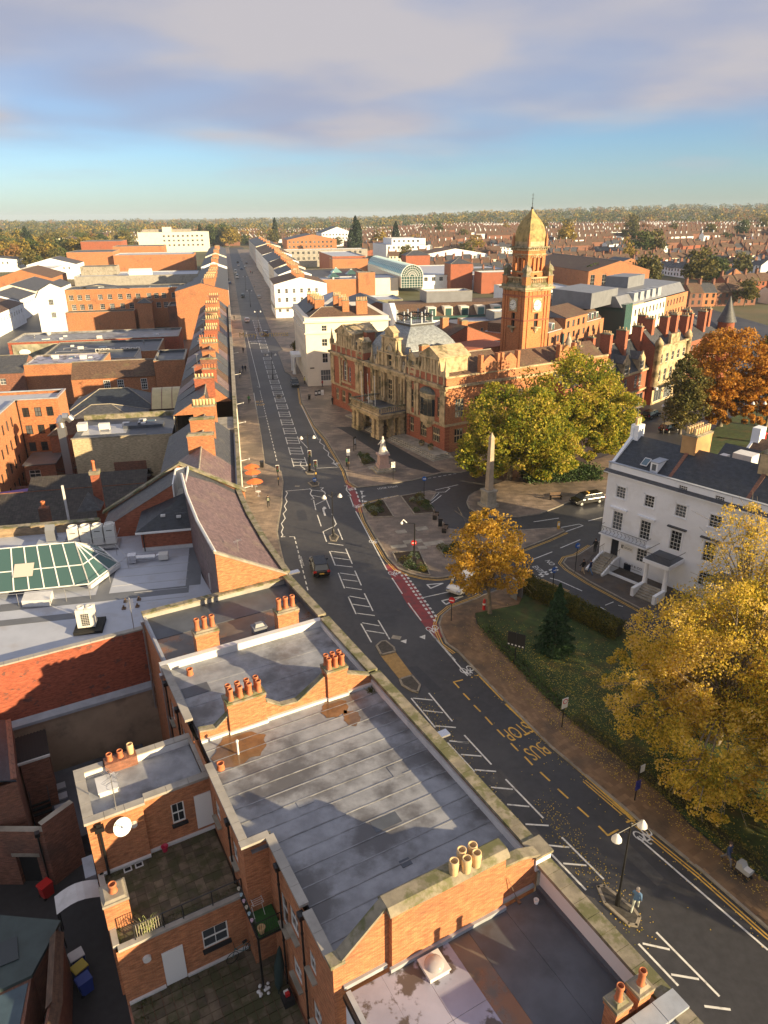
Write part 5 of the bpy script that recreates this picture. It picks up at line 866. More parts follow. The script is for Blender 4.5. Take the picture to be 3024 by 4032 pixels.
 T=Thing('white_tub','white plastic tub lying near the broom on the dark roof','tub',NB,-1.1,.95,10.3); T.lm().lathe(0,0,[(.09,0),(.12,.2),(.1,.2),(.08,.04)],10).build('body',M_WPAINT,T.o)
 T=Thing('street_flag_sign','silver projecting street sign above the streaked grey roof edge','sign',NB,9.3,-.45,11.0); m=T.lm(); m.box(-.25,.25,-.9,0,0,.12); m.build('plate',M_STEEL,T.o); T.lm().tube((0,.3,.06),(0,-.1,.06),.04,.04,6).build('bracket',M_METAL,T.o)
 T=Thing('street_flag_sign','silver projecting street sign beside the dark stained roof','sign',NB,31.8,-.75,11.0); m=T.lm(); m.box(-.25,.25,-.9,0,0,.12); m.build('plate',M_STEEL,T.o); T.lm().tube((0,.4,.06),(0,-.1,.06),.04,.04,6).build('bracket',M_METAL,T.o)
yard_things()
# ------ west side behind and beyond the near terrace
def lantern_roof():
 T=Thing('flat_roof_building','building with pale grey membrane roof, dark walkways and glazed lantern','building',SF,-20,6)
 T.mb().prism([(-21.2,21),(-17.6,8.3),(-14.5,3.4),(-10,4.6),(-3.5,5.6),(2.5,6.5),(3,26),(-24,26)],0,10).build('roof',M_MEMB,T.o)
 for i in range(7):s0=-13.3+i*1.55; box_part(T,'roof_seam',plain('membrane_seam',(.40,.41,.44),.5,.05),s0,s0+.06,5.8,11.8 if s0>-11.6 else 9.9,10.0,10.025)
 for n,b in enumerate(((-12.6,-11.4,5.6,20),(-11.4,-4.0,4.7,5.9),(-11.4,-6.8,11.9,12.9),(-14.9,-14.0,13,26))):box_part(T,'walkway',M_MEMBD,b[0],b[1],b[2],b[3],10.0,10.012+n*.002)
 b=[(-10.4,13.5),(-6.9,11.7),(-3.0,13.9),(-3.0,26),(-10.4,26)]; R0,R1=(-6.6,14.9,12.7),(-6.6,26,12.7); z=10.55
 k=T.mb();
 for i in range(4):
  p,q=b[i],b[i+1]; k.tube((p[0],p[1],10.3),(q[0],q[1],10.3),.24,.24,4)
 k.build('lantern_kerb',M_LEADW,T.o)
 n=8; B=lambda p:(p[0],p[1],z)
 def grid(a0,a1,c0,c1,nx,nm):
  fr=T.mb(); L=lambda p,q,t:tuple(p[i]+(q[i]-p[i])*t for i in range(3))
  for i in range(nx+1):fr.tube(L(a0,a1,i/nx),L(c0,c1,i/nx),.06,.06,5)
  for t in(0,.45,1):fr.tube(L(a0,c0,t),L(a1,c1,t),.05,.05,5)
  fr.build('glazing_bars',M_WPAINT,T.o)
  for i in range(nx):
   g=T.mb(); g.quad(L(a0,a1,i/nx),L(a0,a1,(i+1)/nx),L(c0,c1,(i+1)/nx),L(c0,c1,i/nx)); g.build('pane',M_GLASSB,T.o)
 grid((-10.4,26,z),B(b[0]),R1,R0,11,'a'); grid(B(b[2]),(-3.0,26,z),R0,R1,10,'b'); grid(B(b[0]),B(b[1]),R0,R0,3,'c'); grid(B(b[1]),B(b[2]),R0,R0,3,'d')
 o=T.mb(); o.add([(-9.35,17.9,11.25),(-9.35,19.4,11.25),(-8.2,19.4,11.9),(-8.2,17.9,11.9)],[(3,2,1,0)]); o.build('opening_vent',flat('vent_beige',(.5,.45,.4),.5),T.o)
 r=T.mb(); r.path([(-12.0,26,11.1),(-12.0,13.2,11.1),(-7.0,10.9,11.1),(-4.2,12.2,11.1)],.025,5)
 for p in((-12.0,22),(-12.0,18.5),(-12.0,15),(-12.0,13.2),(-9.5,12.05),(-7,10.9),(-4.2,12.2)):r.tube((p[0],p[1],10),(p[0],p[1],11.1),.025,.025,5)
 r.build('guard_rail',M_METAL,T.o)
 m=T.mb(); m.prism([(-12.5,16.1),(-12.2,18.2),(-10.7,18.3),(-10.8,16.2)],10,10.55); m.build('roof_hatch',M_LEADW,T.o)
 T.mb().box(2.3,2.8,14.5,28,9.0,10.9).build('back_wall',bricky('brick_tan',(.36,.26,.16),(.30,.21,.13),(.2,.16,.11),bw=.45,bh=.2),T.o); coping(T,(2.55,14.6),(2.55,28),11.0,.7,.12,M_STONEM,13)
 for s,lab in((14.6,0),):pass
 for q,(d,h)in enumerate(((16.1,0),(15.05,0),(14.0,0),(12.95,0))):
  A=Thing('air_unit','large white rooftop air unit, %s from the left of the row behind the lantern'%['first','second','third','last'][q],'air unit',SF,-1.7,d,10.3,0,'white air units in a row')
  m=A.lm(); m.box(-.42,.42,-.46,.46,.15,1.75); m.box(-.46,.46,-.5,.5,.0,.15); m.build('casing',M_ACW,A.o); m=A.lm(); m.lathe(0,0,[(.40,1.75),(.42,1.9),(.36,1.92),(.36,1.8),(.05,1.8)],16); m.build('fan_ring',M_ACW,A.o); A.lm().box(-.44,-.42,-.25,.25,1.3,1.36).build('badge',M_BLKM,A.o)
 r=T.mb(); r.box(-2.9,-.9,12.2,16.9,10.15,10.25); r.path([(-2.9,16.9,11.3),(-2.9,12.2,11.3),(-.9,12.2,11.3)],.02,5)
 for d in(12.2,13.4,14.6,15.8,16.9):r.tube((-2.9,d,10.2),(-2.9,d,11.3),.02,.02,5)
 r.build('plant_deck',M_METAL,T.o)
 A=Thing('air_unit','double white air unit on dark plinth in the middle of the grey roof','air unit',SF,-16.6,12.6,10); A.lm().box(-.9,1.1,-1.1,.9,0,.25).build('plinth',M_BLKM,A.o)
 for y in(-.3,.32):
  m=A.lm(); m.box(-.45,.45,y-.3,y+.3,.35,1.8); m.build('casing',M_ACW,A.o); A.lm().lathe(0,y,[(.27,1.8),(.28,1.92),(.24,1.93),(.04,1.85)],14).build('fan_ring',M_ACW,A.o)
 m=A.lm(); m.box(-.46,-.45,-.28,.28,.5,1.5); m.build('grille',M_BLKM,A.o)
 g=A.lm(); [g.box(-.475,-.46,-.28,.28,.5+i*.14,.52+i*.14)for i in range(8)]; [g.box(-.475,-.46,-.28+i*.14,-.265+i*.14,.5,1.5)for i in range(5)]; g.build('grille_bars',M_ACW,A.o)
 A=Thing('vent_duct','silver roof duct with white box and flexible pipe','duct',SF,-6,9.5,10); m=A.lm(); m.box(-.35,.35,.8,1.5,.1,.8); m.tube((0,.8,.45),(0,-.8,.4),.25,.25,12); m.tube((0,-.8,.4),(0,-1.2,.6),.12,.12,8); m.build('duct',M_STEEL,A.o); A.lm().box(-.35,.35,-1.9,-1.1,.15,.65).build('fan_box',M_ACW,A.o)
 A=Thing('extract_cowl','tilted grey extract cowl on a metal roof plinth','duct',SF,-.6,18.3,10); A.lm().box(-.8,.8,-1.2,1.2,0,.6).build('plinth',M_LEAD,A.o); m=A.lm(); m.extr_d([(-.5,.6),(.5,.6),(.3,1.9),(0,2.1),(-.4,1.6)],-.4,.4); m.build('cowl',M_ZINC,A.o)
 A=Thing('roof_aerial','thin television aerial standing on the mottled brick wall','aerial',NB,30.1,11.9,10.6); m=A.lm(); m.tube((0,0,-1),(0,0,2.6),.03,.03,6); m.tube((-.1,.0,2.5),(.3,0,1.5),.015,.015,4)
 for i in range(11):m.tube((-.1+.04*i,-.25,2.5-.1*i),(-.1+.04*i,.25,2.5-.1*i),.01,.01,4)
 m.build('mast',M_METAL,A.o)
 for s,d in((-14.2,10.4),(-14.1,9.4),(-13.1,10.4),(-13.0,9.4)):link('roof_foot',cached('foot',lambda:MB().box(-.15,.15,-.15,.15,0,.1).box(-.06,.06,-.06,.06,.1,.3).mesh('foot',M_WOOD)),T.o,(s+20,d-6,10))
lantern_roof()
def slate_range():
 T=Thing('slate_roofed_terrace','long purple slate roof curving along the street with orange brick gable','building',NB,30.1,0)
 ed=[(30.1,.2),(36.4,-.3),(43,-1.1),(50.4,-2.35)]; rg=[(30.1,5.5),(36.5,5.05),(43,4.25),(48.6,3.3)]
 m=T.mb()
 for i in range(3):
  a,b,c,d=ed[i],ed[i+1],rg[i+1],rg[i]; m.quad((a[0],a[1],12.0),(b[0],b[1],12.0),(c[0],c[1],15.25),(d[0],d[1],15.25))
 m.build('roof',M_SLATEP,T.o)
 m=T.mb()
 for i in range(3):a,b=rg[i],rg[i+1]; m.tube((a[0],a[1],15.25),(b[0],b[1],15.25),.13,.13,6)
 m.build('ridge_tiles',M_LEADW,T.o)
 m=T.mb()
 for i in range(3):c,d=rg[i+1],rg[i]; m.quad((c[0],c[1],9.9),(d[0],d[1],9.9),(d[0],d[1],15.2),(c[0],c[1],15.2))
 m.build('slate_hung_wall',M_SLATEP,T.o)
 m=T.mb(); m.extr_s([(5.5,9),(.1,9),(.1,12.0),(5.5,15.2)],30.06,30.3); m.build('gable_wall',M_BRICK,T.o); m=T.mb(); m.extr_s([(5.6,15.15),(0,11.95),(0,12.1),(5.6,15.35)],30.0,30.4); m.build('verge',M_STONEG,T.o)
 m=T.mb()
 for i in range(3):
  a,b=ed[i],ed[i+1]; wins_on(T,m,(a[0],a[1]-.3),(b[0],b[1]-.3),0,12.05,rowsw(1,2.2,3,7.8,1.0,1.9,2,4)+rowsw(1,2.2,3,4.2,1.0,2.3,2,4))
 m.build('wall',M_CREAM,T.o)
 for i in range(3):
  a,b=ed[i],ed[i+1]; coping(T,(a[0],a[1]-.2),(b[0],b[1]-.2),12.25,.5,.2,M_STONEM,7)
 m=T.mb(); m.box(32.5,32.54,5.5,5.6,10.9,12.4); m.build('wall_light',M_WPAINT,T.o)
 A=Thing('roof_aerial','small aerial on the purple slate roof above the orange gable','aerial',NB,32.0,3.2,13.4); q=A.lm(); q.tube((0,0,0),(0,0,1.6),.025,.025,5)
 for i in range(8):q.tube((-.2,-.3+i*.08,1.5-.02*i),(.2,-.3+i*.08,1.5-.02*i),.01,.01,4)
 q.tube((0,-.35,1.5),(0,.35,1.4),.012,.012,4); q.build('mast',M_METAL,A.o)
 T=Thing('slate_roofed_terrace','tall gabled slate house with stone coping and white-walled roof well','building',SF,0,1)
 m=T.mb(); m.extr_s([(7.1,9.9),(13.1,9.9),(13.1,11.4),(7.1,14.8)],0,.3); m.build('wall',M_BRICKR,T.o)
 m=T.mb(); m.quad((-.1,14.0,10.9),(-.1,7.1,14.85),(4.6,7.1,14.85),(4.6,14.0,10.9)); m.quad((.9,1.3,12.0),(4.6,1.2,12.0),(4.6,6.2,15.0),(-.8,6.0,15.2)); m.build('roof',M_SLATE,T.o)
 m=T.mb(); m.extr_s([(.5,8),(14.4,8),(14.4,10.75),(6.7,15.15),(.5,11.8)],4.6,4.95); m.build('gable_wall',M_BRICK,T.o)
 for a,b in(((14.6,10.7),(6.7,15.25)),((6.7,15.25),(.4,11.85))):m=T.mb(); m.extr_s([a,b,(b[0],b[1]+.2),(a[0],a[1]+.2)],4.4,5.1); m.build('gable_coping',M_STONEM,T.o)
 m=T.mb(); m.box(-.1,4.4,7.0,7.12,12.5,14.95); m.box(-.5,4.4,5.78,5.9,12.5,15.1); m.box(4.3,4.45,5.9,7.0,12.5,15.0); m.build('roof_well',M_WPAINT,T.o); box_part(T,'well_floor',M_LEADW,-2.4,4.3,5.9,7.0,12.4,12.9)
 T=Thing('brick_lean_to','small red brick roof room with black hipped slate roof on the grey roof','roof room',SF,-3.7,5.4,10); block(T,-3.7,0,5.4,10.0,9.95,12.0,M_BRICKR)
 m=T.mb(); m.quad((-4.0,10.4,11.95),(-4.0,5.4,11.95),(-.2,5.6,14.2)); m.quad((-4.0,10.4,11.95),(-.2,5.6,14.2),(0,10.2,12.4)); m.build('roof',M_SLATEB,T.o); box_part(T,'gutter',M_WPAINT,-4.15,-4.0,5.4,10.4,11.8,11.95); box_part(T,'skirting',M_LEADW,-3.85,-3.7,5.4,10,10,10.3); pipe(T,(-3.85,9.8),10,11.8,.05)
 for q in((-2.6,8.0,12.75),(-2.9,6.6,12.65)):link('roof_vent',cached('rvent',lambda:MB().box(-.15,.15,-.2,.2,0,.18).mesh('roof_vent',M_LEADW)),T.o,(q[0]+3.7,q[1]-5.4,q[2]-10))
slate_range()
RC=random.Random(21)
def west_row():
 """terraces along the straight street: pitched slate roofs with long chimney stacks on the party walls"""
 ends=[5.0,13.2,20.0,27.6]
 words=['nearest','second','third']
 for i in range(3):
  a,b=ends[i],ends[i+1]
  T=Thing('terrace_house','cream-fronted terrace house with slate roof, %s beyond the stone-coped gable'%words[i],'house',SF,a,.85)
  m=T.mb(); wins_on(T,m,(a,.85),(b,.85),0,12.0,rowsw(.8,2.3,3,8,1.0,1.8,2,4)+rowsw(.8,2.3,3,4.4,1.0,2.2,2,4)+rowsw(.5,2.4,3,.3,1.9,2.6,2,1)); m.wall((b,9.5),(a,9.5),0,11.5); m.build('wall',M_CREAM,T.o)
  gable(T,a,b,1.5,9.5,11.6,14.35,'s',[M_SLATEP,M_SLATE,M_SLATE][i],.1,rpos=.42,ridge=M_STONEG,ends=M_BRICK)
  box_part(T,'gutter_valley',M_LEAD,a,b,1.1,1.6,11.45,11.6); coping(T,(a,1.0),(b,1.0),12.2,.45,.2,M_STONEM,7)
  chimney(T,b-.45,b+.45,3.4,6.25,12.5,15.9 if i<2 else 15.6,7 if i==2 else 0,1,'b',M_BRICK,.75,.2)
 T=Thing('terrace_house','roofless light well with black inner walls behind the cream street front','house',SF,28.1,.85)
 m=T.mb(); wins_on(T,m,(28.1,.85),(46,.85),0,12.2,rowsw(1,2.4,7,8,1.0,1.8,2,4)+rowsw(1,2.4,7,4.4,1.0,2.2,2,4)); m.build('wall',M_CREAM,T.o)
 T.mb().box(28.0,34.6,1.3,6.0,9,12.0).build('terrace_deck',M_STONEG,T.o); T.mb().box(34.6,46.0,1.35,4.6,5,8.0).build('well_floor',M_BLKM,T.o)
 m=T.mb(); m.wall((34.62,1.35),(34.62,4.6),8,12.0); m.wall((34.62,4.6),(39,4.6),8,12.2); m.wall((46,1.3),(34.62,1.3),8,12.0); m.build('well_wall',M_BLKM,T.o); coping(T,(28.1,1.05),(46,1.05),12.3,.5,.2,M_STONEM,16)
 chimney(T,27.9,28.7,3.3,6.3,12,15.7,0,1,'b',M_BRICK)
 s=39.0; n=0; L=[7.0,5.0,5.2,6.5,7.5,7.0,8.0,8.0,7.5,8.0,8.0,9,9,9,9,10,10]
 nm='first second third fourth fifth sixth seventh eighth ninth tenth eleventh twelfth thirteenth fourteenth fifteenth sixteenth seventeenth'.split()
 for w in L:
  e=s+w; T=Thing('terrace_house','slate-roofed street terrace house with brick chimney, %s beyond the black light well'%nm[n],'house',SF,s,.85,0,0,'terrace houses along the west side')
  m=T.mb(); m.wall((e,9.8),(s,9.8),0,11.3); wins_on(T,m,(s if n>0 else 46,.85),(e,.85),0,12.0,rowsw(.9,2.4,int(w/2.4),8,1.0,1.8,2,2)+rowsw(.9,2.4,int(w/2.4),4.4,1.0,2.2,2,2)); m.build('wall',M_CREAM,T.o)
  zz=14.3+.35*(n%3)
  gable(T,s,e,1.4 if n else 4.7,9.8,11.5,zz,'s',[M_SLATE,M_SLATE,M_SLATEP,M_TILE][n%4],.1,rpos=.42 if n else .08,ridge=M_STONEG,ends=M_BRICK)
  box_part(T,'parapet_coping',M_STONEG,s,e,.7,1.3,12.0,12.2)
  q=RC.random(); a0=3.3+.7*RC.random(); chimney(T,e-.4,e+.4,a0,a0+2.2+1.2*RC.random(),12.4,15.3+1.1*q,RC.choice((0,3,5,6,7)),1,RC.choice('bbr'),RC.choice((M_BRICK,M_BRICK,M_BRICKD,M_BRICKR)),.45+.3*q,.17,RC.choice((M_STONEM,M_BRICKD)))
  if n%2:A=Thing('roof_aerial','thin aerial on the %s terrace house beyond the light well'%nm[n],'aerial',SF,e,6.9,13.2); g=A.lm(); g.tube((0,0,-.6),(0,0,3.0),.035,.035,5); g.tube((-.5,0,2.9),(.5,0,2.9),.025,.025,4); [g.tube((-.4+.2*i,-.3,2.9),(-.4+.2*i,.3,2.9),.02,.02,4)for i in range(5)]; g.build('mast',M_METAL,A.o)
  s=e; n+=1
 for i,(a,b,d1,zt,mat,lab)in enumerate(((186,203,18,15.5,M_BRICK,'orange brick block with pale front at the end of the terrace row'),(206,232,16,14.5,M_BRICK,'brick block with white front beyond the terrace row'),(236,268,15,13.5,M_WHITE,'white stucco street block with low slate roof, middle distance left'),(272,330,14,13,M_CREAM,'cream street block further up the left side'),(335,420,14,14,M_WHITE,'long white street block far up the left side'),(430,560,14,14.5,M_CREAM,'far cream street block near the trees on the left side'))):
  T=simple_house(SF,a,b,.85,d1,zt,lab,mat=mat,roof='gable',zr=zt+2.4,rm=M_SLATE,wins={'E':rowsw(1.5,3.2,int((b-a)/3.3),zt-3.6,1.1,1.9)+rowsw(1.5,3.2,int((b-a)/3.3),zt-7.4,1.1,2.2)})
  for k in range(2):chimney(T,a+.5+k*(b-a)*.5,a+1.4+k*(b-a)*.5,5,8.5,zt+1,zt+4,5,1,'b',M_BRICK,.6,.17)
west_row()
def west_back():
 T=Thing('painted_brick_building','building with tall cream painted brick wall and wet dark flat roof','building',SF,32,9.7)
 m=T.mb(); m.wall((31.9,22.5),(31.9,9.6),0,10.9); m.wall((42,9.6),(42,22.5),0,11); m.wall((42,22.5),(31.9,22.5),0,10.9,mi=1); m.build('wall',[M_BEIGEB,M_BRICKD],T.o)
 T.mb().sheet([(31.9,9.6),(42,9.6),(42,22.5),(31.9,22.5)],10.9).build('roof',M_FELTD,T.o); box_part(T,'roof_puddle',plain('felt_wet',(.36,.36,.37),.12,.1,.6),33.6,38.5,15.8,21.6,10.9,10.912)
 box_part(T,'wall_coping',M_STONEG,31.8,32.15,13,22.6,10.9,11.02); box_part(T,'back_parapet',M_STONEM,41.6,42.2,9.6,22.5,10.9,11.6); box_part(T,'roof_step',M_FELTD,35.6,37.6,11,16.4,10.9,11.3); box_part(T,'roof_unit',M_ACW,35.6,37.0,21.2,22.4,10.95,11.9); box_part(T,'brick_panel',M_BRICKD,31.82,31.9,13.5,17.7,4.9,7.35)
 m=T.mb(); m.extr_d([(30.4,5.3),(31.9,6.2),(31.9,5.0)],13.0,17.8); m.build('lean_to',M_PANTILE,T.o)
 A=Thing('steel_flue','tall galvanised flue duct with swan-neck top against the brick warehouse','duct',SF,35.9,24.4,0); m=A.lm(); m.box(-.5,.5,-.5,.5,4,11.6); m.build('duct',M_METAL,A.o); m=A.lm(); m.path([(0,0,11.6),(0,.1,12.4),(0,-.4,13.0),(0,-1.1,13.0),(0,-1.5,12.5)],.55,10); m.build('swan_neck',M_METAL,A.o)
 T=Thing('pantile_range','dark pantiled range with tall red chimney behind the grey lantern roof','building',SF,11,12); block(T,12,30,12.2,30,0,5.6,M_BRICKD)
 m=T.mb(); m.quad((13.4,32,6.2),(13.4,12.4,6.2),(19.6,12.4,8.3),(19.6,32,8.3)); m.build('roof',M_PANTILE,T.o); m=T.mb(); m.quad((19.7,26.2,6.9),(19.7,12.4,6.9),(24.3,12.4,8.6),(24.3,26.2,8.6)); m.quad((24.3,26.2,8.6),(24.3,12.4,8.6),(30,12.4,6),(30,26.2,6)); m.build('roof',M_PANTILE,T.o)
 m=T.mb(); m.wall((19.65,32),(19.65,12.4),6.5,8.4); m.extr_d([(19.6,5),(30,5),(30,6),(24.3,8.5),(19.7,6.9)],26.0,26.2); m.build('wall',M_BRICKD,T.o)
 m=T.mb(); m.box(11.6,12.4,15.8,16.65,5,12.5); st=m.build('chimney_stack',M_BRICKR,T.o); m=T.mb(); m.box(11.5,12.5,15.7,16.75,12.5,12.9); link('chimney_cap',m.mesh('c',M_STONEM),st); link('chimney_pot',pot_mesh('r',.2,1.1),st,(1.0,4.25,12.9))
 T.mb().prism([(8.5,15),(13,12.3),(13,12.2),(9,12.2)],5,8.6).build('turret_wall',M_BRICKD,T.o)
 m=T.mb(); m.lathe(10.4,16.9,[(1.7,9.3),(.05,11.0)],4,0,False,rot=.78); m.build('pyramid_roof',M_SLATE,T.o); box_part(T,'roof_pipe',M_LEADW,9.4,9.6,19.0,19.2,8,12.3)
 for d in(21.8,27.2):st=box_part(T,'chimney_stack',M_BRICKD,10.8,11.6,d-.5,d+.5,5,9.4); link('chimney_pot',pot_mesh('r',.25,.7),st,(.2,d-12,9.4))
 for d in(29,29.8):link('chimney_pot',pot_mesh('b',.25,.8),T.o,(9.5,d-12,8.3))
 T.mb().quad((21,30.5,6.6),(21,26.5,6.9),(24,26.5,7.3),(24,30.5,7.0)).build('purple_sheet',flat('tarp_purple',(.10,.055,.28),.5),T.o)
 wS=[(32.45-x,z,.95,1.4,2,2)for z in(10.82,8.16,5.53)for x in(31.83,30.15,28.5)]
 T=Thing('brick_warehouse','orange brick warehouse with dark square windows around an inner corner','building',SF,46,26)
 m=T.mb(); wins_on(T,m,(46,32.45),(46,26.7),0,13.4,wS,fm=M_FRAMED); wE=[(a,z,.8,1.45,2,2)for z in(10.4,7.6,4.8,2.0)for a in(1,3.2,5.4,7.6,9.8,12)]; wins_on(T,m,(30,32.45),(46,32.45),0,13.4,wE,fm=M_FRAMED); m.wall((46,26.7),(52,26.7),0,13.6); m.wall((30,45),(30,32.45),0,13.2); m.wall((52,26.7),(52,45),0,13.4); m.build('wall',M_BRICK,T.o)
 T.mb().prism([(46.3,27),(51.7,27),(51.7,45),(30.3,45),(30.3,32.7),(46.3,32.7)],12,13.0).build('roof',M_MEMB,T.o)
 m=T.mb(); m.box(45.9,46.3,26.6,32.8,13.4,13.55); m.box(46.3,52.1,26.6,27.0,13.4,13.55); m.box(51.7,52.1,27,45,13.4,13.55); m.box(29.9,46.3,32.4,32.8,13.38,13.53); m.build('coping',M_LEAD,T.o); pipe(T,(45.85,32.3),0,13.2,.07)
 T=Thing('brick_annexe','small brick annexe with white window and fire stair below the warehouse','building',SF,38,26.5); block(T,38,44,26.7,30.8,0,5.8,M_BRICKD,{'S':[(.5,4.0,1.5,1.1,2,2)]}); T.mb().box(37.8,44,26.5,31,5.8,5.95).build('roof',M_FELTD,T.o)
 m=T.mb(); m.box(36.2,38,25.2,26.6,3.9,4.0); [m.box(36.4-i*.0,37.8,25.2-.25*i,25.4-.25*i,4.0+.22*i,4.05+.22*i)for i in range(9)]; m.path([(36.3,26.6,5),(36.3,25.2,5),(36.3,23,7)],.03,5); m.path([(37.9,26.6,5),(37.9,25.2,5),(37.9,23,7)],.03,5); m.build('fire_stair',M_BLACK,T.o)
 for k,(a,b,c,d,ze,zr,lab)in enumerate(((48,58,15.5,28.5,8,10.5,'front hipped dark slate roof beyond the wet flat roof'),(58.5,68,14.3,28.5,8,10.8,'rear hipped black slate roof beyond the wet flat roof'),(43,47.5,16,28,8.6,10.3,'low grey hipped roof just behind the wet flat roof'))):
  simple_house(SF,a,b,c,d,ze,lab,mat=M_BRICKD,roof='hip',zr=zr,rm=[M_SLATE,M_SLATEB,M_TILE][k],wins={'S':[(10,5.5,1.2,1.6,3,3)]})
 T=Thing('canopy_roof','curved yellow translucent canopy with maroon edge in the rear yards','canopy',SF,58,10,0); m=T.mb(); n=8
 P=[(58+5*i/n,8.0+2.6*math.sin(math.pi/2*i/n))for i in range(n+1)]
 for i in range(n):m.quad((P[i][0],15.0,P[i][1]),(P[i][0],9.9,P[i][1]),(P[i+1][0],9.9,P[i+1][1]),(P[i+1][0],15.0,P[i+1][1]))
 m.build('sheeting',plain('polycarbonate_yellow',(.5,.42,.22),.35,.1,1.0),T.o); m=T.mb();
 for d in(9.9,11.6,13.3,15.0):m.path([(p[0],d,p[1]+.03)for p in P],.05,5)
 m.build('ribs',flat('maroon',(.16,.02,.04),.5),T.o); T.mb().box(58.1,58.2,9.9,15,3,8.0).build('mesh_front',plain('netting',(.08,.05,.04),.8),T.o)
 T=simple_house(SF,84,91,16.5,32.5,8.6,'brick range with three white sash windows and mossy dark roof',mat=M_BRICK,roof='gable',zr=11.2,rm=M_TILE,axis='d',wins={})
 for d in(26.5,23.9,19.4):link('window',win_mesh(1.2,2.2,3,4,M_FRAME,.05,.08,True),T.o,(-.06,d-16.5,5.9),-math.pi/2)
 for d in(26.5,23.9,19.4):link('pane',pane_mesh(1.2,2.2,M_GLASS),T.o,(-.05,d-16.5,5.9),-math.pi/2)
 simple_house(SF,83.5,96,10.4,16.4,11.6,'tall plain brick flank wall beside the terrace rear roofs',mat=M_BRICK,roof='flat')
 simple_house(SF,100,112,29,45,9.0,'long low brick building with lilac flat roof and rooflights',mat=M_BRICK,roof='flat',rm=M_FELTL,par=.3)
 T=simple_house(SF,99,112,45,52,7.6,'old brick gabled house at the far left with two white windows',mat=M_BRICKD,roof='gable',zr=10.2,axis='d',rm=M_SLATE,wins={'S':[(2.0,5.2,1.2,1.3),(2.4,1.6,1.4,1.4)]})
 simple_house(SF,70,82,17,31,5.5,'low dark-roofed yard building in front of the three-window brick range',mat=M_BRICKD,roof='flat',rm=M_FELTD)
 T=simple_house(SF,115,128,24,34,7.0,'flat-roofed plant building with white louvre screens',mat=M_WPAINT,roof='flat',rm=M_FELTD)
 for i in range(14):box_part(T,'louvre',M_LEAD,114.9,115,24.3+i*.7,24.7+i*.7,6.0,6.6)
 for i in range(8):
  A=Thing('air_unit','grey condenser unit, %s in the line on the low brick roof'%nm8[i],'air unit',SF,131,35-i*1.25-(1.2 if i>3 else 0),6.0,0,'condenser line'); A.lm().box(-.3,.3,-.5,.5,0,.9).build('casing',M_ACW,A.o); A.lm().tube((-.31,0,.45),(-.32,0,.45),.36,.36,14).build('fan',M_BLKM,A.o)
 simple_house(SF,130,150,20,48,6.0,'long low brick workshop roof with pipes behind the plant building',mat=M_BRICK,roof='flat',rm=M_FELTD,wins={'S':rowsw(4,3,3,3.6,1.4,1.2)})
 simple_house(SF,152,170,16,62,6.2,'wide low brick building with painted mural end wall',mat=M_BRICKM,roof='flat',rm=M_FELTG,wins={})
 T=Thing('mural','painted green and white mural panel on the low wall end','mural',SF,151.9,52,0); T.mb().box(151.8,151.95,49,61,1,5.6).build('panel',plain('mural_paint',(.30,.28,.20),.7,.5,.35,(.10,.16,.06),.9,.3),T.o); T.mb().sphere((151.75,58,3.4),.06,1.6,.9,12,6).build('motif',M_WPAINT,T.o)
 T=Thing('white_gable_building','white gambrel-ended block with two dark windows at the left street','building',SF,214,58.5); w2={'S':[(4.0,9.6,1.6,1.9,3,4),(4.2,5.2,1.6,1.9,3,4)]}
 block(T,214,232,58.5,67.5,0,12,M_WHITE,w2); m=T.mb(); prof=[(67.5,12),(66,14.6),(62.0,16.8),(58.6,15.3),(58.5,12)]; m.extr_s(prof,214,232); m.build('gable_wall',M_WHITE,T.o); m=T.mb(); m.extr_s([(67.7,12.1),(66,14.7),(62,16.95),(58.4,15.4),(58.4,15.6),(62,17.2),(66.2,14.9),(67.9,12.2)],214.3,232); m.build('roof',M_SLATE,T.o)
 T=simple_house(SF,219,233,17,58.3,14.2,'long orange brick block with two rows of white windows',mat=M_BRICK,roof='flat',rm=M_FELTD,wins={'S':[(58.3-d,10.4,1.6,1.9,3,3)for d in(57.5,54.6,51.8,47.5,44.2,40.6,37.6,34.3,30.4,27.8,25.2,21.6)]+[(58.3-d,7.0,1.6,2.0,3,3)for d in(57,54.2,51.4,47.2,43.8,40.2,37,27.4,24.8,21.2)]},near=True)
 gable(T,218.7,224,36,58.4,14.1,15.6,'s' if False else 's',M_SLATE,0)
 simple_house(SF,213.8,219,35,58.4,6.8,'plain brick front range with shadowed wall below the window rows',mat=M_BRICK,roof='flat',rm=M_SLATEB,par=.2)
 simple_house(SF,212,219,28.5,33.5,9.5,'brick stair tower with pyramid slate cap',mat=M_BRICK,roof='hip',zr=11,rm=M_SLATE)
 simple_house(SF,200,213,16.2,22,9.5,'dull brick outshut behind the long brick block',mat=M_BRICKD,roof='flat')
nm8='first second third fourth fifth sixth seventh last'.split()
west_back()
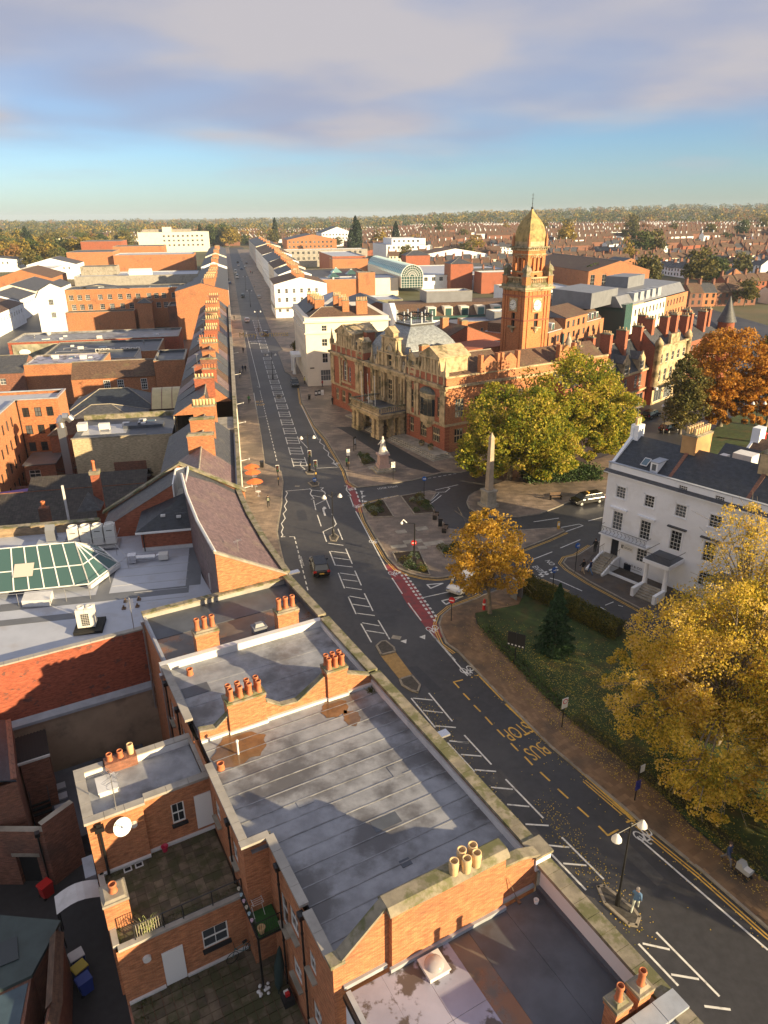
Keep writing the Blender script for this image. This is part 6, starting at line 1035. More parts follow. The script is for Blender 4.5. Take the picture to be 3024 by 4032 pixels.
def west_far():
 for a in(
 (362,395,17,82,8.8,'tan clad flat-roofed store with roof plant',M_CONC,'flat',M_MEMB,None),(378,392,62,81,12.8,'pale grey plant enclosure box on the store roof',M_STONEG,'flat',None,None),
 (502,540,24,80,13.2,'long plain orange brick cinema block',M_BRICK,'flat',M_MEMB,None),(506,545,80.5,112,15.5,'stepped orange brick block left of the cinema',M_BRICK,'flat',None,None),(548,575,48,86,17.5,'tall brick fly-tower with white panel',M_BRICK,'flat',None,None),
 (600,640,86,118,20,'square brick tower block on the left skyline',M_BRICKR,'flat',None,None),(440,468,108,128,9,'white flat-roofed hall with dark poles',M_WHITE,'flat',M_MEMB,None),
 (470,500,100,131,9.5,'white gabled houses beyond the hall',M_WHITE,'gable',M_SLATE,13.5),(360,400,93,122,8.5,'brick and slate houses by the left street',M_BRICK,'gable',M_TILE,13),(250,280,83,100,8.0,'white rendered corner houses by the left street',M_WHITE,'gable',M_SLATE,10.8),(284,330,84,104,8.5,'white terrace running up the left street',M_CREAM,'gable',M_SLATE,11.5),(205,246,80,100,7.5,'white shop row at the left frame edge',M_WHITE,'gable',M_TILE,10),(158,200,79,96,6.5,'pale shop building at the left edge beside the street',M_WHITE,'flat',None,None),
 (560,620,160,230,9,'dark-roofed white terrace far left',M_WHITE,'gable',M_SLATE,13),(640,690,130,175,10,'long dark roofed row far left',M_BRICK,'gable',M_SLATE,14),(700,760,190,260,14,'pale flats at the far left edge',M_WHITE,'flat',None,None),(820,880,120,230,11,'row of gabled stone houses by the far trees',M_CREAM,'gable',M_TILE,18)):
  s0,s1,d0,d1,zt,lab,mat,rf,rm,zr=a
  w={}
  if mat in(M_WHITE,M_CREAM):w={'S':rowsw(2,3.4,int((d1-d0)/3.6),zt-3.2,1.2,1.6,2,2),'E':rowsw(2,3.4,int((s1-s0)/3.6),zt-3.2,1.2,1.6,2,2)}
  simple_house(SF,s0,s1,d0,d1,zt,lab,mat=mat,roof=rf,rm=rm,zr=zr,wins=w)
 T=simple_house(SF,860,900,20,100,22,'large pale hotel block with two rows of small windows on the skyline',mat=M_CREAM,roof='flat',rm=M_MEMB,wins={'S':rowsw(28,5.4,9,16.6,2.4,2.0,2,1)+rowsw(28,5.4,9,11.6,2.4,2.0,2,1)+rowsw(28,5.4,9,6.6,2.4,2.0,2,1)})
 T.mb().box(866,890,40,95,22,25).build('penthouse',M_STONEG,T.o); T.mb().box(862,872,62,72,22,27.5).build('lift_tower',M_CREAM,T.o)
 T=Thing('site_tent','white roof tent on the store roof','tent',SF,366,43,8.8); T.mb().extr_d([(366,8.4),(372,8.4),(372,11),(369,12),(366,11)],42,54).build('canopy',M_WPAINT,T.o)
west_far()
def roof_clutter():
 rng=random.Random(3); B=cached('clut',lambda:[MB().box(-.5,.5,-.4,.4,0,.35).box(-.42,.42,-.32,.32,.35,.42).mesh('c',M_LEADW),MB().lathe(0,0,[(.16,0),(.16,.5),(.24,.52),(.2,.7)],10).mesh('c',M_METAL),MB().box(-.7,.7,-.35,.35,.15,.95).box(-.7,-.6,-.3,.3,0,.15).box(.6,.7,-.3,.3,0,.15).mesh('c',M_ACW),MB().tube((-3,0,.2),(3,0,.2),.12,.12,8).tube((3,0,.2),(3,0,-.1),.12,.12,8).mesh('c',M_METAL),MB().box(-1.0,1.0,-.6,.6,0,.25).box(-.9,.9,-.5,.5,.25,.3,1).mesh('c',[M_LEADW,M_GLASSB])])
 W=[('roof_hatch','white roof hatch'),('roof_cowl','round metal roof cowl'),('roof_unit','white roof plant unit'),('roof_pipe','long grey roof pipe'),('roof_skylight','flat roof skylight')]
 for(s0,s1,d0,d1,z,where_)in((101,111,30,44,8.55,'on the lilac flat roof'),(131.5,148,21,46,5.55,'on the low workshop roof'),(153,169,18,60,5.75,'on the mural building roof'),(220,232,19,56,13.75,'on the long brick block'),(71,81,18,30,5.05,'on the dark yard roof'),(364,394,20,60,8.35,'on the store roof'),(302,316,-68,-46,8.55,'on the shopping centre roof'),(320,396,-156,-104,8.05,'on the pale shopping decks'),(34,41,10.5,21,10.95,'on the wet flat roof')):
  for i in range(7):
   k=rng.randrange(5); s,d=rng.uniform(s0+1,s1-1),rng.uniform(d0+2,d1-2); f=(d-d0)/(d1-d0); T=Thing(W[k][0],'%s %s, %s part, %s'%(W[k][1],where_,'left' if f>.66 else 'middle' if f>.33 else 'right','front' if s<(s0+s1)/2 else 'back'),W[k][1].split()[-1],SF,s,d,z,rng.choice((0,math.pi/2)),'roof clutter'); link('casing',B[k],T.o)
roof_clutter()
# ------ town hall and clock tower
def town_hall():
 T=Thing('town_hall','ornate red brick and buff stone town hall with pillared entrance porch','town hall',TH,0,0)
 S_=M_STONE; B=M_BRICKR
 def bx(name,mat,*b):return box_part(T,name,mat,*b)
 gf=dict(fm=S_,bar=.14,fw=.12); ff=dict(fm=S_,bar=.12,fw=.1)
 def wing(s0,s1,mir):
  bx('gable_block',S_,*((1.9,7.0)if not mir else(32.6,38.4)),-6,-.5,12.5,15.9)
  m=T.mb(); f=lambda s,z,w,h,c,r:((s1-s)if not mir else(s1-(s0+s1-s)-w),z,w,h,c,r)
  G=[f(11.5+s0,1.5,1.9,2.8,3,2),f(7.6+s0,1.5,2.1,2.7,4,2),f(3.8+s0,1.5,2.3,2.6,4,2)]if not mir else[(s1-40.0,1.5,1.5,2.6,3,2),(s1-37.3,1.5,1.7,2.6,3,2),(s1-34.5,1.5,1.7,2.6,3,2)]
  wins_on(T,m,(s1,0),(s0,0),0,4.9,G,rev=.25,**gf)
  if not mir:W=[f(11.35+s0,6,1.9,3.4,3,3),f(2.5+s0,6,1.5,3.5,2,3),f(8.3+s0,6,.7,3.2,1,3)]
  else:W=[(s1-36.1,6.4,1.5,3.9,2,4),(s1-37.7,6.4,.9,3.0,1,3),(s1-33.9,6.4,.9,3.0,1,3)]
  wins_on(T,m,(s1,0),(s0,0),4.9,13.1,W,rev=.25,**(ff if not mir else dict(bar=.07)))
  if mir:m.wall((s0,0),(s0,-14),0,13.1)
  m.wall((s1,-14),(s1,0),0,13.1); m.build('wall',B,T.o)
  for z in(.6,1.2,1.8,2.4,3.0,3.6,4.2):bx('rustication',B,s0-.06,s0+.9,-.9,.09,z,z+.42); bx('rustication',B,s1-.9,s1+.06,-.9,.09,z,z+.42)
  bx('string_course',S_,s0-.1,s1+.1,-.3,.16,4.75,5.15); bx('cornice',S_,s0-.45,s1+.45,-.3,.5,11.35,11.75); bx('frieze',S_,s0-.1,s1+.1,-.2,.12,10.9,11.33); bx('parapet_coping',S_,s0-.12,s1+.12,-.4,.12,13.1,13.35)
  for s in((s0+.1,s0+1.5),(s1-1.5,s1-.1),(s0+8.0,s0+8.7)if not mir else(s0+1.8,s0+3.2),(s0+8.9,s0+9.3)if not mir else(s1-4.6,s1-3.9)):
   bx('pilaster',S_,s[0],s[1],-.05,.2,5.15,10.9); bx('capital',S_,s[0]-.08,s[1]+.08,-.05,.28,10.45,10.85)
  n=7
  for i in range(n):a=s0+.4+i*(s1-s0-1.2)/(n-1); bx('parapet_pier',S_,a,a+.4,-.05,.1,11.76,13.09)
  g0,g1=(1.9,7.0)if not mir else(32.6,38.4)
  bx('gable_panel',S_,g0,g1,-.5,.12,13.36,15.8)
  for i in range(6):a=g0+.1+i*(g1-g0-.5)/5; bx('gable_pilaster',S_,a,a+.3,.1,.26,13.4,15.6)
  bx('gable_cornice',S_,g0-.3,g1+.3,-.6,.4,15.75,16.05); m=T.mb(); gm=(g0+g1)/2; m.extr_d([(g0-.3,16.05),(g1+.3,16.05),(gm,17.55)],-6.0,.3); m.build('pediment',S_,T.o)
  for a,b in((g0-.4,gm),(g1+.4,gm)):m=T.mb(); m.extr_d([(a,16.0),(b,17.5),(b,17.75),(a,16.25)],-6.1,.45); m.build('pediment_moulding',S_,T.o)
  for s in(s0+.4,s1-.5,g0-1.2 if mir else g1+1.2):
   m=T.mb(); m.box(s-.45,s+.45,-.5,.2,13.35,14.1); m.lathe(s,-.15,[(.42,14.1),(.3,14.4),(.3,14.45),(.05,16.1)],4,0,False,rot=.785); m.sphere((s,-.15,16.15),.12); m.build('finial',S_,T.o)
  for a,sg in((g0,-1),(g1,1)):m=T.mb(); m.extr_d([(a,13.36),(a+sg*1.0,13.36),(a+sg*.75,13.7),(a+sg*.35,14.1),(a+sg*.2,15.0),(a,15.5)],-.35,.05); m.build('scroll',S_,T.o)
  gable(T,s0+.5,s1-.5,-14,-.6,12.6,15.6,'s' if False else 'd',M_TILE if not mir else M_SLATEB,0.05,ridge=M_STONEG)
  a0,a1=(9.0,11.3)if not mir else(27.9,30.0)
  m=T.mb(); wins_on(T,m,(a1,.02),(a0,.02),13.36 if False else 12.2,15.0,[(.6,12.7,a1-a0-1.2,1.7,2,2)],rev=.2,**ff); m.wall((a0,.02),(a0,-2),12.2,15); m.wall((a1,-2),(a1,.02),12.2,15); m.build('dormer',S_,T.o); bx('dormer_cornice',S_,a0-.2,a1+.2,-2,.3,15.0,15.2); m=T.mb(); m.extr_d([(a0-.2,15.2),(a1+.2,15.2),((a0+a1)/2,15.9)],-2,.25); m.build('dormer_pediment',S_,T.o)
 wing(0,11.8,False); wing(27.6,41.7,True)
 for s in(30.2,32.3):pass
 for s,w,z0,h in((36.3,1.9,6.2,4.3),(37.9,1.2,6.2,3.4),(34.1,1.3,6.2,3.4)):pass
 bx('window_surround',S_,36.2,36.55,-.02,.16,6.1,10.2); bx('window_surround',S_,34.2,34.55,-.02,.16,6.1,10.2); bx('window_surround',S_,32.7,37.9,-.02,.14,5.8,6.2)
 m=T.mb(); m.extr_d([(34.3+1.1-1.1*math.cos(t),9.9+1.1*math.sin(t))for t in[k*math.pi/10 for k in range(11)]]+[(36.2,9.9),(35.4+.75,9.9)]+[(35.4+.75*math.cos(t),9.9+.75*math.sin(t))for t in[k*math.pi/10 for k in range(11)]],-.02,.2); m.build('window_arch',S_,T.o)
 m=T.mb(); n=7; P=[(5.2+2.1*math.cos(t),.9*math.sin(t)+.05)for t in[k*math.pi/(n-1)for k in range(n)]]
 m.prism(P,5.2,5.9); m.prism(P,8.9,9.5); m.prism([(5.2+(x-5.2)*1.08,y*1.1)for x,y in P],9.5,9.75); m.build('oriel',S_,T.o)
 for i in range(n-1):
  p,q=P[i],P[i+1]; dx,dy=q[0]-p[0],q[1]-p[1]; L=math.hypot(dx,dy); a=math.atan2(-dy,-dx); o=link('oriel_window',win_mesh(L,3.0,1,3,S_,.12,.09,False),T.o,(q[0],q[1],5.9),a); link('pane',pane_mesh(L,3.0,M_GLASS),o)
 m=T.mb(); m.prism([(5.2+(x-5.2)*.95,y*.95)for x,y in P],4.5,5.2); m.prism([(5.2+(x-5.2)*.6,y*.6)for x,y in P],3.9,4.5); m.prism([(5.2+(x-5.2)*.25,y*.4)for x,y in P],3.6,3.9); m.build('oriel_corbel',S_,T.o)
 m=T.mb()
 for k in range(4):
  r0,r1=math.cos(k*math.pi/8),math.cos((k+1)*math.pi/8); z0,z1=9.75+1.0*math.sin(k*math.pi/8),9.75+1.0*math.sin((k+1)*math.pi/8)
  for i in range(n-1):
   f=lambda p,r:(5.2+(p[0]-5.2)*r*1.05,p[1]*r*1.05); a,b,c,d=f(P[i],r0),f(P[i+1],r0),f(P[i+1],r1),f(P[i],r1); m.add([(a[0],a[1],z0),(b[0],b[1],z0),(c[0],c[1],z1),(d[0],d[1],z1)],[(0,1,2,3)],0,True)
 m.build('oriel_dome',plain('lead_mossy',(.075,.08,.07),.6,.3,2.0,(.14,.15,.08),.6,1.5),T.o)
 m=T.mb(); wins_on(T,m,(27.6,-.8),(11.8,-.8),0,11.5,[(1.3,5.8,1.2,3.8,2,3),(7.6,5.5,1.9,3.9,3,4),(4.5,5.6,1.0,3.6,1,3),(11.6,5.6,1.0,3.6,1,3),(13.9,5.8,1.2,3.8,2,3),(4.6,.6,1.6,3.2,2,2),(10.5,.6,1.6,3.2,2,2)],rev=.3,**ff); m.build('wall',[S_],T.o)
 bx('wall_panel',B,12.0,13.1,-.85,-.72,5.3,10.7); bx('wall_panel',B,26.4,27.4,-.85,-.72,5.3,10.7)
 for s in(13.3,14.3,16.4,17.2,20.4,21.2,23.6,24.5):
  m=T.mb(); m.box(s-.3,s+.3,-.75,-.05,5.2,5.8); m.lathe(s,-.35,[(.27,5.8),(.25,6.2),(.24,10.2),(.3,10.4),(.36,10.75)],12); m.build('column',S_,T.o)
 bx('entablature',S_,11.8,27.6,-.9,.15,10.75,11.4); bx('cornice',S_,11.8,27.6,-.9,.5,11.4,11.75)
 m=T.mb(); m.wall((22.5,-.5),(14.9,-.5),11.75,14.2,[(2.9,4.7,11.9,14.1)],.5); m.wall((14.9,-.5),(14.9,-1.6),11.75,14.2); m.wall((22.5,-1.6),(22.5,-.5),11.75,14.2); m.build('centre_gable',S_,T.o)
 bx('centre_gable',S_,16.2,21.2,-1.5,-.55,14.2,17.2); o=link('window',win_mesh(1.8,2.2,2,2,S_,.14,.1,True),T.o,(19.6,-1.0,11.9),math.pi); link('pane',pane_mesh(1.8,2.2,M_GLASS),o)
 m=T.mb(); pr=[(18.7+1.35*math.cos(t),14.9+1.35*math.sin(t))for t in[k*math.pi/10 for k in range(11)]]+[(18.7+.95*math.cos(t),14.9+.95*math.sin(t))for t in[math.pi-k*math.pi/10 for k in range(11)]]; m.extr_d(pr,-.6,-.3); m.build('arch',S_,T.o)
 m=T.mb(); m.extr_d([(18.7+.95*math.cos(t),14.9+.95*math.sin(t))for t in[k*math.pi/10 for k in range(11)]],-.54,-.5); m.build('arch_tympanum',M_STONEG,T.o)
 for s in(14.9,16.3,20.6,22.0):bx('gable_pilaster',S_,s,s+.5,-.6,-.28,11.8,14.2)
 bx('gable_cornice',S_,14.6,22.8,-1.6,-.2,14.2,14.45)
 for s in(16.2,20.7):bx('gable_pilaster',S_,s,s+.5,-.6,-.3,14.45,17.0)
 bx('gable_cornice',S_,15.9,21.5,-1.7,-.25,17.15,17.45); m=T.mb(); m.extr_d([(17.2,17.45),(20.2,17.45),(20.2,18.3),(17.2,18.3)],-1.5,-.5); m.build('gable_attic',S_,T.o); m=T.mb(); m.extr_d([(16.9,18.3),(20.5,18.3),(18.7,19.3)],-1.7,-.3); m.build('pediment',S_,T.o)
 for a,sg in((16.2,-1),(21.2,1)):m=T.mb(); m.extr_d([(a,14.45),(a+sg*1.2,14.45),(a+sg*.9,14.9),(a+sg*.4,15.4),(a+sg*.2,16.6),(a,17)],-1.1,-.7); m.build('scroll',S_,T.o)
 for s in(12.9,14.6,22.9,25.0):
  m=T.mb(); m.box(s-.35,s+.35,-.8,-.1,11.75,12.7); m.lathe(s,-.45,[(.36,12.7),(.28,13.0),(.05,14.9)],4,0,False,rot=.785); m.sphere((s,-.45,14.95),.12); m.build('finial',S_,T.o)
 for s in(13.8,24.0):m=T.mb(); m.sphere((s,-.5,12.5),.3,.25,.7); m.sphere((s,-.5,13.35),.2); m.build('roof_statue',M_STONEG,T.o)
 block(T,9,41.5,-38,-14.05,0,11.4,B,name='rear_wall'); T.mb().box(9.2,41.3,-37.8,-14.2,10.8,11.5).build('rear_roof',M_FELTD,T.o)
 gable(T,11.8,27.6,-14,-.9,11.8,15.2,'s' if False else 'd',M_SLATEB,0,name='roof')
 m=T.mb(); prf=[(6.5,12.5),(6.4,13.6),(6.0,14.8),(5.3,16.0),(4.3,17.2),(3.3,18.1),(2.55,18.7)]; m.lathe(22.1,-8.3,[(r*1.414,z)for r,z in prf],4,0,False,rot=.785); m.build('mansard_dome',bricky('fishscale_slate',(.25,.28,.31),(.18,.20,.23),(.09,.10,.11),bw=.3,bh=.26,ms=.02,rough=.45,stain=(.32,.33,.33),samt=.3,sscale=.4,bdist=.02),T.o)
 bx('crown_cornice',M_FRAMED,19.4,24.8,-11.0,-5.6,18.7,19.0); bx('crown_deck',M_LEAD,19.6,24.6,-10.8,-5.8,19.0,19.12)
 for a in[(19.7,-5.9),(22.1,-5.9),(24.5,-5.9),(19.7,-8.3),(24.5,-8.3),(19.7,-10.7),(22.1,-10.7),(24.5,-10.7)]:m=T.mb(); m.box(a[0]-.14,a[0]+.14,a[1]-.14,a[1]+.14,19.1,20.9,0,.03,.03); m.sphere((a[0],a[1],21.05),.18); m.build('crown_post',M_LEAD,T.o)
 m=T.mb()
 for(p,q)in(((19.7,-5.9),(24.5,-5.9)),((19.7,-10.7),(24.5,-10.7)),((19.7,-5.9),(19.7,-10.7)),((24.5,-5.9),(24.5,-10.7))):
  for z in(19.3,20.1):m.tube((p[0],p[1],z),(q[0],q[1],z),.05,.05,5)
  for i in range(13):
   t=i/12; x,y=p[0]+(q[0]-p[0])*t,p[1]+(q[1]-p[1])*t; m.tube((x,y,19.2),(x,y,20.1),.035,.035,4); m.sphere((x,y,20.35+.25*abs(math.sin(t*6.3))),.2,.2,.22,6,4)
 m.build('iron_cresting',M_BLACK,T.o)
 for a in((10,15.5,-13,-5,14.2),(12,20,-24,-13.5,14.6),(22,30,-22,-15.5,14.0)):block(T,a[0],a[1],a[2],a[3],11,a[4],M_BRICK,name='roof_room'); m=T.mb(); m.box(a[0]-.1,a[1]+.1,a[2]-.1,a[3]+.1,a[4],a[4]+.15); m.build('roof_room_coping',M_BRICKR,T.o)
 gable(T,9.6,15.6,-13.2,-4.8,14.3,15.8,'d' if False else 's',M_SLATE,.05,ends=M_BRICK); gable(T,22,30,-30,-12,13.8,17.2,'d' if False else 's',M_TILE,.05,ends=M_BRICKR)
 chimney(T,12.6,13.6,-5.2,-3.6,13,16.4,0,1,'r',M_BRICK); chimney(T,27,28,-20,-18.5,14,18.6,0,1,'r',M_BRICK); chimney(T,24.5,25.5,-23,-21.5,14,18.0,0,1,'r',M_BRICK); chimney(T,30.6,32,-4.4,-2.6,13,16.6,0,1,'r',M_BRICKR)
 m=T.mb(); wins_on(T,m,(0,-14),(0,-38),0,13,rowsw(1.5,3.4,7,6,1.7,3.4,3,3)+rowsw(1.5,3.4,7,1.5,1.7,2.6,3,2),rev=.25,**ff); m.build('wall',M_BRICK,T.o)
 m=T.mb(); wins_on(T,m,(0,-.02),(0,-14),0,13.08,rowsw(2.0,4,3,6,1.9,3.3,3,3)+rowsw(2.0,4,3,1.5,1.9,2.6,3,2),rev=.25,**ff); m.build('wall',M_BRICK,T.o)
 bx('string_course',S_,-.16,.3,-38,0,4.75,5.15); bx('cornice',S_,-.5,.3,-38,.5,11.35,11.75); bx('parapet_coping',S_,-.12,.4,-38,0,13.0,13.25)
 m=T.mb(); m.quad((.4,-38,12.4),(4.9,-38,15.2),(4.9,-1.5,15.2),(.4,-1.5,12.4)); m.quad((4.9,-38,15.2),(9.6,-38,12.4),(9.6,-1.5,12.4),(4.9,-1.5,15.2)); m.build('south_roof',M_TILE,T.o)
 for d in(-9.0,-13.5,-27):
  bx('gablet',M_BRICK,-.1,.6,d-1.6,d+1.6,13.2,14.6); m=T.mb(); m.extr_s([(d-1.6,14.6),(d+1.6,14.6),(d+.9,15.4),(d,16.0),(d-.9,15.4)],-.1,.6); m.build('gablet_top',M_BRICK,T.o)
  for e in(-1.8,1.8):bx('gablet_pier',M_BRICK,-.25,.7,d+e-.25,d+e+.25,13.2,16.2)
 P=S_
 for s,d in((13.3,5.0),(15.0,5.0),(17.4,5.0)if False else(20.8,5.0),(22.4,5.0),(13.3,2.6),(22.4,2.6),(13.3,.4),(22.4,.4),(15.0,.4),(20.8,.4)):
  m=T.mb(); m.box(s-.6,s+.6,d-.55,d+.55,.1,.9); m.box(s-.42,s+.42,d-.42,d+.42,.9,3.6)
  for z in(1.2,1.9,2.6):m.box(s-.5,s+.5,d-.5,d+.5,z,z+.45)
  m.box(s-.52,s+.52,d-.52,d+.52,3.6,3.9); m.build('porch_pier',P,T.o)
 bx('porch_entablature',P,12.5,23.2,-.6,5.7,3.9,4.5); bx('porch_cornice',P,12.2,23.5,-.6,6.0,4.5,4.75); bx('porch_roof',M_FELTD,12.9,22.8,-.6,5.3,4.75,4.82)
 bx('balustrade_rail',M_STONEM,12.5,23.2,5.25,5.6,5.85,6.1); bx('balustrade_rail',M_STONEM,12.5,12.85,-.6,5.25,5.85,6.1); bx('balustrade_rail',M_STONEM,22.85,23.2,-.6,5.25,5.85,6.1); bx('balustrade_base',P,12.5,23.2,5.2,5.65,4.75,5.05)
 bal=cached('bal',lambda:MB().lathe(0,0,[(.1,0),(.14,.2),(.07,.5),(.12,.8)],6).mesh('baluster',S_))
 for i in range(26):link('baluster',bal,T.o,(12.9+i*.4,5.42,5.05))
 for i in range(14):
  for s in(12.68,23.02):link('baluster',bal,T.o,(s,-.2+i*.4,5.05))
 for s in(15.4,17.8,20.2):m=T.mb(); m.tube((s,4.6,4.8),(s,4.8,11.2),.06,.04,8); m.sphere((s,4.8,11.25),.1); m.build('flagpole',M_WPAINT,T.o)
 m=T.mb(); m.add([(17.8,4.8,9.6),(17.5,4.6,8.2),(17.3,4.9,8.9),(17.9,4.75,10.4)],[(0,1,2,3)]); m.build('flag',flat('flag_yellow',(.6,.45,.05),.7),T.o)
 m=T.mb(); m.sphere((19.2,3.4,5.6),.8,.4,.45,10,6); m.sphere((19.9,3.5,6.15),.38,.34,.36); [m.tube((18.6+.4*i,3.25+.3*(i%2),4.8),(18.7+.4*i,3.35,5.5),.12,.15,6)for i in range(4)]; m.build('lion_statue',M_STONEG,T.o)
 for i in range(5):bx('step',M_STONEG,15.9,20.0,2.6+i*.35,2.98+i*.35,0,.75-i*.12)
 for i in range(4):bx('step',M_STONEG,-1.5-i*.38,12.4,.0,2.6+i*.4+.35,-.05,.62-i*.15)
 bx('step',M_STONEG,23.4,31,0,2.6,-.05,.35)
 for s in(1.9,4.6,25.4,28):o=Thing('stone_planter','round stone planter with shrub on the town hall terrace, %s'%{1.9:'nearest the corner',4.6:'second from the corner',25.4:'just left of the porch',28:'furthest left of the porch'}[s],'planter',TH,s,1.6,.62 if s<12 else .35); o.lm().lathe(0,0,[(.3,0),(.5,.45),(.54,.5),(.42,.5),(.38,.35)],12).build('bowl',M_STONE,o.o); shrub(o,.55,.5,160,LEAF_SHRUB)
 for s in(12.05,27.3):pipe(T,(s,.15),0,11.2,.07)
def shrub(T,r,z,n,mat,h=.6,off=(0,0)):
 m=MB()
 for i in range(n):
  a=random.uniform(0,6.283); q=r*math.sqrt(random.random()); zz=z+h*(1-(q/r)**2)*random.uniform(.3,1.1); x,y=off[0]+q*math.cos(a),off[1]+q*math.sin(a); s=random.uniform(.06,.13); b=random.uniform(0,6.28)
  m.add([(x,y,zz),(x+s*math.cos(b),y+s*math.sin(b),zz+.05),(x+s*math.cos(b+.8),y+s*math.sin(b+.8),zz+random.uniform(-.05,.1)),(x+.3*s,y,zz+s)],[(0,1,2),(0,2,3)])
 return m.build('foliage',mat,T.o)
LEAF_SHRUB=leafmat('leaf_shrub',[(.03,.06,.02),(.05,.09,.025),(.09,.13,.04)],.2)
town_hall()
def tower():
 T=Thing('clock_tower','tall orange brick clock tower with domed stone belfry and spire','tower',TH,8.33,-23.85)
 w=2.95; c=(8.33,-23.85); B=bricky('brick_tower',(.52,.195,.068),(.45,.155,.058),(.40,.20,.10),samt=.12,patch=.2); S_=M_STONE
 def sq(h):return(c[0]-h,c[0]+h,c[1]-h,c[1]+h)
 def sides():
  h=w; return[((c[0]-h,c[1]+h),(c[0]-h,c[1]-h)),((c[0]+h,c[1]+h),(c[0]-h,c[1]+h)),((c[0]+h,c[1]-h),(c[0]+h,c[1]+h)),((c[0]-h,c[1]-h),(c[0]+h,c[1]-h))]
 m=T.mb()
 for p,q in sides():m.wall(p,q,0,25.4,[(2.45,3.45,18.9,21.3)],.35)
 m.build('shaft',B,T.o)
 def face(i,a,out,z):
  p,q=sides()[i]; tx,ty=(q[0]-p[0])/(2*w),(q[1]-p[1])/(2*w); return(p[0]+tx*a+ty*out,p[1]+ty*a-tx*out,z)
 def fbox(name,mat,i,a0,a1,o0,o1,z0,z1):
  m=T.mb(); m.prism([face(i,a0,o0,0)[:2],face(i,a1,o0,0)[:2],face(i,a1,o1,0)[:2],face(i,a0,o1,0)[:2]],z0,z1,bottom=True); return m.build(name,mat,T.o)
 for i in range(4):
  for a0,a1 in((-.12,.55),(.85,1.25),(4.65,5.05),(5.35,6.02)):fbox('corner_pilaster',B,i,a0,a1,-.02,.14,0,25.2)
  for a in(1.75,2.85,3.95):fbox('strip_pilaster',B,i,a-.05,a+.15,-.02,.07,22.9 if a==2.85 else 21.5,25.2)
  fbox('band',M_BRICKR,i,-.15,6.05,.0,.16,20.0,20.25); fbox('band',M_BRICKR,i,-.15,6.05,.0,.16,24.2,24.45)
  fbox('clock_surround',S_,i,1.85,4.05,.0,.12,21.55,23.9)
  f=fbox('slit_window',M_BLKM,i,2.5,3.4,-.34,-.3,18.9,21.3)
  m=T.mb(); k=8; q=[face(i,2.95+1.0*math.cos(t),.9*math.sin(t),0)[:2]for t in[j*math.pi/k for j in range(k+1)]]; m.prism(q,18.7,18.95); m.prism([((x+face(i,2.95,0,0)[0])/2,(y+face(i,2.95,0,0)[1])/2)for x,y in q],18.2,18.7); m.prism([((x+3*face(i,2.95,0,0)[0])/4,(y+3*face(i,2.95,0,0)[1])/4)for x,y in q],17.8,18.2); m.build('slit_balcony',S_,T.o)
  m=T.mb(); ctr=face(i,2.95,.12,22.72); nrm=Vector(face(i,2.95,1.12,22.72))-Vector(ctr); e=Vector(face(i,3.95,.12,22.72))-Vector(ctr)
  m.tube(ctr,tuple(Vector(ctr)+nrm*.05),.95,.95,28); cl=m.build('clock_face',flat('clock_white',(.75,.73,.68),.5),T.o)
  m=T.mb(); up=Vector((0,0,1))
  def hand(ang,L,wd,m,r0=0.0,out=.065):
   d=e*math.sin(ang)+up*math.cos(ang); sd=e*math.cos(ang)-up*math.sin(ang); o=Vector(ctr)+nrm*out
   P=[o+d*r0-sd*wd,o+d*L-sd*wd*.6,o+d*L+sd*wd*.6,o+d*r0+sd*wd]; m.quad(*[tuple(p)for p in P]); m.quad(*[tuple(p)for p in P[::-1]])
  for k in range(12):hand(k*math.pi/6,.86,.05,m,.62)
  hand(rad(40),.45,.06,m,-.1,.075); hand(rad(268),.74,.045,m,-.12,.085); link('clock_hands',m.mesh('clock_hands',M_BLKM),cl)
  m=T.mb(); R=[tuple(Vector(ctr)+nrm*.055+(e*math.cos(t)+up*math.sin(t))*.98)for t in[j*math.pi/12 for j in range(25)]]; m.path(R,.06,5); m.build('clock_rim',S_,T.o)
 def ring(name,mat,h,z0,z1):a=sq(h); return box_part(T,name,mat,a[0],a[1],a[2],a[3],z0,z1)
 ring('cornice',S_,w+.2,25.2,25.5); ring('cornice',S_,w+.65,25.5,25.85); ring('cornice',M_STONEM,w+.35,25.85,26.3)
 for i in range(4):
  fbox('balustrade_rail',S_,i,.8,5.1,-.25,.1,27.35,27.6); fbox('balustrade_base',M_STONEM,i,.8,5.1,-.25,.1,26.3,26.55)
  for k in range(9):x,y,z=face(i,1.25+k*.425,-.08,26.55); link('baluster',cached('tbal',lambda:MB().lathe(0,0,[(.1,0),(.16,.22),(.08,.5),(.13,.8)],8).mesh('baluster',S_)),T.o,(x-8.33,y+23.85,z))
 for sx in(-1,1):
  for sy in(-1,1):
   x,y=c[0]+sx*2.65,c[1]+sy*2.65; m=T.mb(); m.box(x-.55,x+.55,y-.55,y+.55,26.3,27.7,0); t=m.build('turret',B,T.o)
   m=T.mb(); m.box(x-.62,x+.62,y-.62,y+.62,27.7,27.9); m.box(x-.45,x+.45,y-.45,y+.45,27.9,28.6); m.box(x-.65,x+.65,y-.65,y+.65,28.6,28.75); m.lathe(x,y,[(.85,28.75),(.75,29.1),(.45,29.5),(.12,29.75),(.1,29.85),(.02,30.3)],4,0,False,rot=.785); link('turret_cap',m.mesh('turret_cap',M_STONEM),t)
 h=2.05; m=T.mb(); F=[((c[0]-h,c[1]+h),(c[0]-h,c[1]-h)),((c[0]+h,c[1]+h),(c[0]-h,c[1]+h)),((c[0]+h,c[1]-h),(c[0]+h,c[1]+h)),((c[0]-h,c[1]-h),(c[0]+h,c[1]-h))]
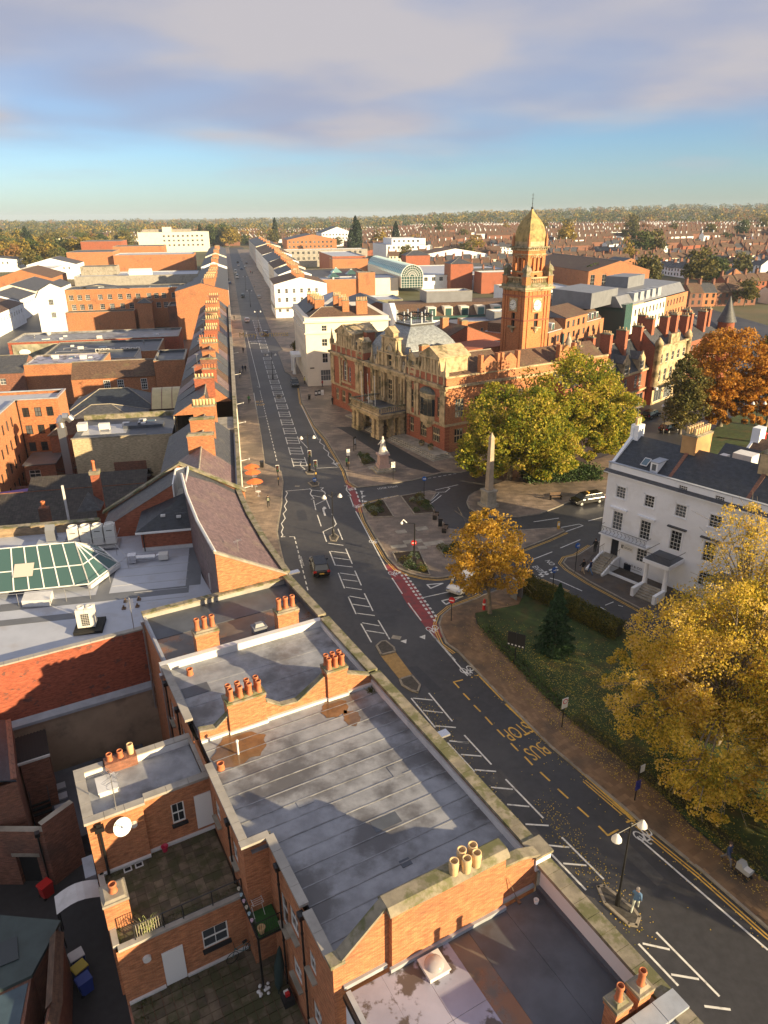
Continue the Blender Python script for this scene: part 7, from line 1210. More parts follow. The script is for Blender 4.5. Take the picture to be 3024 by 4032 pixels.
 for p,q in F:m.wall(p,q,26.3,32.0,[(.75,1.35,28.55,30.8),(1.75,2.35,28.55,30.8),(2.75,3.35,28.55,30.8),(1.7,2.4,26.3,27.9)],.4)
 m.build('belfry',B,T.o)
 for k,(p,q)in enumerate(F):
  tx,ty=(q[0]-p[0])/(2*h),(q[1]-p[1])/(2*h); f2_=lambda a,o,z:(p[0]+tx*a+ty*o,p[1]+ty*a-tx*o,z)
  for a in(1.05,2.05,3.05):
   m=T.mb(); pts=[f2_(a+.38*math.cos(t),.06,30.75+.38*math.sin(t))for t in[j*math.pi/8 for j in range(9)]]; m.path(pts,.1,5); m.build('arch_moulding',S_,T.o)
  m=T.mb(); m.prism([f2_(.3,-.02,0)[:2],f2_(3.8,-.02,0)[:2],f2_(3.8,.15,0)[:2],f2_(.3,.15,0)[:2]],28.3,28.5,bottom=True); m.prism([f2_(-.05,-.02,0)[:2],f2_(4.15,-.02,0)[:2],f2_(4.15,.1,0)[:2],f2_(-.05,.1,0)[:2]],31.3,31.45,bottom=True); m.build('belfry_band',S_,T.o)
 box_part(T,'belfry_floor',M_BLKM,c[0]-1.6,c[0]+1.6,c[1]-1.6,c[1]+1.6,26.3,28.3); m=T.mb(); m.lathe(c[0],c[1],[(.8,28.6),(.6,29.2),(.45,29.8),(.1,30.0)],12); m.build('bell',M_FRAMED,T.o)
 ring('belfry_cornice',S_,2.25,32.0,32.2)
 for p,q in F:
  for k in range(9):tx,ty=(q[0]-p[0])/8,(q[1]-p[1])/8; x,y=p[0]+tx*k,p[1]+ty*k; link('dentil',cached('dent',lambda:MB().box(-.1,.1,-.1,.1,0,.25).mesh('dentil',S_)),T.o,(x+(q[1]-p[1])*.05-8.33,y-(q[0]-p[0])*.05+23.85,32.2))
 ring('belfry_cornice',M_STONEM,2.55,32.45,32.7); ring('dome_base',M_STONE,1.95,32.7,33.5)
 for sx in(-1,1):
  for sy in(-1,1):x,y=c[0]+sx*2.05,c[1]+sy*2.05; m=T.mb(); m.box(x-.2,x+.2,y-.2,y+.2,32.7,33.8); m.lathe(x,y,[(.28,33.8),(.03,34.9)],4,0,False,rot=.785); m.build('pinnacle',M_BRICK,T.o)
 m=T.mb(); m.lathe(c[0],c[1],[(r*1.414,z)for r,z in((1.95,33.5),(1.93,34.3),(1.84,35.1),(1.62,36.0),(1.28,36.8),(.85,37.5),(.42,38.1),(.2,38.5),(.13,38.8))],4,0,False,rot=.785); m.build('dome',plain('stone_golden',(.34,.25,.10),.8,.25,1.2,(.12,.11,.045),.8,.9,bmp=.01),T.o)
 m=T.mb(); m.sphere((c[0],c[1],39.0),.22); m.tube((c[0],c[1],39.1),(c[0],c[1],41.4),.05,.03,6); m.tube((c[0]-.3,c[1],40.5),(c[0]+.3,c[1],40.5),.03,.03,5); m.tube((c[0],c[1]-.25,41.1),(c[0],c[1]+.25,41.1),.03,.03,5); m.sphere((c[0],c[1],39.7),.1); m.build('finial',M_FRAMED,T.o)
tower()
# ------ east side of the street and the blocks behind the town hall
def hotel():
 T=Thing('cream_hotel','four-storey cream stucco corner hotel with hipped brown roof and many chimney pots','hotel',SF,104.5,-36)
 S=lambda d,z,w,h,c=2,r=2:(-16.2-d-w/2,z,w,h,c,r)
 ws=[S(-20.6,13.0,1.2,1.3),S(-31.6,13.0,1.2,1.3),S(-20.6,9.5,1.3,1.7),S(-20.6,5.6,1.3,2.2),S(-20.6,1.3,2.4,2.6,4,2),S(-31.6,9.5,1.3,1.7),S(-31.6,5.6,1.3,2.2)]
 wW=[(a,z,1.2,h,2,2)for z,h in((13,1.3),(9.5,1.7),(5.6,2.2),(1,2.4))for a in(2,6,10,14,18,22,26)]
 block(T,104.5,135,-36,-16.2,0,15.3,M_CREAM,{'S':ws,'W':wW})
 box_part(T,'string_course',M_CREAM,104.2,135.3,-36.3,-15.95,12.4,12.75); box_part(T,'cornice',M_CREAM,104.0,135.5,-36.5,-15.7,15.0,15.35); m=T.mb(); m.box(104.4,135.2,-36.1,-16.1,15.35,16.1); m.build('parapet',M_CREAM,T.o)
 hip(T,105.2,112.5,-35.2,-17,15.9,18.0,M_TILE,0,ridge=M_STONEG); gable(T,112.5,134,-24,-17,15.9,18.4,'s',M_SLATE,0,ridge=M_STONEG); gable(T,112.5,128,-31,-24,15.9,18.0,'s',M_SLATE,0)
 for s,d,n in((110.5,-20.5,6),(114,-20.4,6),(118,-20.3,6),(123,-20.1,6),(119,-26,5),(113,-26.5,5),(107,-26.3,4),(106,-30,7)):chimney(T,s,s+1.0,d-.35*n/2-.1,d+.35*n/2+.1,15.5,19.6,n,1,'s',M_BRICK,.7,.16)
 m=T.mb(); m.box(119.5,125,-16.2,-13.8,4.5,5.2); m.build('porch_roof',M_WHITE,T.o)
 for s in(119.9,124.6):m=T.mb(); m.box(s-.5,s+.5,-14.7,-13.9,0,.5); m.lathe(s,-14.3,[(.38,.5),(.33,4.2),(.45,4.5)],12); m.build('porch_column',M_WHITE,T.o)
 box_part(T,'name_plate',M_FRAMED,104.42,104.5,-17.9,-16.9,4.35,4.6)
hotel()
def east():
 H=simple_house
 wr=lambda d0,d1,rows,p=3.0,w=1.1,h=1.7,c=2,r=2,a0=1.2:[(a0+i*p,z,w,h,c,r)for z in rows for i in range(int((d1-d0-a0)/p))]
 for i,(a,b,dd,zt,mat)in enumerate(((232,262,-38,13.0,M_WHITE),(268,300,-36,14.0,M_WHITE),(304,352,-37,14.5,M_CREAM),(358,430,-39,14.5,M_WHITE),(440,560,-42,14.5,M_WHITE),(570,760,-44,15,M_CREAM))):
  lab=['white stucco corner block with shopfront past the side street','white block with orange brick gable side','cream street block behind blue hoarding','tall white terrace block midway up the street','long white parapeted terrace far up the street','pale terrace at the far end of the street'][i]
  f=-17-.008*(a-230)-(4 if a>265 else 0)
  T=H(SF,a,b,dd,f,zt,lab,mat=mat,roof='gable',zr=zt+2.6,rm=[M_TILE,M_SLATE][i%2],wins={'S':wr(dd,f,(zt-3.4,zt-6.8,zt-10.6)),'W':wr(a,b,(zt-3.4,zt-6.8,zt-10.6),3.4)})
  for k in range(4):chimney(T,a+1+k*(b-a)/4.2,a+1.9+k*(b-a)/4.2,(dd+f)/2-1.8,(dd+f)/2+1.6,zt,zt+4,5,1,'s',M_BRICK,.6,.17)
  if i==0:box_part(T,'shop_fascia',M_STONEG,231.6,262,dd,f+.5,3.6,4.2)
 L=[(181,203,-42,-29,10.0,'grey hipped roof building behind the hotel',M_CREAM,'hip',M_LEAD,13),(160,190,-54,-34.5,10.2,'dark brick range with black slate roof behind the hotel',M_BRICKD,'gable',M_SLATEB,13.0),
 (300,318,-69,-44,9.0,'orange brick shopping centre wall',M_BRICK,'flat',M_MEMB,None),(299,306,-71,-62.5,12.0,'stepped brick pavilion with round medallion',M_BRICK,'flat',None,None),(304,330,-84,-69.5,8.8,'cream flank wall beside the glass vault',M_CREAM,'flat',M_MEMB,None),
 (330,430,-84,-44,5.6,'car park deck behind the shopping centre',M_CONC,'flat',M_ASPH,None),(430,446,-92,-68,11.5,'brick stair block at the car park edge',M_BRICK,'flat',None,None),(445,520,-93,-70,12.5,'two-tone brick block with pale roof',M_BRICKR,'flat',M_MEMB,None),
 (540,560,-112,-45,13,'long tan office block with small windows',M_STONE if False else M_CONC,'flat',M_MEMB,None),(405,418,-128,-112,14,'square brick tower with pyramid roof left of the pair',M_BRICKR,'hip',M_SLATE,17),(312,324,-126,-114,14.2,'square brick tower with pyramid roof near the car ramp',M_BRICKR,'hip',M_SLATE,17),
 (300,312,-158,-127,10.5,'orange brick wall with arches beyond the tower',M_BRICKR,'flat',M_MEMB,None),(318,398,-160,-100,8.5,'pale roof decks of the shopping centre',M_WHITE,'flat',M_MEMB,None),
 (560,620,-166,-132,15,'white modern block with stepped balconies',M_WHITE,'flat',M_MEMB,None),(575,612,-170,-140,19.5,'white penthouse storey of the modern block',M_WHITE,'flat',M_MEMB,None),(900,960,-160,-120,18,'white gabled apartment block on the skyline',M_WHITE,'gable',M_SLATE,25),(700,760,-110,-60,16,'brick block with slate roof on the skyline left of the modern block',M_BRICK,'gable',M_SLATE,21),(470,500,-190,-140,11,'low white building with brown roof beyond the towers',M_WHITE,'gable',M_TILE,15),
 (118,126,-75,-60,12.0,'plain brick cube with dark slit windows beside the tower',M_BRICK,'flat',M_MEMB,None),(264,340,-200,-168,12.5,'brick hall with brown roof and tall white windows',M_BRICK,'gable',M_TILE,17),(330,350,-240,-215,10,'orange gabled brick apartments',M_BRICK,'gable',M_SLATE,14),(230,262,-150,-120,8,'white flat-roofed houses right of the tower',M_WHITE,'flat',M_MEMB,None),(215,228,-172,-155,9,'buff gabled house right of the tower',M_BEIGEB,'gable',M_TILE,13)]
 for s0,s1,d0,d1,zt,lab,mat,rf,rm,zr in L:
  w={}
  if mat in(M_WHITE,M_CONC)or zt>15:w={'S':wr(d0,d1,[zt-3]if zt<12 else[zt-3.2,zt-7.5],4.2,2.0,2.0)}
  if 'slit' in lab:w={'S':[(4,8.6,.7,1.7,1,2),(4,4.5,.7,1.7,1,2)],'W':[]}
  if 'tall white' in lab:w={'S':wr(d0,d1,(6,),6,2.2,5,2,3)}
  T=H(SF,s0,s1,d0,d1,zt,lab,mat=mat,roof=rf,rm=rm,zr=zr,wins=w)
 simple_house(SF,119,126,-74,-68,14.0,'dark zinc box on the brick cube roof',mat=M_ZINC,roof='flat',rm=M_MEMB)
 T=Thing('glass_barrel_vault','long green glass barrel vault with fan-patterned glazed end','glass roof',SF,300,-90)
 c,r,s0,s1,zb=-90.2,5.6,300,392,9.5; n=14; A=[math.pi*k/n for k in range(n+1)]
 block(T,s0+.1,s1,c-r,c+r,4,zb,M_CREAM)
 for k in range(n):
  m=T.mb(); a,b=A[k],A[k+1]; p=lambda t,s:(s,c-r*math.cos(t),zb+r*math.sin(t)); m.add([p(a,s0),p(a,s1),p(b,s1),p(b,s0)],[(0,1,2,3)]); m.build('glass_strip',glass('glass_vault',(.16,.34,.30),.12,.6),T.o)
 m=T.mb()
 for i in range(24):s=s0+(s1-s0)*i/23; m.path([(s,c-(r+.04)*math.cos(t),zb+(r+.04)*math.sin(t))for t in A],.09,4)
 for t in A[1:-1:2]:m.tube((s0,c-r*math.cos(t),zb+r*math.sin(t)),(s1,c-r*math.cos(t),zb+r*math.sin(t)),.07,.07,4)
 m.build('ribs',flat('rib_grey',(.42,.5,.5),.5),T.o)
 m=T.mb(); m.add([(s0,c-r,4)]+[(s0,c-r*math.cos(t),zb+r*math.sin(t))for t in A]+[(s0,c+r,4)],[tuple(range(n+3))[::-1]]); m.build('end_glass',M_GLASSB,T.o)
 m=T.mb()
 for q in(1,.8,.6,.4,.2):m.path([(s0-.1,c-r*q*math.cos(t),zb+r*q*math.sin(t))for t in A],.1 if q<1 else .22,4)
 for t in A[::1]:m.tube((s0-.1,c-r*.2*math.cos(t),zb+r*.2*math.sin(t)),(s0-.1,c-r*math.cos(t),zb+r*math.sin(t)),.07,.07,4)
 for i in range(9):y=c-r+2*r*i/8; m.tube((s0-.1,y,4),(s0-.1,y,zb),.1,.1,4)
 for z in(4.5,5.6,6.8,8.1,zb):m.tube((s0-.1,c-r,z),(s0-.1,c+r,z),.08,.08,4)
 m.build('end_bars',M_WPAINT,T.o)
 for q,(s,d)in enumerate(((312,-52),(330,-64),(345,-58))):
  T=Thing('pyramid_rooflight',['small pyramid rooflight on the shopping centre roof','larger white-barred pyramid rooflight by the brick pavilion','furthest pyramid rooflight near the car park'][q],'rooflight',SF,s,d,9.2); T.lm().lathe(0,0,[(4.2,0),(.1,2.6)],4,0,False,rot=.785).build('glass',M_GLASSB,T.o); m=T.lm()
  for k in range(12):t=k*math.pi/6; q_=4.2/(abs(math.cos(t))+abs(math.sin(t)))*1.0; m.tube((q_*math.cos(t+.785)*.75,q_*math.sin(t+.785)*.75,.3),(0,0,2.65),.1,.1,4)
  m.build('bars',M_WPAINT,T.o)
 T=Thing('white_apartments','long white modern apartment range with grey dormers behind the town hall dome','apartments',SF,134,-100); block(T,134,152,-112,-44.5,0,10.5,M_WHITE,{'S':[(6+i*4.3,7.2,1.3,1.9,1,1)for i in range(14)]+[(6+i*4.3,3.4,1.3,1.9,1,1)for i in range(14)],'W':[(4,5,.9,2.6,1,1),(9,8,1.4,2.0,1,1)]},fm=M_FRAMED)
 T.mb().extr_d([(136.5,10.5),(142,14.2),(151,14.2),(151.8,10.5)],-111.5,-46).build('mansard_roof',M_TILE,T.o); m=T.mb(); m.extr_d([(134,10.5),(152,10.5),(152,13.6),(142.5,14.6),(136.2,10.9)],-46,-44.5); m.build('gable_wall',M_WHITE,T.o); box_part(T,'balcony_rail',M_GLASSB,134.2,134.3,-112,-48,10.6,11.5)
 for i in range(11):d=-56-i*4.9; b=box_part(T,'dormer',M_CREAM,137.6,141.5,d-1.2,d+1.2,10.6,13.6); link('pane',T.mb().box(137.5,137.6,d-.9,d+.9,10.9,13.2).mesh('pane',M_GLASSB),b)
 simple_house(SF,144,152,-70,-56,17.2,'long grey zinc plant room on the white apartment roof',mat=M_ZINC,roof='flat',rm=M_MEMB); simple_house(SF,170,185,-55,-44,12.6,'olive plant screen box behind the hotel',mat=plain('olive',(.19,.19,.13),.7),roof='flat',rm=M_MEMB)
 A_=Fr(*SF.W(93,-72)[:2],.62,.785)
 T=Thing('orange_flats','orange modern brick flats with grey zinc gables and dormers right of the tower','apartments',A_,0,0); w=[(1.6+i*3.0,z,1.2,h,2,1)for i in range(11)for z,h in((9.6,1.5),(6.0,2.2),(2.4,1.6))]
 m=T.mb(); wins_on(T,m,(-6,0),(33,0),0,12.2,w,fm=M_FRAMED); m.wall((33,0),(33,14),0,12.2); m.wall((-6,14),(-6,0),0,12.2); m.build('wall',M_BRICK,T.o); block(T,9,22,.06,12,11.5,14.6,M_BRICK,{'E':[(1+i*3,12.2,1.3,1.6,2,1)for i in range(4)]},name='upper_wall',fm=M_FRAMED)
 gable(T,8.8,22.2,-.2,12,14.6,16.6,'d' if False else 's',M_TILE,.1,ends=M_ZINC,name='roof'); T.mb().box(-6,33,.8,13.8,12.0,12.3).build('roof_deck',M_MEMB,T.o); m=T.mb(); m.extr_s([(.6,12.3),(3,14.4),(13,14.4),(13,12.3)],-6,8.8); m.extr_s([(.6,12.3),(3,14.4),(13,14.4),(13,12.3)],22.2,33); m.build('mansard',M_TILE,T.o)
 for s in(-3.5,.2,4.0,24.0,27.2,30.3):b=box_part(T,'dormer',M_LEADW,s-.7,s+.7,.9,3,12.3,14.0); link('pane',T.mb().box(s-.5,s+.5,.85,.9,12.5,13.8).mesh('pane',M_GLASSB),b)
 box_part(T,'stair_glazing',M_GLASSB,7.4,8.6,-.1,.1,3,11)
 B_=Fr(*SF.W(118,-106)[:2],.62,.785)
 T=Thing('cream_flats','long cream and orange modern flats with grey zinc roof running away to the right','apartments',B_,0,0); m=T.mb(); w=[(2+i*3.0,z,1.1,1.8,1,1)for i in range(16)for z in(11.2,8.0,4.8)]
 wins_on(T,m,(4,0),(32,0),0,14.2,[x for x in w if x[0]<27],fm=M_FRAMED,mi=0); wins_on(T,m,(32,0),(54,0),0,14.2,[x for x in w if x[0]<20],fm=M_FRAMED,mi=1); m.wall((54,0),(54,14),0,14.2); m.wall((4,14),(4,0),0,14.2); m.build('wall',[M_CREAM,M_BRICK],T.o); box_part(T,'stair_glazing',M_GLASSB,-1,4,.1,10,0,15)
 T.mb().extr_s([(1.0,14.2),(3,17.0),(14,17.6),(14,14)],-2,54).build('roof',M_ZINC,T.o); T.mb().extr_s([(4,15),(15,15),(15,19.6),(4,19.0)],-16,2).build('zinc_block',M_ZINC,T.o); T.mb().box(20,34,8,15,17,20.5).build('zinc_block',M_ZINC,T.o)
 for i in range(5):b=box_part(T,'dormer',M_LEAD,8+i*5,11+i*5,1.4,4,14.6,17.2)
east()
def gabled_terrace():
 """red Victorian terrace with stone-gabled dormers facing the avenue, then the buff stone bank"""
 for i,(a,b)in enumerate(((-20.5,-14.2),(-14.2,-7.6),(-7.6,-.6))):
  T=Thing('gabled_house','red brick house with shaped stone dormer gable, %s'%['furthest left behind the tree','middle of the three','next to the buff stone bank'][i],'house',RG,a,1.5)
  W=[(1.0,4.6,1.2,2.4,2,3),(3.0,4.6,1.2,2.4,2,3)]; m=T.mb(); wins_on(T,m,(a,1.5),(b,1.5),0,8.0,W+[(.4,.3,5.6,2.6,4,1)],sill=M_STONE); m.wall((a,12),(a,1.5),0,8); m.wall((b,1.5),(b,12),0,8); m.build('wall',M_BRICKR,T.o)
  box_part(T,'string_course',M_STONE,a,b,1.25,1.6,3.5,3.9); box_part(T,'cornice',M_STONE,a,b,1.2,1.6,7.6,8.0)
  gable(T,a,b,1.5,12,8.0,13.3,'s',M_SLATEB,.1,rpos=.42,ridge=M_STONEG,ends=M_BRICKR)
  g=(a+b)/2; m=T.mb(); wins_on(T,m,(g-1.4,1.45),(g+1.4,1.45),7.9,10.2,[(.5,8.2,1.8,1.7,3,2)]); m.wall((g+1.4,1.45),(g+1.4,4),7.9,10.2); m.wall((g-1.4,4),(g-1.4,1.45),7.9,10.2); m.extr_d([(g-1.4,10.2),(g+1.4,10.2),(g+.9,10.9),(g+.35,11.2),(g,12.0),(g-.35,11.2),(g-.9,10.9)],1.45,1.8); m.build('dormer_gable',M_STONE,T.o); gable(T,g-1.4,g+1.4,1.8,6.5,10.2,11.6,'d',M_SLATE,0,name='dormer_roof')
  chimney(T,b-.6,b+.5,3.8,5.9,9,16.2,3,1,'s',M_BRICKR,.5,.17,band=True); chimney(T,a+.6,a+1.6,8,9.4,9,15.0,2,1,'s',M_BRICKR,.5,.17)
 T=Thing('stone_bank','buff stone bank building with domed corner turrets and carved attic','building',RG,-.5,0); W=[(1.6+i*2.9,z,1.3,h,2,2)for i in range(5)for z,h in((4.6,2.6),(8.6,1.9))]
 m=T.mb(); wins_on(T,m,(-.5,0),(15.3,0),0,12.2,W+[(1.0+i*5,.4,3.8,2.7,3,1)for i in range(3)]); m.wall((-.5,12),(-.5,0),0,12.2,mi=1); m.wall((15.3,0),(15.3,12),0,12.2); m.build('wall',[M_STONE,M_BRICKR],T.o)
 box_part(T,'shop_fascia',M_BLACK,-.6,15.3,-.5,.1,3.3,3.9); box_part(T,'cornice',M_STONE,-.7,15.5,-.4,.2,12.0,12.35); box_part(T,'attic',M_STONE,5,9.5,-.2,.4,12.35,14.3)
 for s in(-.1,15.0):m=T.mb(); m.lathe(s,.1,[(.75,4),(.75,12.6),(.9,12.7),(.75,13.4),(.4,13.9),(.05,14.3)],10); m.build('turret',M_STONE,T.o)
 gable(T,-.3,15.2,.6,12,12.0,15.2,'s',M_SLATE,.1,rpos=.3,ridge=M_STONEG,ends=M_BRICKR); T.mb().lathe(-1.0,-.9,[(.45,3.6),(.45,4.1)],12).build('hanging_sign',M_WPAINT,T.o)
 for s,d in((2.2,3.6),(7.2,2.6),(6.0,7),(11.5,2.4),(14.8,4)):chimney(T,s-.6,s+.6,d-.8,d+1.0,12,17.6,3,1,'s',M_BRICKR,.5,.17)
 T=simple_house(RG,15.4,40,1.0,13,11,'brick and slate terrace with cone-roofed corner turret to the right',mat=M_BRICKR,roof='gable',zr=14.4,rm=M_SLATE,wins={'E':[(1.5+i*3,z,1.2,2.0,2,2)for i in range(7)for z in(4.5,7.8)]})
 for s,d in((19,3),(24,4),(29.6,3),(30,7),(35,4)):chimney(T,s-.6,s+.6,d-.8,d+1.0,11,16.6,3,1,'s',M_BRICKR,.5,.17)
 m=T.mb(); m.lathe(39.0,.6,[(1.9,0),(1.9,13.2),(2.1,13.4)],16); m.build('turret',M_BRICKR,T.o); m=T.mb(); m.lathe(39.0,.6,[(2.3,13.4),(1.2,16),(.05,19.5)],16); m.build('turret_cone',M_SLATE,T.o)
 T=simple_house(RG,-34,-20.6,2,13,9,'red brick range with small conical turret behind the plane tree',mat=M_BRICKR,roof='gable',zr=13.2,rm=M_SLATEB); m=T.mb(); m.lathe(-24.3,7.5,[(1.5,8),(1.5,12.6),(1.7,12.7),(.05,17.2)],14); m.build('turret_cone',M_STONEG,T.o); chimney(T,-22.3,-21.2,6,8,9,14.6,2,1,'s',M_BRICK); chimney(T,-28,-27,6,8,9,15,2,1,'s',M_BRICK)
gabled_terrace()
def villa():
 """white regency villa: frame s along its front, d into the house"""
 k=.959; S=lambda s:s*k; Z=lambda z:1.558+k*z
 T=Thing('white_villa','white stucco regency terrace house with black slate roof and iron balcony','house',WH,0,0)
 L=24.0; W=[]
 for s,w in((1.38,1.1),(5.05,1.1),(8.82,1.15),(12.68,1.2),(16.5,1.2),(20.3,1.2)):W.append((S(s),Z(7.15),w,1.35,3,4))
 for s in(1.35,4.97,8.75,12.6,16.4,20.2):W.append((S(s),Z(3.1),1.2,2.2,3,5))
 for s in(8.75,12.83,16.6,20.4):W.append((S(s),Z(10.28),.95,.45,4,2))
 W+=[(S(5.0),Z(.15),1.2,1.6,3,4),(S(1.55),1.3,.95,2.05,1,1),(S(12.6),Z(.15),1.2,1.6,3,4),(S(16.4),Z(.15),1.2,1.6,3,4)]
 B=[(S(4.85),-.5,1.5,.7,3,2)]
 m=T.mb(); wins_on(T,m,(0,0),(L,0),0.15,12.2,W,rev=.12,bar=.03,fw=.05); m.wall((L,0),(L,11),0,12.2); m.wall((0,11),(0,0),0,12.2); m.build('wall',M_WHITE,T.o)
 for s,w in((1.38,1.1),(5.05,1.1),(8.82,1.15),(12.68,1.2),(16.5,1.2)):
  x=S(s); z=Z(7.15); m=T.mb(); m.box(x-.18,x-.02,-.05,0,z-.1,z+1.5); m.box(x+w+.02,x+w+.18,-.05,0,z-.1,z+1.5); m.box(x-.18,x+w+.18,-.05,0,z+1.37,z+1.52); m.build('architrave',M_WHITE,T.o); box_part(T,'sill',M_WHITE,x-.2,x+w+.2,-.12,0,z-.12,z-.01)
 for i,s in enumerate((1.35,4.97,8.75,12.6,16.4)):x=S(s); box_part(T,'window_hood',M_SLATE if i>1 else M_WHITE,x-.45,x+1.65,-.3,0,Z(5.75),Z(5.92)); box_part(T,'architrave',M_WHITE,x-.16,x-.02,-.05,0,Z(3.1),Z(5.4)); box_part(T,'architrave',M_WHITE,x+1.22,x+1.36,-.05,0,Z(3.1),Z(5.4))
 box_part(T,'front_door',flat('door_navy',(.012,.016,.03),.3),S(1.55),S(1.55)+.95,.05,.1,1.3,3.35)
 m=T.mb(); m.extr_s([(0,10.95),(-.5,11.15),(-.5,11.25),(0,11.45)],-.3,L); m.build('cornice',M_WHITE,T.o); m=T.mb(); m.extr_s([(-.52,11.26),(0,11.47),(0,11.5),(-.52,11.29)],-.3,L)
 m.build('cornice_slates',M_SLATE,T.o); box_part(T,'parapet_coping',M_LEAD,-.1,L,-.08,.3,12.2,12.3)
 R=[(0.3,S(7.0)),(S(7.4),S(15.6)),(S(16.0),L)]
 for i,(a,b)in enumerate(R):
  m=T.mb(); m.extr_s([(.35,12.0),(4.4,14.6),(8.6,12.0)],a,b); m.build('roof',M_SLATEB,T.o)
 for s in(S(7.2),S(15.8)):m=T.mb(); m.extr_s([(.3,11.9),(4.4,14.75),(8.7,11.9)],s-.2,s+.2); m.build('party_wall',M_BRICKD,T.o)
 m=T.mb(); m.extr_s([(0,12.2),(.6,12.3),(3.6,14.5),(3.6,15.6),(4.9,15.6),(4.9,14.5),(8.6,12),(8.6,11),(0,11)],-.05,.3); m.build('gable_parapet',M_WHITE,T.o); st=box_part(T,'chimney_stack',M_WHITE,-.1,.9,3.7,4.9,14,15.9)
 for d in(4.0,4.5):link('chimney_pot',pot_mesh('b',.2,.8),st,(.4,d,15.9))
 A=Thing('villa_aerial','television aerial on the white end chimney of the villa','aerial',WH,.2,4.3,15.9); q=A.lm(); q.tube((0,0,0),(0,0,2.0),.025,.025,5); q.tube((-.1,-.7,1.9),(.1,.6,2.0),.015,.015,4); [q.tube((-.25,-.6+.15*i,1.9),(.25,-.6+.15*i,1.95),.01,.01,4)for i in range(8)]; q.build('mast',M_METAL,A.o)
 chimney(T,S(6.4),S(8.1),3.6,6.9,12,16.2,6,2,'b',plain('render_orange',(.42,.25,.11),.85,.15,1.0,(.25,.12,.06),.6,.5),.75,.19,along='d'); chimney(T,S(15.1),S(16.5),3.4,6.4,12,16.2,6,1,'b',M_STONE,.8,.2)
 o=link('roof_window',cached('velux',lambda:MB().box(0,.8,-.05,1.1,0,.08).mesh('roof_window',M_LEADW)),T.o,(S(3.3),1.0,12.5)); o.rotation_euler=(.57,0,0); link('pane',MB().box(.08,.72,.05,1.0,.08,.09).mesh('pane',glass('sky_glass',(.10,.16,.20),.05)),o)
 d=box_part(T,'dormer',M_WHITE,S(4.8),S(5.7),.6,2.6,12.1,13.3); link('pane',MB().box(S(4.8)+.2,S(5.7)-.2,.58,.6,12.4,13.1).mesh('pane',M_GLASS),d); box_part(T,'dormer_cap',M_LEAD,S(4.7),S(5.8),.5,2.7,13.3,13.38)
 block(T,S(7.5),L,8.6,15,0,11.5,M_WHITE,name='rear_wall'); gable(T,S(7.5),L,8.6,15,11.4,13.6,'s',M_SLATEB,.1); box_part(T,'roof_box',M_LEADW,S(10.5),S(12.6),7.4,9.2,12,14.2); box_part(T,'roof_box',M_LEADW,S(9.0),S(9.8),7.4,8.4,12,13.6)
 m=T.mb(); m.extr_s([(15,9),(21,9),(21,11.5),(18,13.4),(15,11.5)],S(8),S(8)+.3); m.build('rear_gable',M_WHITE,T.o); box_part(T,'rear_chimney',M_WHITE,S(7.9),S(8.9),17.3,18.8,12,14.6); gable(T,S(8.3),20,15,21,11.3,13.2,'s',M_TILE,.1)
 bz=Z(2.5); box_part(T,'balcony_slab',M_WHITE,S(.3),S(6.5),-1.0,0,bz-.15,bz); r=T.mb(); r.path([(S(.3),0,bz+.95),(S(.3),-.95,bz+.95),(S(6.5),-.95,bz+.95),(S(6.5),0,bz+.95)],.03,5); r.path([(S(.3),-.95,bz+.12),(S(6.5),-.95,bz+.12)],.02,5)
 for i in range(50):r.tube((S(.3)+i*S(6.2)/49,-.95,bz),(S(.3)+i*S(6.2)/49,-.95,bz+.95),.014,.014,4)
 for i in range(12):x=S(.7)+i*S(.5); r.path([(x,-.96,bz+.2),(x+.2,-.96,bz+.55),(x,-.96,bz+.85)],.02,4)
 r.build('balcony_railing',M_BLACK,T.o)
 for a in(S(7.6),S(14.6)):
  box_part(T,'porch_roof',M_WHITE,a,a+3.0,-3.1,0,Z(2.05),Z(2.5)); box_part(T,'porch_lead',M_FELTD,a+.1,a+2.9,-3.0,0,Z(2.5),Z(2.56))
  for x in(a+.35,a+2.65):m=T.mb(); m.lathe(x,-2.7,[(.3,.9),(.26,1.2),(.22,3.3),(.3,Z(2.05))],12); m.build('porch_column',M_WHITE,T.o)
  for i in range(6):box_part(T,'step',M_STONEG,a+.5,a+2.5,-3.2-.3*i,-2.9-.3*i,.0,1.1-.17*i)
  for x in(a+.1,a+2.6):box_part(T,'step_cheek',M_WHITE,x,x+.35,-4.9,-2.9,0,1.1)
  r=T.mb(); r.path([(a,0,Z(3.3)),(a,-2.95,Z(3.3)),(a+3,-2.95,Z(3.3)),(a+3,0,Z(3.3))],.03,5); [r.tube((a+i*.15,-2.95,Z(2.5)),(a+i*.15,-2.95,Z(3.3)),.014,.014,4)for i in range(21)]; r.build('porch_railing',M_BLACK,T.o)
 for i in range(8):box_part(T,'step',M_STONEG,S(.9),S(2.9),-1.2-.3*i,-.9-.3*i,0,1.35-.16*i)
 box_part(T,'step',M_STONEG,S(.9),S(2.9),-.9,0,0,1.35)
 for x in(S(.75),S(2.9)):m=T.mb(); m.extr_s([(-.3,0),(-3.5,0),(-3.5,.35),(-1.2,1.5),(-.3,1.6)],x,x+.2); m.build('step_cheek',M_WHITE,T.o)
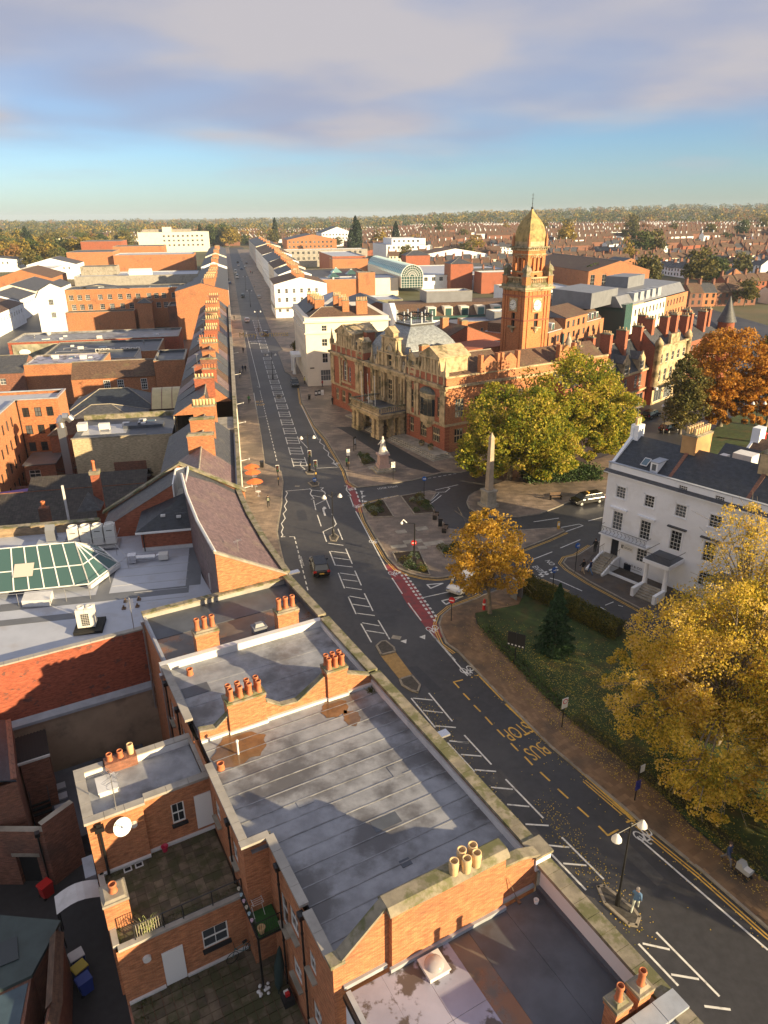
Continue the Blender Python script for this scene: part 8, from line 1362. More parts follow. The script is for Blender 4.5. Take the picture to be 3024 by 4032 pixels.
 box_part(T,'area_wall',M_WHITE,S(3.1),S(7.6),-2.35,-2.1,0,.35); r=T.mb(); r.tube((S(3.1),-2.2,1.25),(S(7.6),-2.2,1.25),.025,.025,5); [r.tube((S(3.1)+i*.14,-2.2,.3),(S(3.1)+i*.14,-2.2,1.35),.013,.013,4)for i in range(31)]; r.path([(S(3.0),-.3,2.5),(S(3.0),-1.2,2.4),(S(3.0),-3.4,1.2)],.025,5); r.path([(S(.85),-.3,2.5),(S(.85),-1.2,2.4),(S(.85),-3.4,1.2)],.025,5)
 for i in range(11):
  for x in(S(3.0),S(.85)):r.tube((x,-.4-i*.3,.5),(x,-.4-i*.3,2.45-max(0,i-2)*.15),.012,.012,4)
 r.build('railing',M_BLACK,T.o); box_part(T,'area_door',flat('door_navy',(.012,.016,.03),.3),S(3.6),S(4.5),-.06,0,.15,1.55 if False else .9)
 tx=M_FRAMED
 for t,x,z,sz in(('OLLIS & CO',S(4.8),Z(-.72),.42),('CHARTERED ACCOUNTANTS',S(4.8),Z(-1.12),.15)):o=link('lettering',text_mesh(t,sz,tx,.005),T.o,(x,-.02,z),0); o.rotation_euler=(math.pi/2,0,0)
 sg=box_part(T,'name_board',M_WPAINT,S(2.85),S(4.5),-.06,-.01,Z(.95),Z(1.6)); q=MB(); q.box(S(2.95),S(3.05),-.075,-.06,Z(1.1),Z(1.45)); q.box(S(3.12),S(3.2),-.075,-.06,Z(1.1),Z(1.45)); q.box(S(2.95),S(3.25),-.075,-.06,Z(1.45),Z(1.52)); [q.box(S(3.35),S(4.35),-.07,-.06,Z(1.2+.14*i),Z(1.24+.14*i))for i in range(2)]; link('board_mark',q.mesh('board_mark',M_FRAMED),sg)
villa()
simple_house(WH,24.3,88,0,11,12.2,'unseen white terrace added beyond the right edge to shade the road',mat=M_WHITE,roof='gable',zr=14.6,rm=M_SLATEB,wins={'E':rowsw(1.5,3.6,17,8.4,1.1,1.4,3,4)+rowsw(1.5,3.6,17,4.6,1.2,2.2,3,5)})  # wholly out of view, added so its shadow falls across the road
# ------ vegetation
def leaf_mesh(name,pts,size,mat,flat_=0.0,rng=None):
 n=len(pts); rng=rng or np.random.default_rng(3); sz=size*rng.uniform(.6,1.25,n)
 a=rng.normal(size=(n,3)); a[:,2]+=flat_; a/=np.linalg.norm(a,axis=1,keepdims=True)
 b=np.cross(a,rng.normal(size=(n,3))); b/=np.linalg.norm(b,axis=1,keepdims=True); c=np.cross(a,b)
 V=np.empty((n,4,3),np.float32); s=sz[:,None]
 V[:,0]=pts+b*s*.6; V[:,1]=pts+c*s*.38+a*s*.08; V[:,2]=pts-b*s*.5; V[:,3]=pts-c*s*.38+a*s*.08
 me=bpy.data.meshes.new(name); me.vertices.add(n*4); me.vertices.foreach_set('co',V.ravel()); me.loops.add(n*4); me.loops.foreach_set('vertex_index',np.arange(n*4,dtype=np.int32)); me.polygons.add(n); me.polygons.foreach_set('loop_start',np.arange(0,n*4,4,dtype=np.int32)); me.polygons.foreach_set('loop_total',np.full(n,4,np.int32)); me.update(calc_edges=True); me.materials.append(mat); return me
def crown_pts(blobs,n,rng,clump=.2,inner=.45,dens=None,nc=60):
 P=[]; C=[]; vol=np.array([b[3]*b[4]+b[4]*b[5]+b[3]*b[5]for b in blobs],float); vol/=vol.sum()
 for b,f in zip(blobs,vol):
  k=max(6,int(nc*f*len(blobs)**.5)); d=rng.normal(size=(k,3)); d/=np.linalg.norm(d,axis=1,keepdims=True); r=rng.uniform(inner,1.0,(k,1))**.6
  cc=d*r*np.array(b[3:6])+np.array(b[:3]); C.append(cc); m=int(n*f); i=rng.integers(0,k,m); rr=clump*min(b[3:6]); sc=rng.uniform(.7,1.5,k)[i][:,None]
  q=rng.normal(size=(m,3)); q/=np.linalg.norm(q,axis=1,keepdims=True); q*=rng.uniform(.25,1,(m,1))**.5; q[:,2]*=.72; P.append(cc[i]+q*rr*sc*1.6)
 return np.concatenate(P),np.concatenate(C)
M_BARK=plain('bark',(.17,.14,.10),.9,.3,3.0,(.26,.24,.17),.4,1.0,bmp=.02)
def tree(name,label,x,y,blobs,n,size,mat,tr=.35,th=4.0,seed=1,clump=.2,nc=70,limbs=26,group=None,cat='tree',flat_=.3,z=0.0,bark=None):
 rng=np.random.default_rng(seed); T=Thing(name,label,cat,WF,x,y,z,0,group); P,C=crown_pts(blobs,n,rng,clump,nc=nc); C=C-np.array([x,y,z]); P=P-np.array([x,y,z])
 link('crown',leaf_mesh('crown',P,size,mat,flat_,rng),T.o); m=MB(); top=np.array([float(np.mean(C[:,0]))*.6,float(np.mean(C[:,1]))*.6,th]); m.tube((0,0,-.2),(0,0,.5),tr*1.5,tr*1.05,9,cap=False); m.tube((0,0,.5),tuple(top),tr*1.05,tr*.7,9,cap=False)
 for i in rng.permutation(len(C))[:limbs]:
  e=C[i]; md=top+(e-top)*.5+np.array([0,0,.12*np.linalg.norm(e-top)]); m.tube(tuple(top-np.array([0,0,rng.uniform(0,.8)])),tuple(md),tr*.36,tr*.2,6,cap=False); m.tube(tuple(md),tuple(e),tr*.2,tr*.05,5,cap=False)
  for k in range(3):e2=e+rng.normal(size=3)*.9; m.tube(tuple(md+(e-md)*rng.uniform(.3,.9)),tuple(e2),tr*.12,tr*.04,4,cap=False)
 m.build('trunk',bark or M_BARK,T.o); return T
LY=leafmat('leaf_yellow',[(.22,.22,.025),(.50,.37,.035),(.68,.48,.06),(.76,.54,.09),(.70,.52,.20)],.48,pscale=.3)
LG=leafmat('leaf_plane',[(.08,.12,.015),(.18,.21,.02),(.32,.31,.03),(.48,.40,.04),(.54,.39,.09)],.48,pscale=.3)
LO=leafmat('leaf_orange',[(.24,.18,.02),(.50,.30,.03),(.62,.38,.045),(.68,.45,.10)],.48,pscale=.5)
LR=leafmat('leaf_rust',[(.24,.13,.02),(.46,.21,.025),(.54,.25,.03),(.50,.26,.06)],.48,pscale=.25)
LV=leafmat('leaf_olive',[(.07,.08,.02),(.13,.12,.03),(.22,.17,.04)],.3)
LC=leafmat('needle_green',[(.016,.042,.018),(.03,.07,.028),(.05,.10,.036)],.15)
LH=leafmat('leaf_hedge',[(.05,.06,.012),(.10,.10,.018),(.17,.14,.02)],.2,pscale=.8)
def trees():
 tree('plane_tree','green and gold plane tree in front of the town hall side, left of its pair',19.5,103.5,[(20.5,104.5,7.6,7.6,7.0,6.6),(15.6,100.5,5.6,4.6,4.2,4.4),(24,101.5,5.8,5.4,4.8,4.6),(19,109,9,5,5,4.6)],44000,.38,LG,.4,4.5,11,.135,150,50)
 tree('plane_tree','taller green and gold plane tree by the avenue, right of its pair',31,112,[(30.5,113,10.2,7.6,7,7.6),(36.5,111,7.4,5.2,5,5.4),(27,108,8.4,5.6,5,5),(32,107.5,6.0,6,4.5,4.2)],44000,.38,LG,.45,5,12,.135,150,50)
 tree('maple_tree','small bright orange tree on the island beside the red cycle lane',10.8,63.4,[(10.3,64.2,7.3,3.3,3.2,3.5),(9.0,63.5,5.4,2.7,2.6,2.5),(12.3,64,4.6,2.6,2.5,2.3),(10.2,64.6,9.6,1.9,1.8,1.7)],15000,.24,LO,.2,3.2,13,.16,100,34)
 tree('lime_tree','large golden yellow tree filling the right foreground',25.6,43.8,[(26,43.6,8.2,6.6,6.4,5.2),(20.2,42.6,5.0,4.0,4.0,3.4),(22.6,38.0,4.6,4.6,4.0,3.6),(23.4,42.0,7.2,4.2,4.2,3.4),(20.8,46.4,4.4,3.2,3.2,2.8),(21.6,35.8,3.8,3.2,2.8,2.4),(28.5,38.5,6.6,5,4.6,4.4),(23.0,46.2,7.4,4.2,4,3.6),(30.5,46,9.5,5,5,4.2)],92000,.175,LY,.36,4.5,14,.12,260,80)
 tree('lime_tree','sparse pale golden tree top in front of the villa windows',30.3,52.5,[(30.2,52.2,11.2,3.6,3.4,3.6),(27.3,51.0,8.0,3.3,3,3.2),(32.5,51.5,7.6,4,3.6,4.4),(29.2,53.6,14.2,1.9,1.9,2.1)],15000,.17,LY,.26,6.5,15,.2,110,70)
 tree('lime_tree','yellow tree at the lower right edge with drooping branches',31.5,33.0,[(30.5,33.5,6.2,5.4,5,4.4),(26.6,35.6,4.6,4.4,3.6,3.4),(28.4,31.6,4.0,3.6,3.2,2.8),(33,36.5,7.5,4.5,4.5,4)],40000,.175,LY,.32,4,16,.125,150,40)
 tree('lime_tree','yellow park tree standing outside the right edge by the path',40,24,[(40,24,9,7,7,6.5)],14000,.4,LY,.35,4,17)
 tree('lime_tree','yellow park tree outside the right edge near the villa',44,40,[(44,40,9,7,7,7)],14000,.4,LY,.35,4,18)
 tree('beech_tree','big rust orange tree on the avenue lawn',64.7,132.2,[(65,132.5,12.0,7.6,7.2,6.6),(61.5,130,8.5,5,5,4.6),(69.5,130,8,5.4,5,5),(63,128.5,4.2,4.6,4,2.6),(68,129,4.0,5,4,2.6)],28000,.5,LR,.45,5,19,.14,120,40)
 tree('ash_tree','slim olive green tree left of the rust orange tree',55.2,127.4,[(55.2,127.4,9.4,3.2,3.2,4.4),(55.5,127,5.2,3.8,3.4,3.6),(54.8,127.6,12.6,1.8,1.8,2.2)],9000,.42,LV,.25,3.5,20,.22,70)
 tree('ash_tree','tall thin olive tree at the right edge of the avenue',73.2,131.5,[(73.2,132,12.5,3.8,3.6,6.4),(75.5,131,8,3.6,3.4,4.6)],7000,.5,LV,.35,8,21,.2,60,40)
 tree('street_tree','small dark street tree by the hotel side',*SF.W(137,-17.6)[:2],[(*SF.W(137,-17.6)[:2],4.0,2.2,2.2,2.4)],2500,.4,LV,.15,2,22)
 T=Thing('spruce_tree','dark green cone-shaped spruce on the lawn','tree',WF,15.95,56.8,.1); rng=np.random.default_rng(5); n=16000; h=rng.uniform(0,1,n)**1.35; a=rng.uniform(0,6.283,n); lay=.75+.25*np.sin(h*44+2*np.sin(a*3)); r=(1-h)**.85*2.1*lay*rng.uniform(.35,1,n)**.45*(1+.15*np.sin(a*7+h*9))
 P=np.stack([r*np.cos(a),r*np.sin(a),.35+h*6.6-r*.22],1); link('crown',leaf_mesh('crown',P,.2,LC,.2,rng),T.o); T.lm().tube((0,0,0),(0,0,6.4),.14,.02,7).build('trunk',M_BARK,T.o)
 def leafbox(name,label,p,q,w,h,n,size,mat,cat,base=.12,rnd=.12):
  T=Thing(name,label,cat,WF,p[0],p[1],base); rng=np.random.default_rng(8); L=math.hypot(q[0]-p[0],q[1]-p[1]); t=np.array([(q[0]-p[0])/L,(q[1]-p[1])/L]); nn=np.array([-t[1],t[0]])
  f=rng.uniform(0,L,n); k=rng.random(n); y=np.where(k<.34,-w/2,np.where(k<.67,w/2,rng.uniform(-w/2,w/2,n))); z=np.where(k<.67,rng.uniform(0,h,n),h)+.1*np.sin(f*2.1)
  P=np.stack([t[0]*f+nn[0]*y,t[1]*f+nn[1]*y,z],1)+rng.normal(size=(n,3))*rnd; link('foliage',leaf_mesh('foliage',P,size,mat,.2,rng),T.o); m=MB(); a=(t*.2,); c=[(t*e+nn*s_*(w/2-.15))for e,s_ in((.15,-1),(L-.15,-1),(L-.15,1),(.15,1))]; m.prism([tuple(v)for v in c],0,h-.15); m.build('inner_twigs',plain('twigs',(.035,.035,.012),.95),T.o)
 leafbox('clipped_hedge','clipped yellow-green hedge between the lawn and the side road',(15.2,68.6),(22.6,58.6),1.5,1.5,16000,.16,LH,'hedge')
 leafbox('low_border','low leafy border along the park pavement',(9.9,60.6),(14.6,48.2),.8,.35,2600,.16,LEAF_SHRUB,'border',.1,.16); leafbox('low_border','leaf-strewn border further down the park pavement',(15.2,47),(24,31.4),.9,.25,2200,.16,LV,'border',.1,.18)
 leafbox('shrub_bank','dark shrub bank under the plane trees',(21.5,103.2),(33.5,104.5),3.2,1.3,6000,.3,LEAF_SHRUB,'shrubs',.1,.4)
 for i,(lab,pl,mats)in enumerate((('planting bed with mixed shrubs at the island tip',[(-2.8,92.6),(-2.1,93.8),(-0.1,95.2),(1.3,89.0),(-1.4,88.8),(-2.4,90.9)],3),('planting bed with grey-green bush by the side road',[(2.5,96.6),(5.3,97.8),(6.5,94.1),(7.0,90.2),(4.2,89.7)],4),('planting bed around the camera pole',[(1.0,77.8),(1.5,75.3),(2.9,73.0),(5.2,71.8),(4.3,78.2)],4),('small planting bed beside the orange tree',[(6.7,79.4),(9.2,79.8),(8.5,76.8),(7.1,76.9)],3),('green bed in front of the statue',[(-4.5,116.6),(-2.8,116.6),(-1.2,112.8),(-1.3,111.3),(-3.3,110.5)],5))):
  cx,cy=sum(p[0]for p in pl)/len(pl),sum(p[1]for p in pl)/len(pl); T=Thing('planting_bed',lab,'flower bed',WF,cx,cy,.12); MB((cx,cy,.12)).prism(pl,.1,.17).build('soil',M_SOIL,T.o); m=MB((cx,cy,.12))
  for j in range(len(pl)):
   p,q=pl[j],pl[(j+1)%len(pl)]; m.tube((p[0],p[1],.16),(q[0],q[1],.16),.1,.1,4)
  m.build('edging',M_KERB,T.o)
  for k in range(11):
   f=random.uniform(.1,.75); j=random.randrange(len(pl)); x,y=(pl[j][0]-cx)*f,(pl[j][1]-cy)*f; shrub(T,random.uniform(.45,.9),.05,170,[LEAF_SHRUB,LV,leafmat_grey,LH,LEAF_SHRUB][(k+i)%5],random.uniform(.4,.9),(x,y))
 m=[]; rng=np.random.default_rng(9)
 for n,(p,q),w in((1500,((10.5,61),(16,45)),3.0),(2600,((14,46),(25,28)),3.2),(6000,((15,55),(27,40)),7),(500,((11,38),(14.5,28)),1.3),(400,((3,49),(8,36)),1.2)):
  f=rng.random(n)[:,None]; P=np.array(p)*(1-f)+np.array(q)*f+rng.normal(size=(n,2))*w*.5; P=P[(P[:,0]<30)&(P[:,0]>2)]; m.append(np.concatenate([P,np.full((len(P),1),.17)],1))
 P=np.concatenate(m); zz=np.array([.165 if(p[0]-5.6)*.872+(p[1]-60)*.49>-.2 else .02 for p in P]); P[:,2]=zz; o=link('fallen_leaves',leaf_mesh('fallen_leaves',P,.09,LY,6.0,rng)); o['kind']='stuff'; o['label']='fallen yellow leaves scattered on lawn, path and road'; o['category']='leaves'
leafmat_grey=leafmat('leaf_silver',[(.12,.16,.12),(.20,.25,.19),(.26,.30,.22)],.2)
trees()
# ------ far town: houses and trees out to the horizon
def where(x,y):
 q=x/y; r=math.hypot(x,y)
 return('in the nearest rows ' if r<430 else 'in the second belt ' if r<520 else 'in the middle belt ' if r<640 else 'in the farther belt ' if r<800 else 'towards the horizon ')+('at the left edge' if q<-.4 else 'left of the street' if q<-.22 else 'right of the street end' if q<0 else 'left of the tower' if q<.17 else 'right of the tower' if q<.29 else 'above the flats' if q<.42 else 'at the right edge')
def far_town():
 rng=random.Random(5); protos=[]
 for wm,rm in((M_BRICKD,M_TILE),(M_BRICK,M_SLATE),(M_BRICKR,M_TILE),(M_WHITE,M_SLATE),(M_BRICKD,M_SLATE),(M_CREAM,M_TILE)):
  m=MB(); m.box(-3.2,3.2,-4.5,4.5,-6,5.4); w=m.mesh('wall',wm); m=MB(); m.extr_s([(-4.8,5.2),(0,8.4),(4.8,5.2),(4.8,5.4),(0,8.65),(-4.8,5.4)],-3.25,3.25); g=MB().extr_s([(-4.5,5.4),(4.5,5.4),(0,8.4)],-3.2,3.2).mesh('gable_wall',wm); m=m.mesh('roof',rm)
  c=MB().box(2.5,3.4,-.8,.8,7,10.2).box(2.65,2.95,-.6,.6,10.2,10.7).mesh('chimney_stack',M_BRICKD); e=MB(); [e.box(x,x+1.1,y-.05,y+.05,z,z+1.5)for x in(-2.2,.8)for y in(-4.5,4.5)for z in(.9,3.4)]; protos.append((w,m,c,g,e.mesh('windows',M_GLASS)))
 gb=MB().extr_d([(-2.4,5.0),(2.4,5.0),(0,7.8)],-5.0,-1).mesh('front_gable',M_WHITE)
 spots=[]
 for s in range(225,1700,40):
  for k in range(-900,240,52):
   if(s<470 and k>-170)or(s<330 and k>-205)or(-130<k<120 and s<1000):continue
   base=SF.W(s,k); x,y=base.x,base.y
   if y<150 or abs(x)>.6*y+30:continue
   if k>0 and(s<760 or rng.random()<.5):continue
   if rng.random()<.12:continue
   rot=SF.yaw+(rng.choice((0,math.pi/2))if s<420 else math.pi/2)+rng.uniform(-.06,.06); ty=rng.randrange(6); n=rng.randint(5,7); dx,dy=math.cos(rot),math.sin(rot)
   for i in range(n):
    px,py=x+dx*6.4*i,y+dy*6.4*i; spots.append((math.hypot(px,py),px,py,rot,ty if rng.random()<.8 else rng.randrange(6),rng.random()))
 spots.sort(); kinds=['brown brick terraced house with tiled roof in the far town','orange brick terraced house with slate roof in the far town','red brick terraced house with tiled roof in the far town','white rendered terraced house with slate roof in the far town','brown brick terraced house with slate roof in the far town','cream terraced house with tiled roof in the far town']
 far=[MB()for _ in range(3)]
 for i,(r,x,y,rot,ty,q)in enumerate(spots):
  z=terr(x,y); w,m,c,g,e=protos[ty]
  if i<300:
   o=link('terraced_house',None,None,(x,y,z),rot); tag(o,kinds[ty].replace('in the far town',where(x,y)),'house','terraced houses of the far town'); o.scale=(1,1,.92+.2*q)
   link('wall',w,o); link('roof',m,o); link('chimney_stack',c,o); link('gable_wall',g,o)
   if r<700:link('windows',e,o)
   if ty==3 and q<.6:link('front_gable',gb,o)
  elif i<2600:
   cs,sn=math.cos(rot),math.sin(rot); R=lambda a,b,zz:(x+cs*a-sn*b,y+sn*a+cs*b,z+zz)
   f=far[0 if ty in(0,1,2,4)else 1]; v=[R(-3.2,-4.5,-6),R(3.2,-4.5,-6),R(3.2,4.5,-6),R(-3.2,4.5,-6),R(-3.2,-4.5,5.3),R(3.2,-4.5,5.3),R(3.2,4.5,5.3),R(-3.2,4.5,5.3),R(-3.2,0,8.4),R(3.2,0,8.4)]
   f.add(v,[(0,1,5,4),(2,3,7,6),(1,2,6,9,5),(3,0,4,8,7)]); far[2].add([R(-3.3,-4.8,5.2),R(3.3,-4.8,5.2),R(3.3,0,8.5),R(-3.3,0,8.5),R(-3.3,4.8,5.2),R(3.3,4.8,5.2)],[(0,1,2,3),(5,4,3,2)]); f.add([R(2.6,-.7,7),R(3.3,-.7,7),R(3.3,.7,7),R(2.6,.7,7),R(2.6,-.7,10.3),R(3.3,-.7,10.3),R(3.3,.7,10.3),R(2.6,.7,10.3)],[(4,5,6,7),(0,1,5,4),(1,2,6,5),(2,3,7,6),(3,0,4,7)])
 if far[2].v:
  for f,mt,nm in zip(far,(M_BRICKD,M_WHITE,M_TILE),('brick','pale','roofs')):
   if f.v:o=f.build('far_houses',mt); o['kind']='stuff'; o['label']='far terraced housing merging below the horizon, %s'%nm; o['category']='houses'
 cols={'green':[(.045,.07,.022),(.075,.10,.03),(.11,.13,.035)],'gold':[(.17,.14,.03),(.28,.20,.035),(.36,.26,.05)],'rust':[(.17,.09,.03),(.25,.13,.04),(.30,.17,.06)],'olive':[(.08,.085,.03),(.13,.12,.035),(.18,.15,.04)]}
 P={}
 for j,(k,c)in enumerate(cols.items()):
  r=np.random.default_rng(30+j); pts,C=crown_pts([(0,0,7,4.6,4.6,4.6),(2,1,5.5,3.2,3.2,3),(-2,-1.4,5.2,3.4,3.2,3)],1500,r,.28,nc=26); P[k]=(leaf_mesh('crown',pts,.95,leafmat('leaf_far_'+k,c,.25,pscale=.05),.2,r),MB().tube((0,0,-2),(0,0,6),.35,.15,6).mesh('trunk',M_BARK))
 r=np.random.default_rng(41); n=1500; h=r.uniform(0,1,n); a=r.uniform(0,6.28,n); q=np.sin(np.pi*np.clip(h*.9+.1,0,1))**.7*2.4*r.uniform(.5,1,n); P['dark']=(leaf_mesh('crown',np.stack([q*np.cos(a),q*np.sin(a),1+h*17],1),.9,leafmat('leaf_far_dark',[(.018,.035,.02),(.03,.05,.026),(.045,.065,.03)],.15),.2,r),P['green'][1])
 names={'green':'green round tree among the far roofs','gold':'golden autumn tree among the far roofs','rust':'rust brown autumn tree among the far roofs','olive':'olive green tree among the far roofs','dark':'tall dark conifer rising above the far roofs'}
 R=random.Random(12); cand=[]
 for _ in range(5200):
  rr=330*(14**R.random()); aa=R.uniform(-.56,.56); x,y=rr*math.sin(aa),rr*math.cos(aa); p=Vector((x+12.9,y-64,0)); s=p.x*SF.u[0]+p.y*SF.u[1]; d=-p.x*SF.u[1]+p.y*SF.u[0]
  if s<1010 and-128<d<120:continue
  if s<470 and d>-175:continue
  if d>120 and s<560:continue
  if d<-128 and R.random()<(.97 if rr<1000 else .85 if rr<1700 else 0):continue
  cand.append((rr,x,y))
 ex=[(SF.W(1010+15*i,20-14*i))for i in range(3)]+[SF.W(1000,-4),SF.W(1015,4),SF.W(1025,-10),SF.W(1030,12)]
 cand.sort(); wood={'green':[],'gold':[],'olive':[],'rust':[]}
 for v in ex:_far_tree(P,names,'gold' if v.y%2<1.2 else 'green',v.x,v.y,2.2,R)
 for x,y,k,sc in((*SF.W(690,-128)[:2],'dark',1.8),(*SF.W(705,-133)[:2],'dark',2.0),(*SF.W(660,-118)[:2],'dark',1.5),(*SF.W(640,-178)[:2],'gold',1.6),(*SF.W(760,-185)[:2],'dark',1.7),(*SF.W(520,-238)[:2],'gold',1.3),(*SF.W(300,-260)[:2],'green',1.5),(*SF.W(330,-300)[:2],'olive',1.3),(*SF.W(620,150)[:2],'gold',1.9),(*SF.W(640,175)[:2],'olive',2.0),(*SF.W(600,165)[:2],'gold',1.7),(*SF.W(690,150)[:2],'dark',1.3),(*SF.W(700,130)[:2],'olive',2.2)):_far_tree(P,names,k,x,y,sc,R)
 for i,(rr,x,y)in enumerate(cand):
  k=R.choices(('green','gold','rust','olive','dark'),(28,26,9,32,3))[0]; sc=R.uniform(1.0,1.9)
  if i<280:_far_tree(P,names,k,x,y,sc,R)
  else:wood['olive' if k=='dark' else k].append((x,y,terr(x,y),sc))
 r=np.random.default_rng(77)
 for k,L in wood.items():
  if not L:continue
  A=np.array(L); m=46; d=r.normal(size=(len(A),m,3)); d/=np.linalg.norm(d,axis=2,keepdims=True); dist=np.hypot(A[:,0],A[:,1]); S=(A[:,3]*np.clip(dist/1500,.9,1.5))[:,None,None]
  pts=A[:,None,:3]+d*np.array([5.6,5.6,4.4])*S*r.uniform(.75,1.05,(len(A),m,1)); pts[:,:,2]+=4.5*S[:,:,0]; o=link('far_woodland',leaf_mesh('far_woodland',pts.reshape(-1,3),1.0,MATS['leaf_far_'+k],.3,r)); me=o.data
  co=np.empty(len(me.vertices)*3,np.float32); me.vertices.foreach_get('co',co); co=co.reshape(-1,4,3); ctr=co.mean(1,keepdims=True); f=np.repeat(np.clip(dist/420,1.5,5.0),m)[:,None,None]; me.vertices.foreach_set('co',(ctr+(co-ctr)*f).ravel().astype(np.float32)); o['kind']='stuff'; o['label']='far %s woodland running to the horizon'%{'green':'green','gold':'golden','olive':'olive','rust':'rust brown'}[k]; o['category']='woodland'
def _far_tree(P,names,k,x,y,sc,R):
 o=link('far_tree',None,None,(x,y,terr(x,y)-.3),R.uniform(0,6.28)); tag(o,names[k].replace('the far roofs','far roofs '+where(x,y)),'tree','trees among the far roofs'); o.scale=(sc,sc,sc*R.uniform(.85,1.15)); link('crown',P[k][0],o); link('trunk',P[k][1],o)
far_town()
# ------ street furniture, vehicles, people
def furniture():
 for i,(x,y,h,az,lab)in enumerate(((-6.5,82.9,6.0,.25,'twin-headed black street lamp on the round traffic island'),(13.67,29.9,6.4,.5,'twin-headed black street lamp on the near oval island'),(-12.0,108.3,6.1,.2,'twin-headed black street lamp beside the crossing islands'),(-27.8,179,6.5,.2,'twin-headed black street lamp up the street past the crossing'),(-44,258.4,7.5,.2,'twin-headed black street lamp further up the street'),(-76,414,7.7,.2,'distant twin-headed street lamp'),(-60,335,7.5,.2,'small twin-headed street lamp in the middle distance'),(64.3,119,8.3,0,'tall black lamp post by the avenue lawn'),(52,127.4,6,.5,'black lamp post by the slim olive tree'))):
  T=Thing('street_lamp',lab,'lamp',WF,x,y,0,az); m=T.lm(); m.lathe(0,0,[(.16,0),(.16,.9),(.1,1.0),(.07,1.3),(.055,h)],8); m.tube((-1.0,0,h-.15),(1.0,0,h-.15),.035,.035,6); m.tube((-.55,0,h-.15),(0,0,h-.6),.02,.02,5); m.tube((.55,0,h-.15),(0,0,h-.6),.02,.02,5); m.sphere((0,0,h+.1),.1); m.build('post',M_BLACK,T.o)
  for s in(-1,1):T.lm().lathe(s,0,[(.3,h-.62),(.28,h-.5),(.16,h-.3),(.05,h-.15)],10).build('lamp_head',M_LEADW,T.o)
 for x,y,h,az,lab in((-16.04,101.6,3.1,.2,'traffic light on the left pavement by the crossing'),(-11.79,108.1,3.3,.2,'traffic light on the upper crossing island'),(-10.5,103.8,3.1,.2,'traffic light on the lower crossing island'),(-5.65,108.7,3.3,3.3,'traffic light on the town hall side of the crossing')):
  T=Thing('traffic_light',lab,'traffic light',WF,x,y,.1,az); T.lm().tube((0,0,0),(0,0,h),.06,.06,8).build('post',M_BLACK,T.o); b=T.lm().box(-.22,.22,-.16,.06,h-.85,h+.1).build('signal_head',M_BLKM,T.o); q=MB(); q.box(-.25,.25,-.17,-.165,h-.9,h+.14); link('white_border',MB().box(-.27,.27,.07,.08,h-.92,h+.16).mesh('b',M_WPAINT),b)
  for k in range(3):link('lens',MB().tube((0,-.165,h-.1-k*.28),(0,-.2,h-.1-k*.28),.09,.09,10).mesh('lens',flat('lens%d'%k,[(.12,.01,.01),(.12,.06,.01),(.01,.1,.04)][k],.3)),b)
  T.lm().box(-.1,.1,-.12,.0,1.0,1.3).build('push_button',M_YELL,T.o)
 blue=flat('sign_blue',(.02,.12,.45),.4); red=M_RED
 for x,y,h,az,lab,k in((-10.6,102.3,.95,.2,'low blue keep-left sign on the crossing island','blue'),(18.4,68.5,2.6,.6,'blue arrow sign at the hedge corner','blue'),(21.8,72.3,3.7,.6,'blue arrow sign with lamp by the villa pavement','blue'),(5.9,97.2,2.8,.1,'blue arrow sign and fingerpost at the island bed','blue'),(6.7,62.0,2.7,-.4,'red no-entry sign at the park corner','red'),(1.46,103.5,3.0,.2,'white speed limit sign beside the statue','white'),(3.5,76.2,2.4,0,'small red and white disc on the camera pole bed','red'),(14.06,45.7,2.9,.5,'small white notice sign on the park pavement','white')):
  T=Thing('road_sign',lab,'sign',WF,x,y,.1,az); T.lm().tube((0,0,0),(0,0,h),.045,.045,7).build('post',M_BLACK,T.o)
  if k=='white':T.lm().box(-.3,.3,-.08,-.05,h-.95,h).build('plate',M_WPAINT,T.o); T.lm().tube((0,-.08,h-.3),(0,-.09,h-.3),.24,.24,14).build('ring',red,T.o); T.lm().tube((0,-.09,h-.3),(0,-.1,h-.3),.17,.17,14).build('disc',M_WPAINT,T.o)
  else:
   for s in(-1,1):T.lm().tube((.0,-.06*s,h-.3),(0,-.08*s,h-.3),.32,.32,18).build('disc',blue if k=='blue' else red,T.o)
   m=T.lm(); m.box(-.22,.22,-.1,-.082,h-.35,h-.25); k=='blue' and m.extr_d([(.1,h-.48),(.26,h-.3),(.1,h-.12)],-.1,-.082); m.build('symbol',M_WPAINT,T.o)
 T=Thing('camera_pole','black pole with white dome security camera in the island bed','camera pole',WF,3.5,74.5,.12); m=T.lm(); m.tube((0,0,0),(0,0,5.3),.09,.08,8); m.box(-.25,.25,-.25,.25,0,1.0); m.tube((0,0,5.3),(-.9,0,5.4),.04,.04,6); m.build('pole',M_BLACK,T.o); m=T.lm(); m.tube((-.9,0,5.4),(-1.3,0,5.8),.05,.05,6); m.tube((-1.3,0,5.8),(-1.5,0,5.5),.05,.05,6); m.sphere((-1.5,0,5.35),.17); m.build('camera',M_WPAINT,T.o)
 T=Thing('queen_statue','white marble statue of a robed queen on a pink granite plinth','statue',WF,-.1,108.2,.12,1.9); m=T.lm(); m.box(-1.6,1.6,-1.6,1.6,0,.3); m.box(-1.2,1.2,-1.2,1.2,.3,.6); m.build('steps',M_STONEG,T.o); m=T.lm(); m.box(-.95,.95,-.95,.95,.6,1.1,0,.05,.05); m.box(-.75,.75,-.75,.75,1.1,2.6,0,.06,.06); m.box(-.9,.9,-.9,.9,2.6,2.85); m.build('plinth',plain('granite_pink',(.42,.29,.26),.5,.1,4.0),T.o)
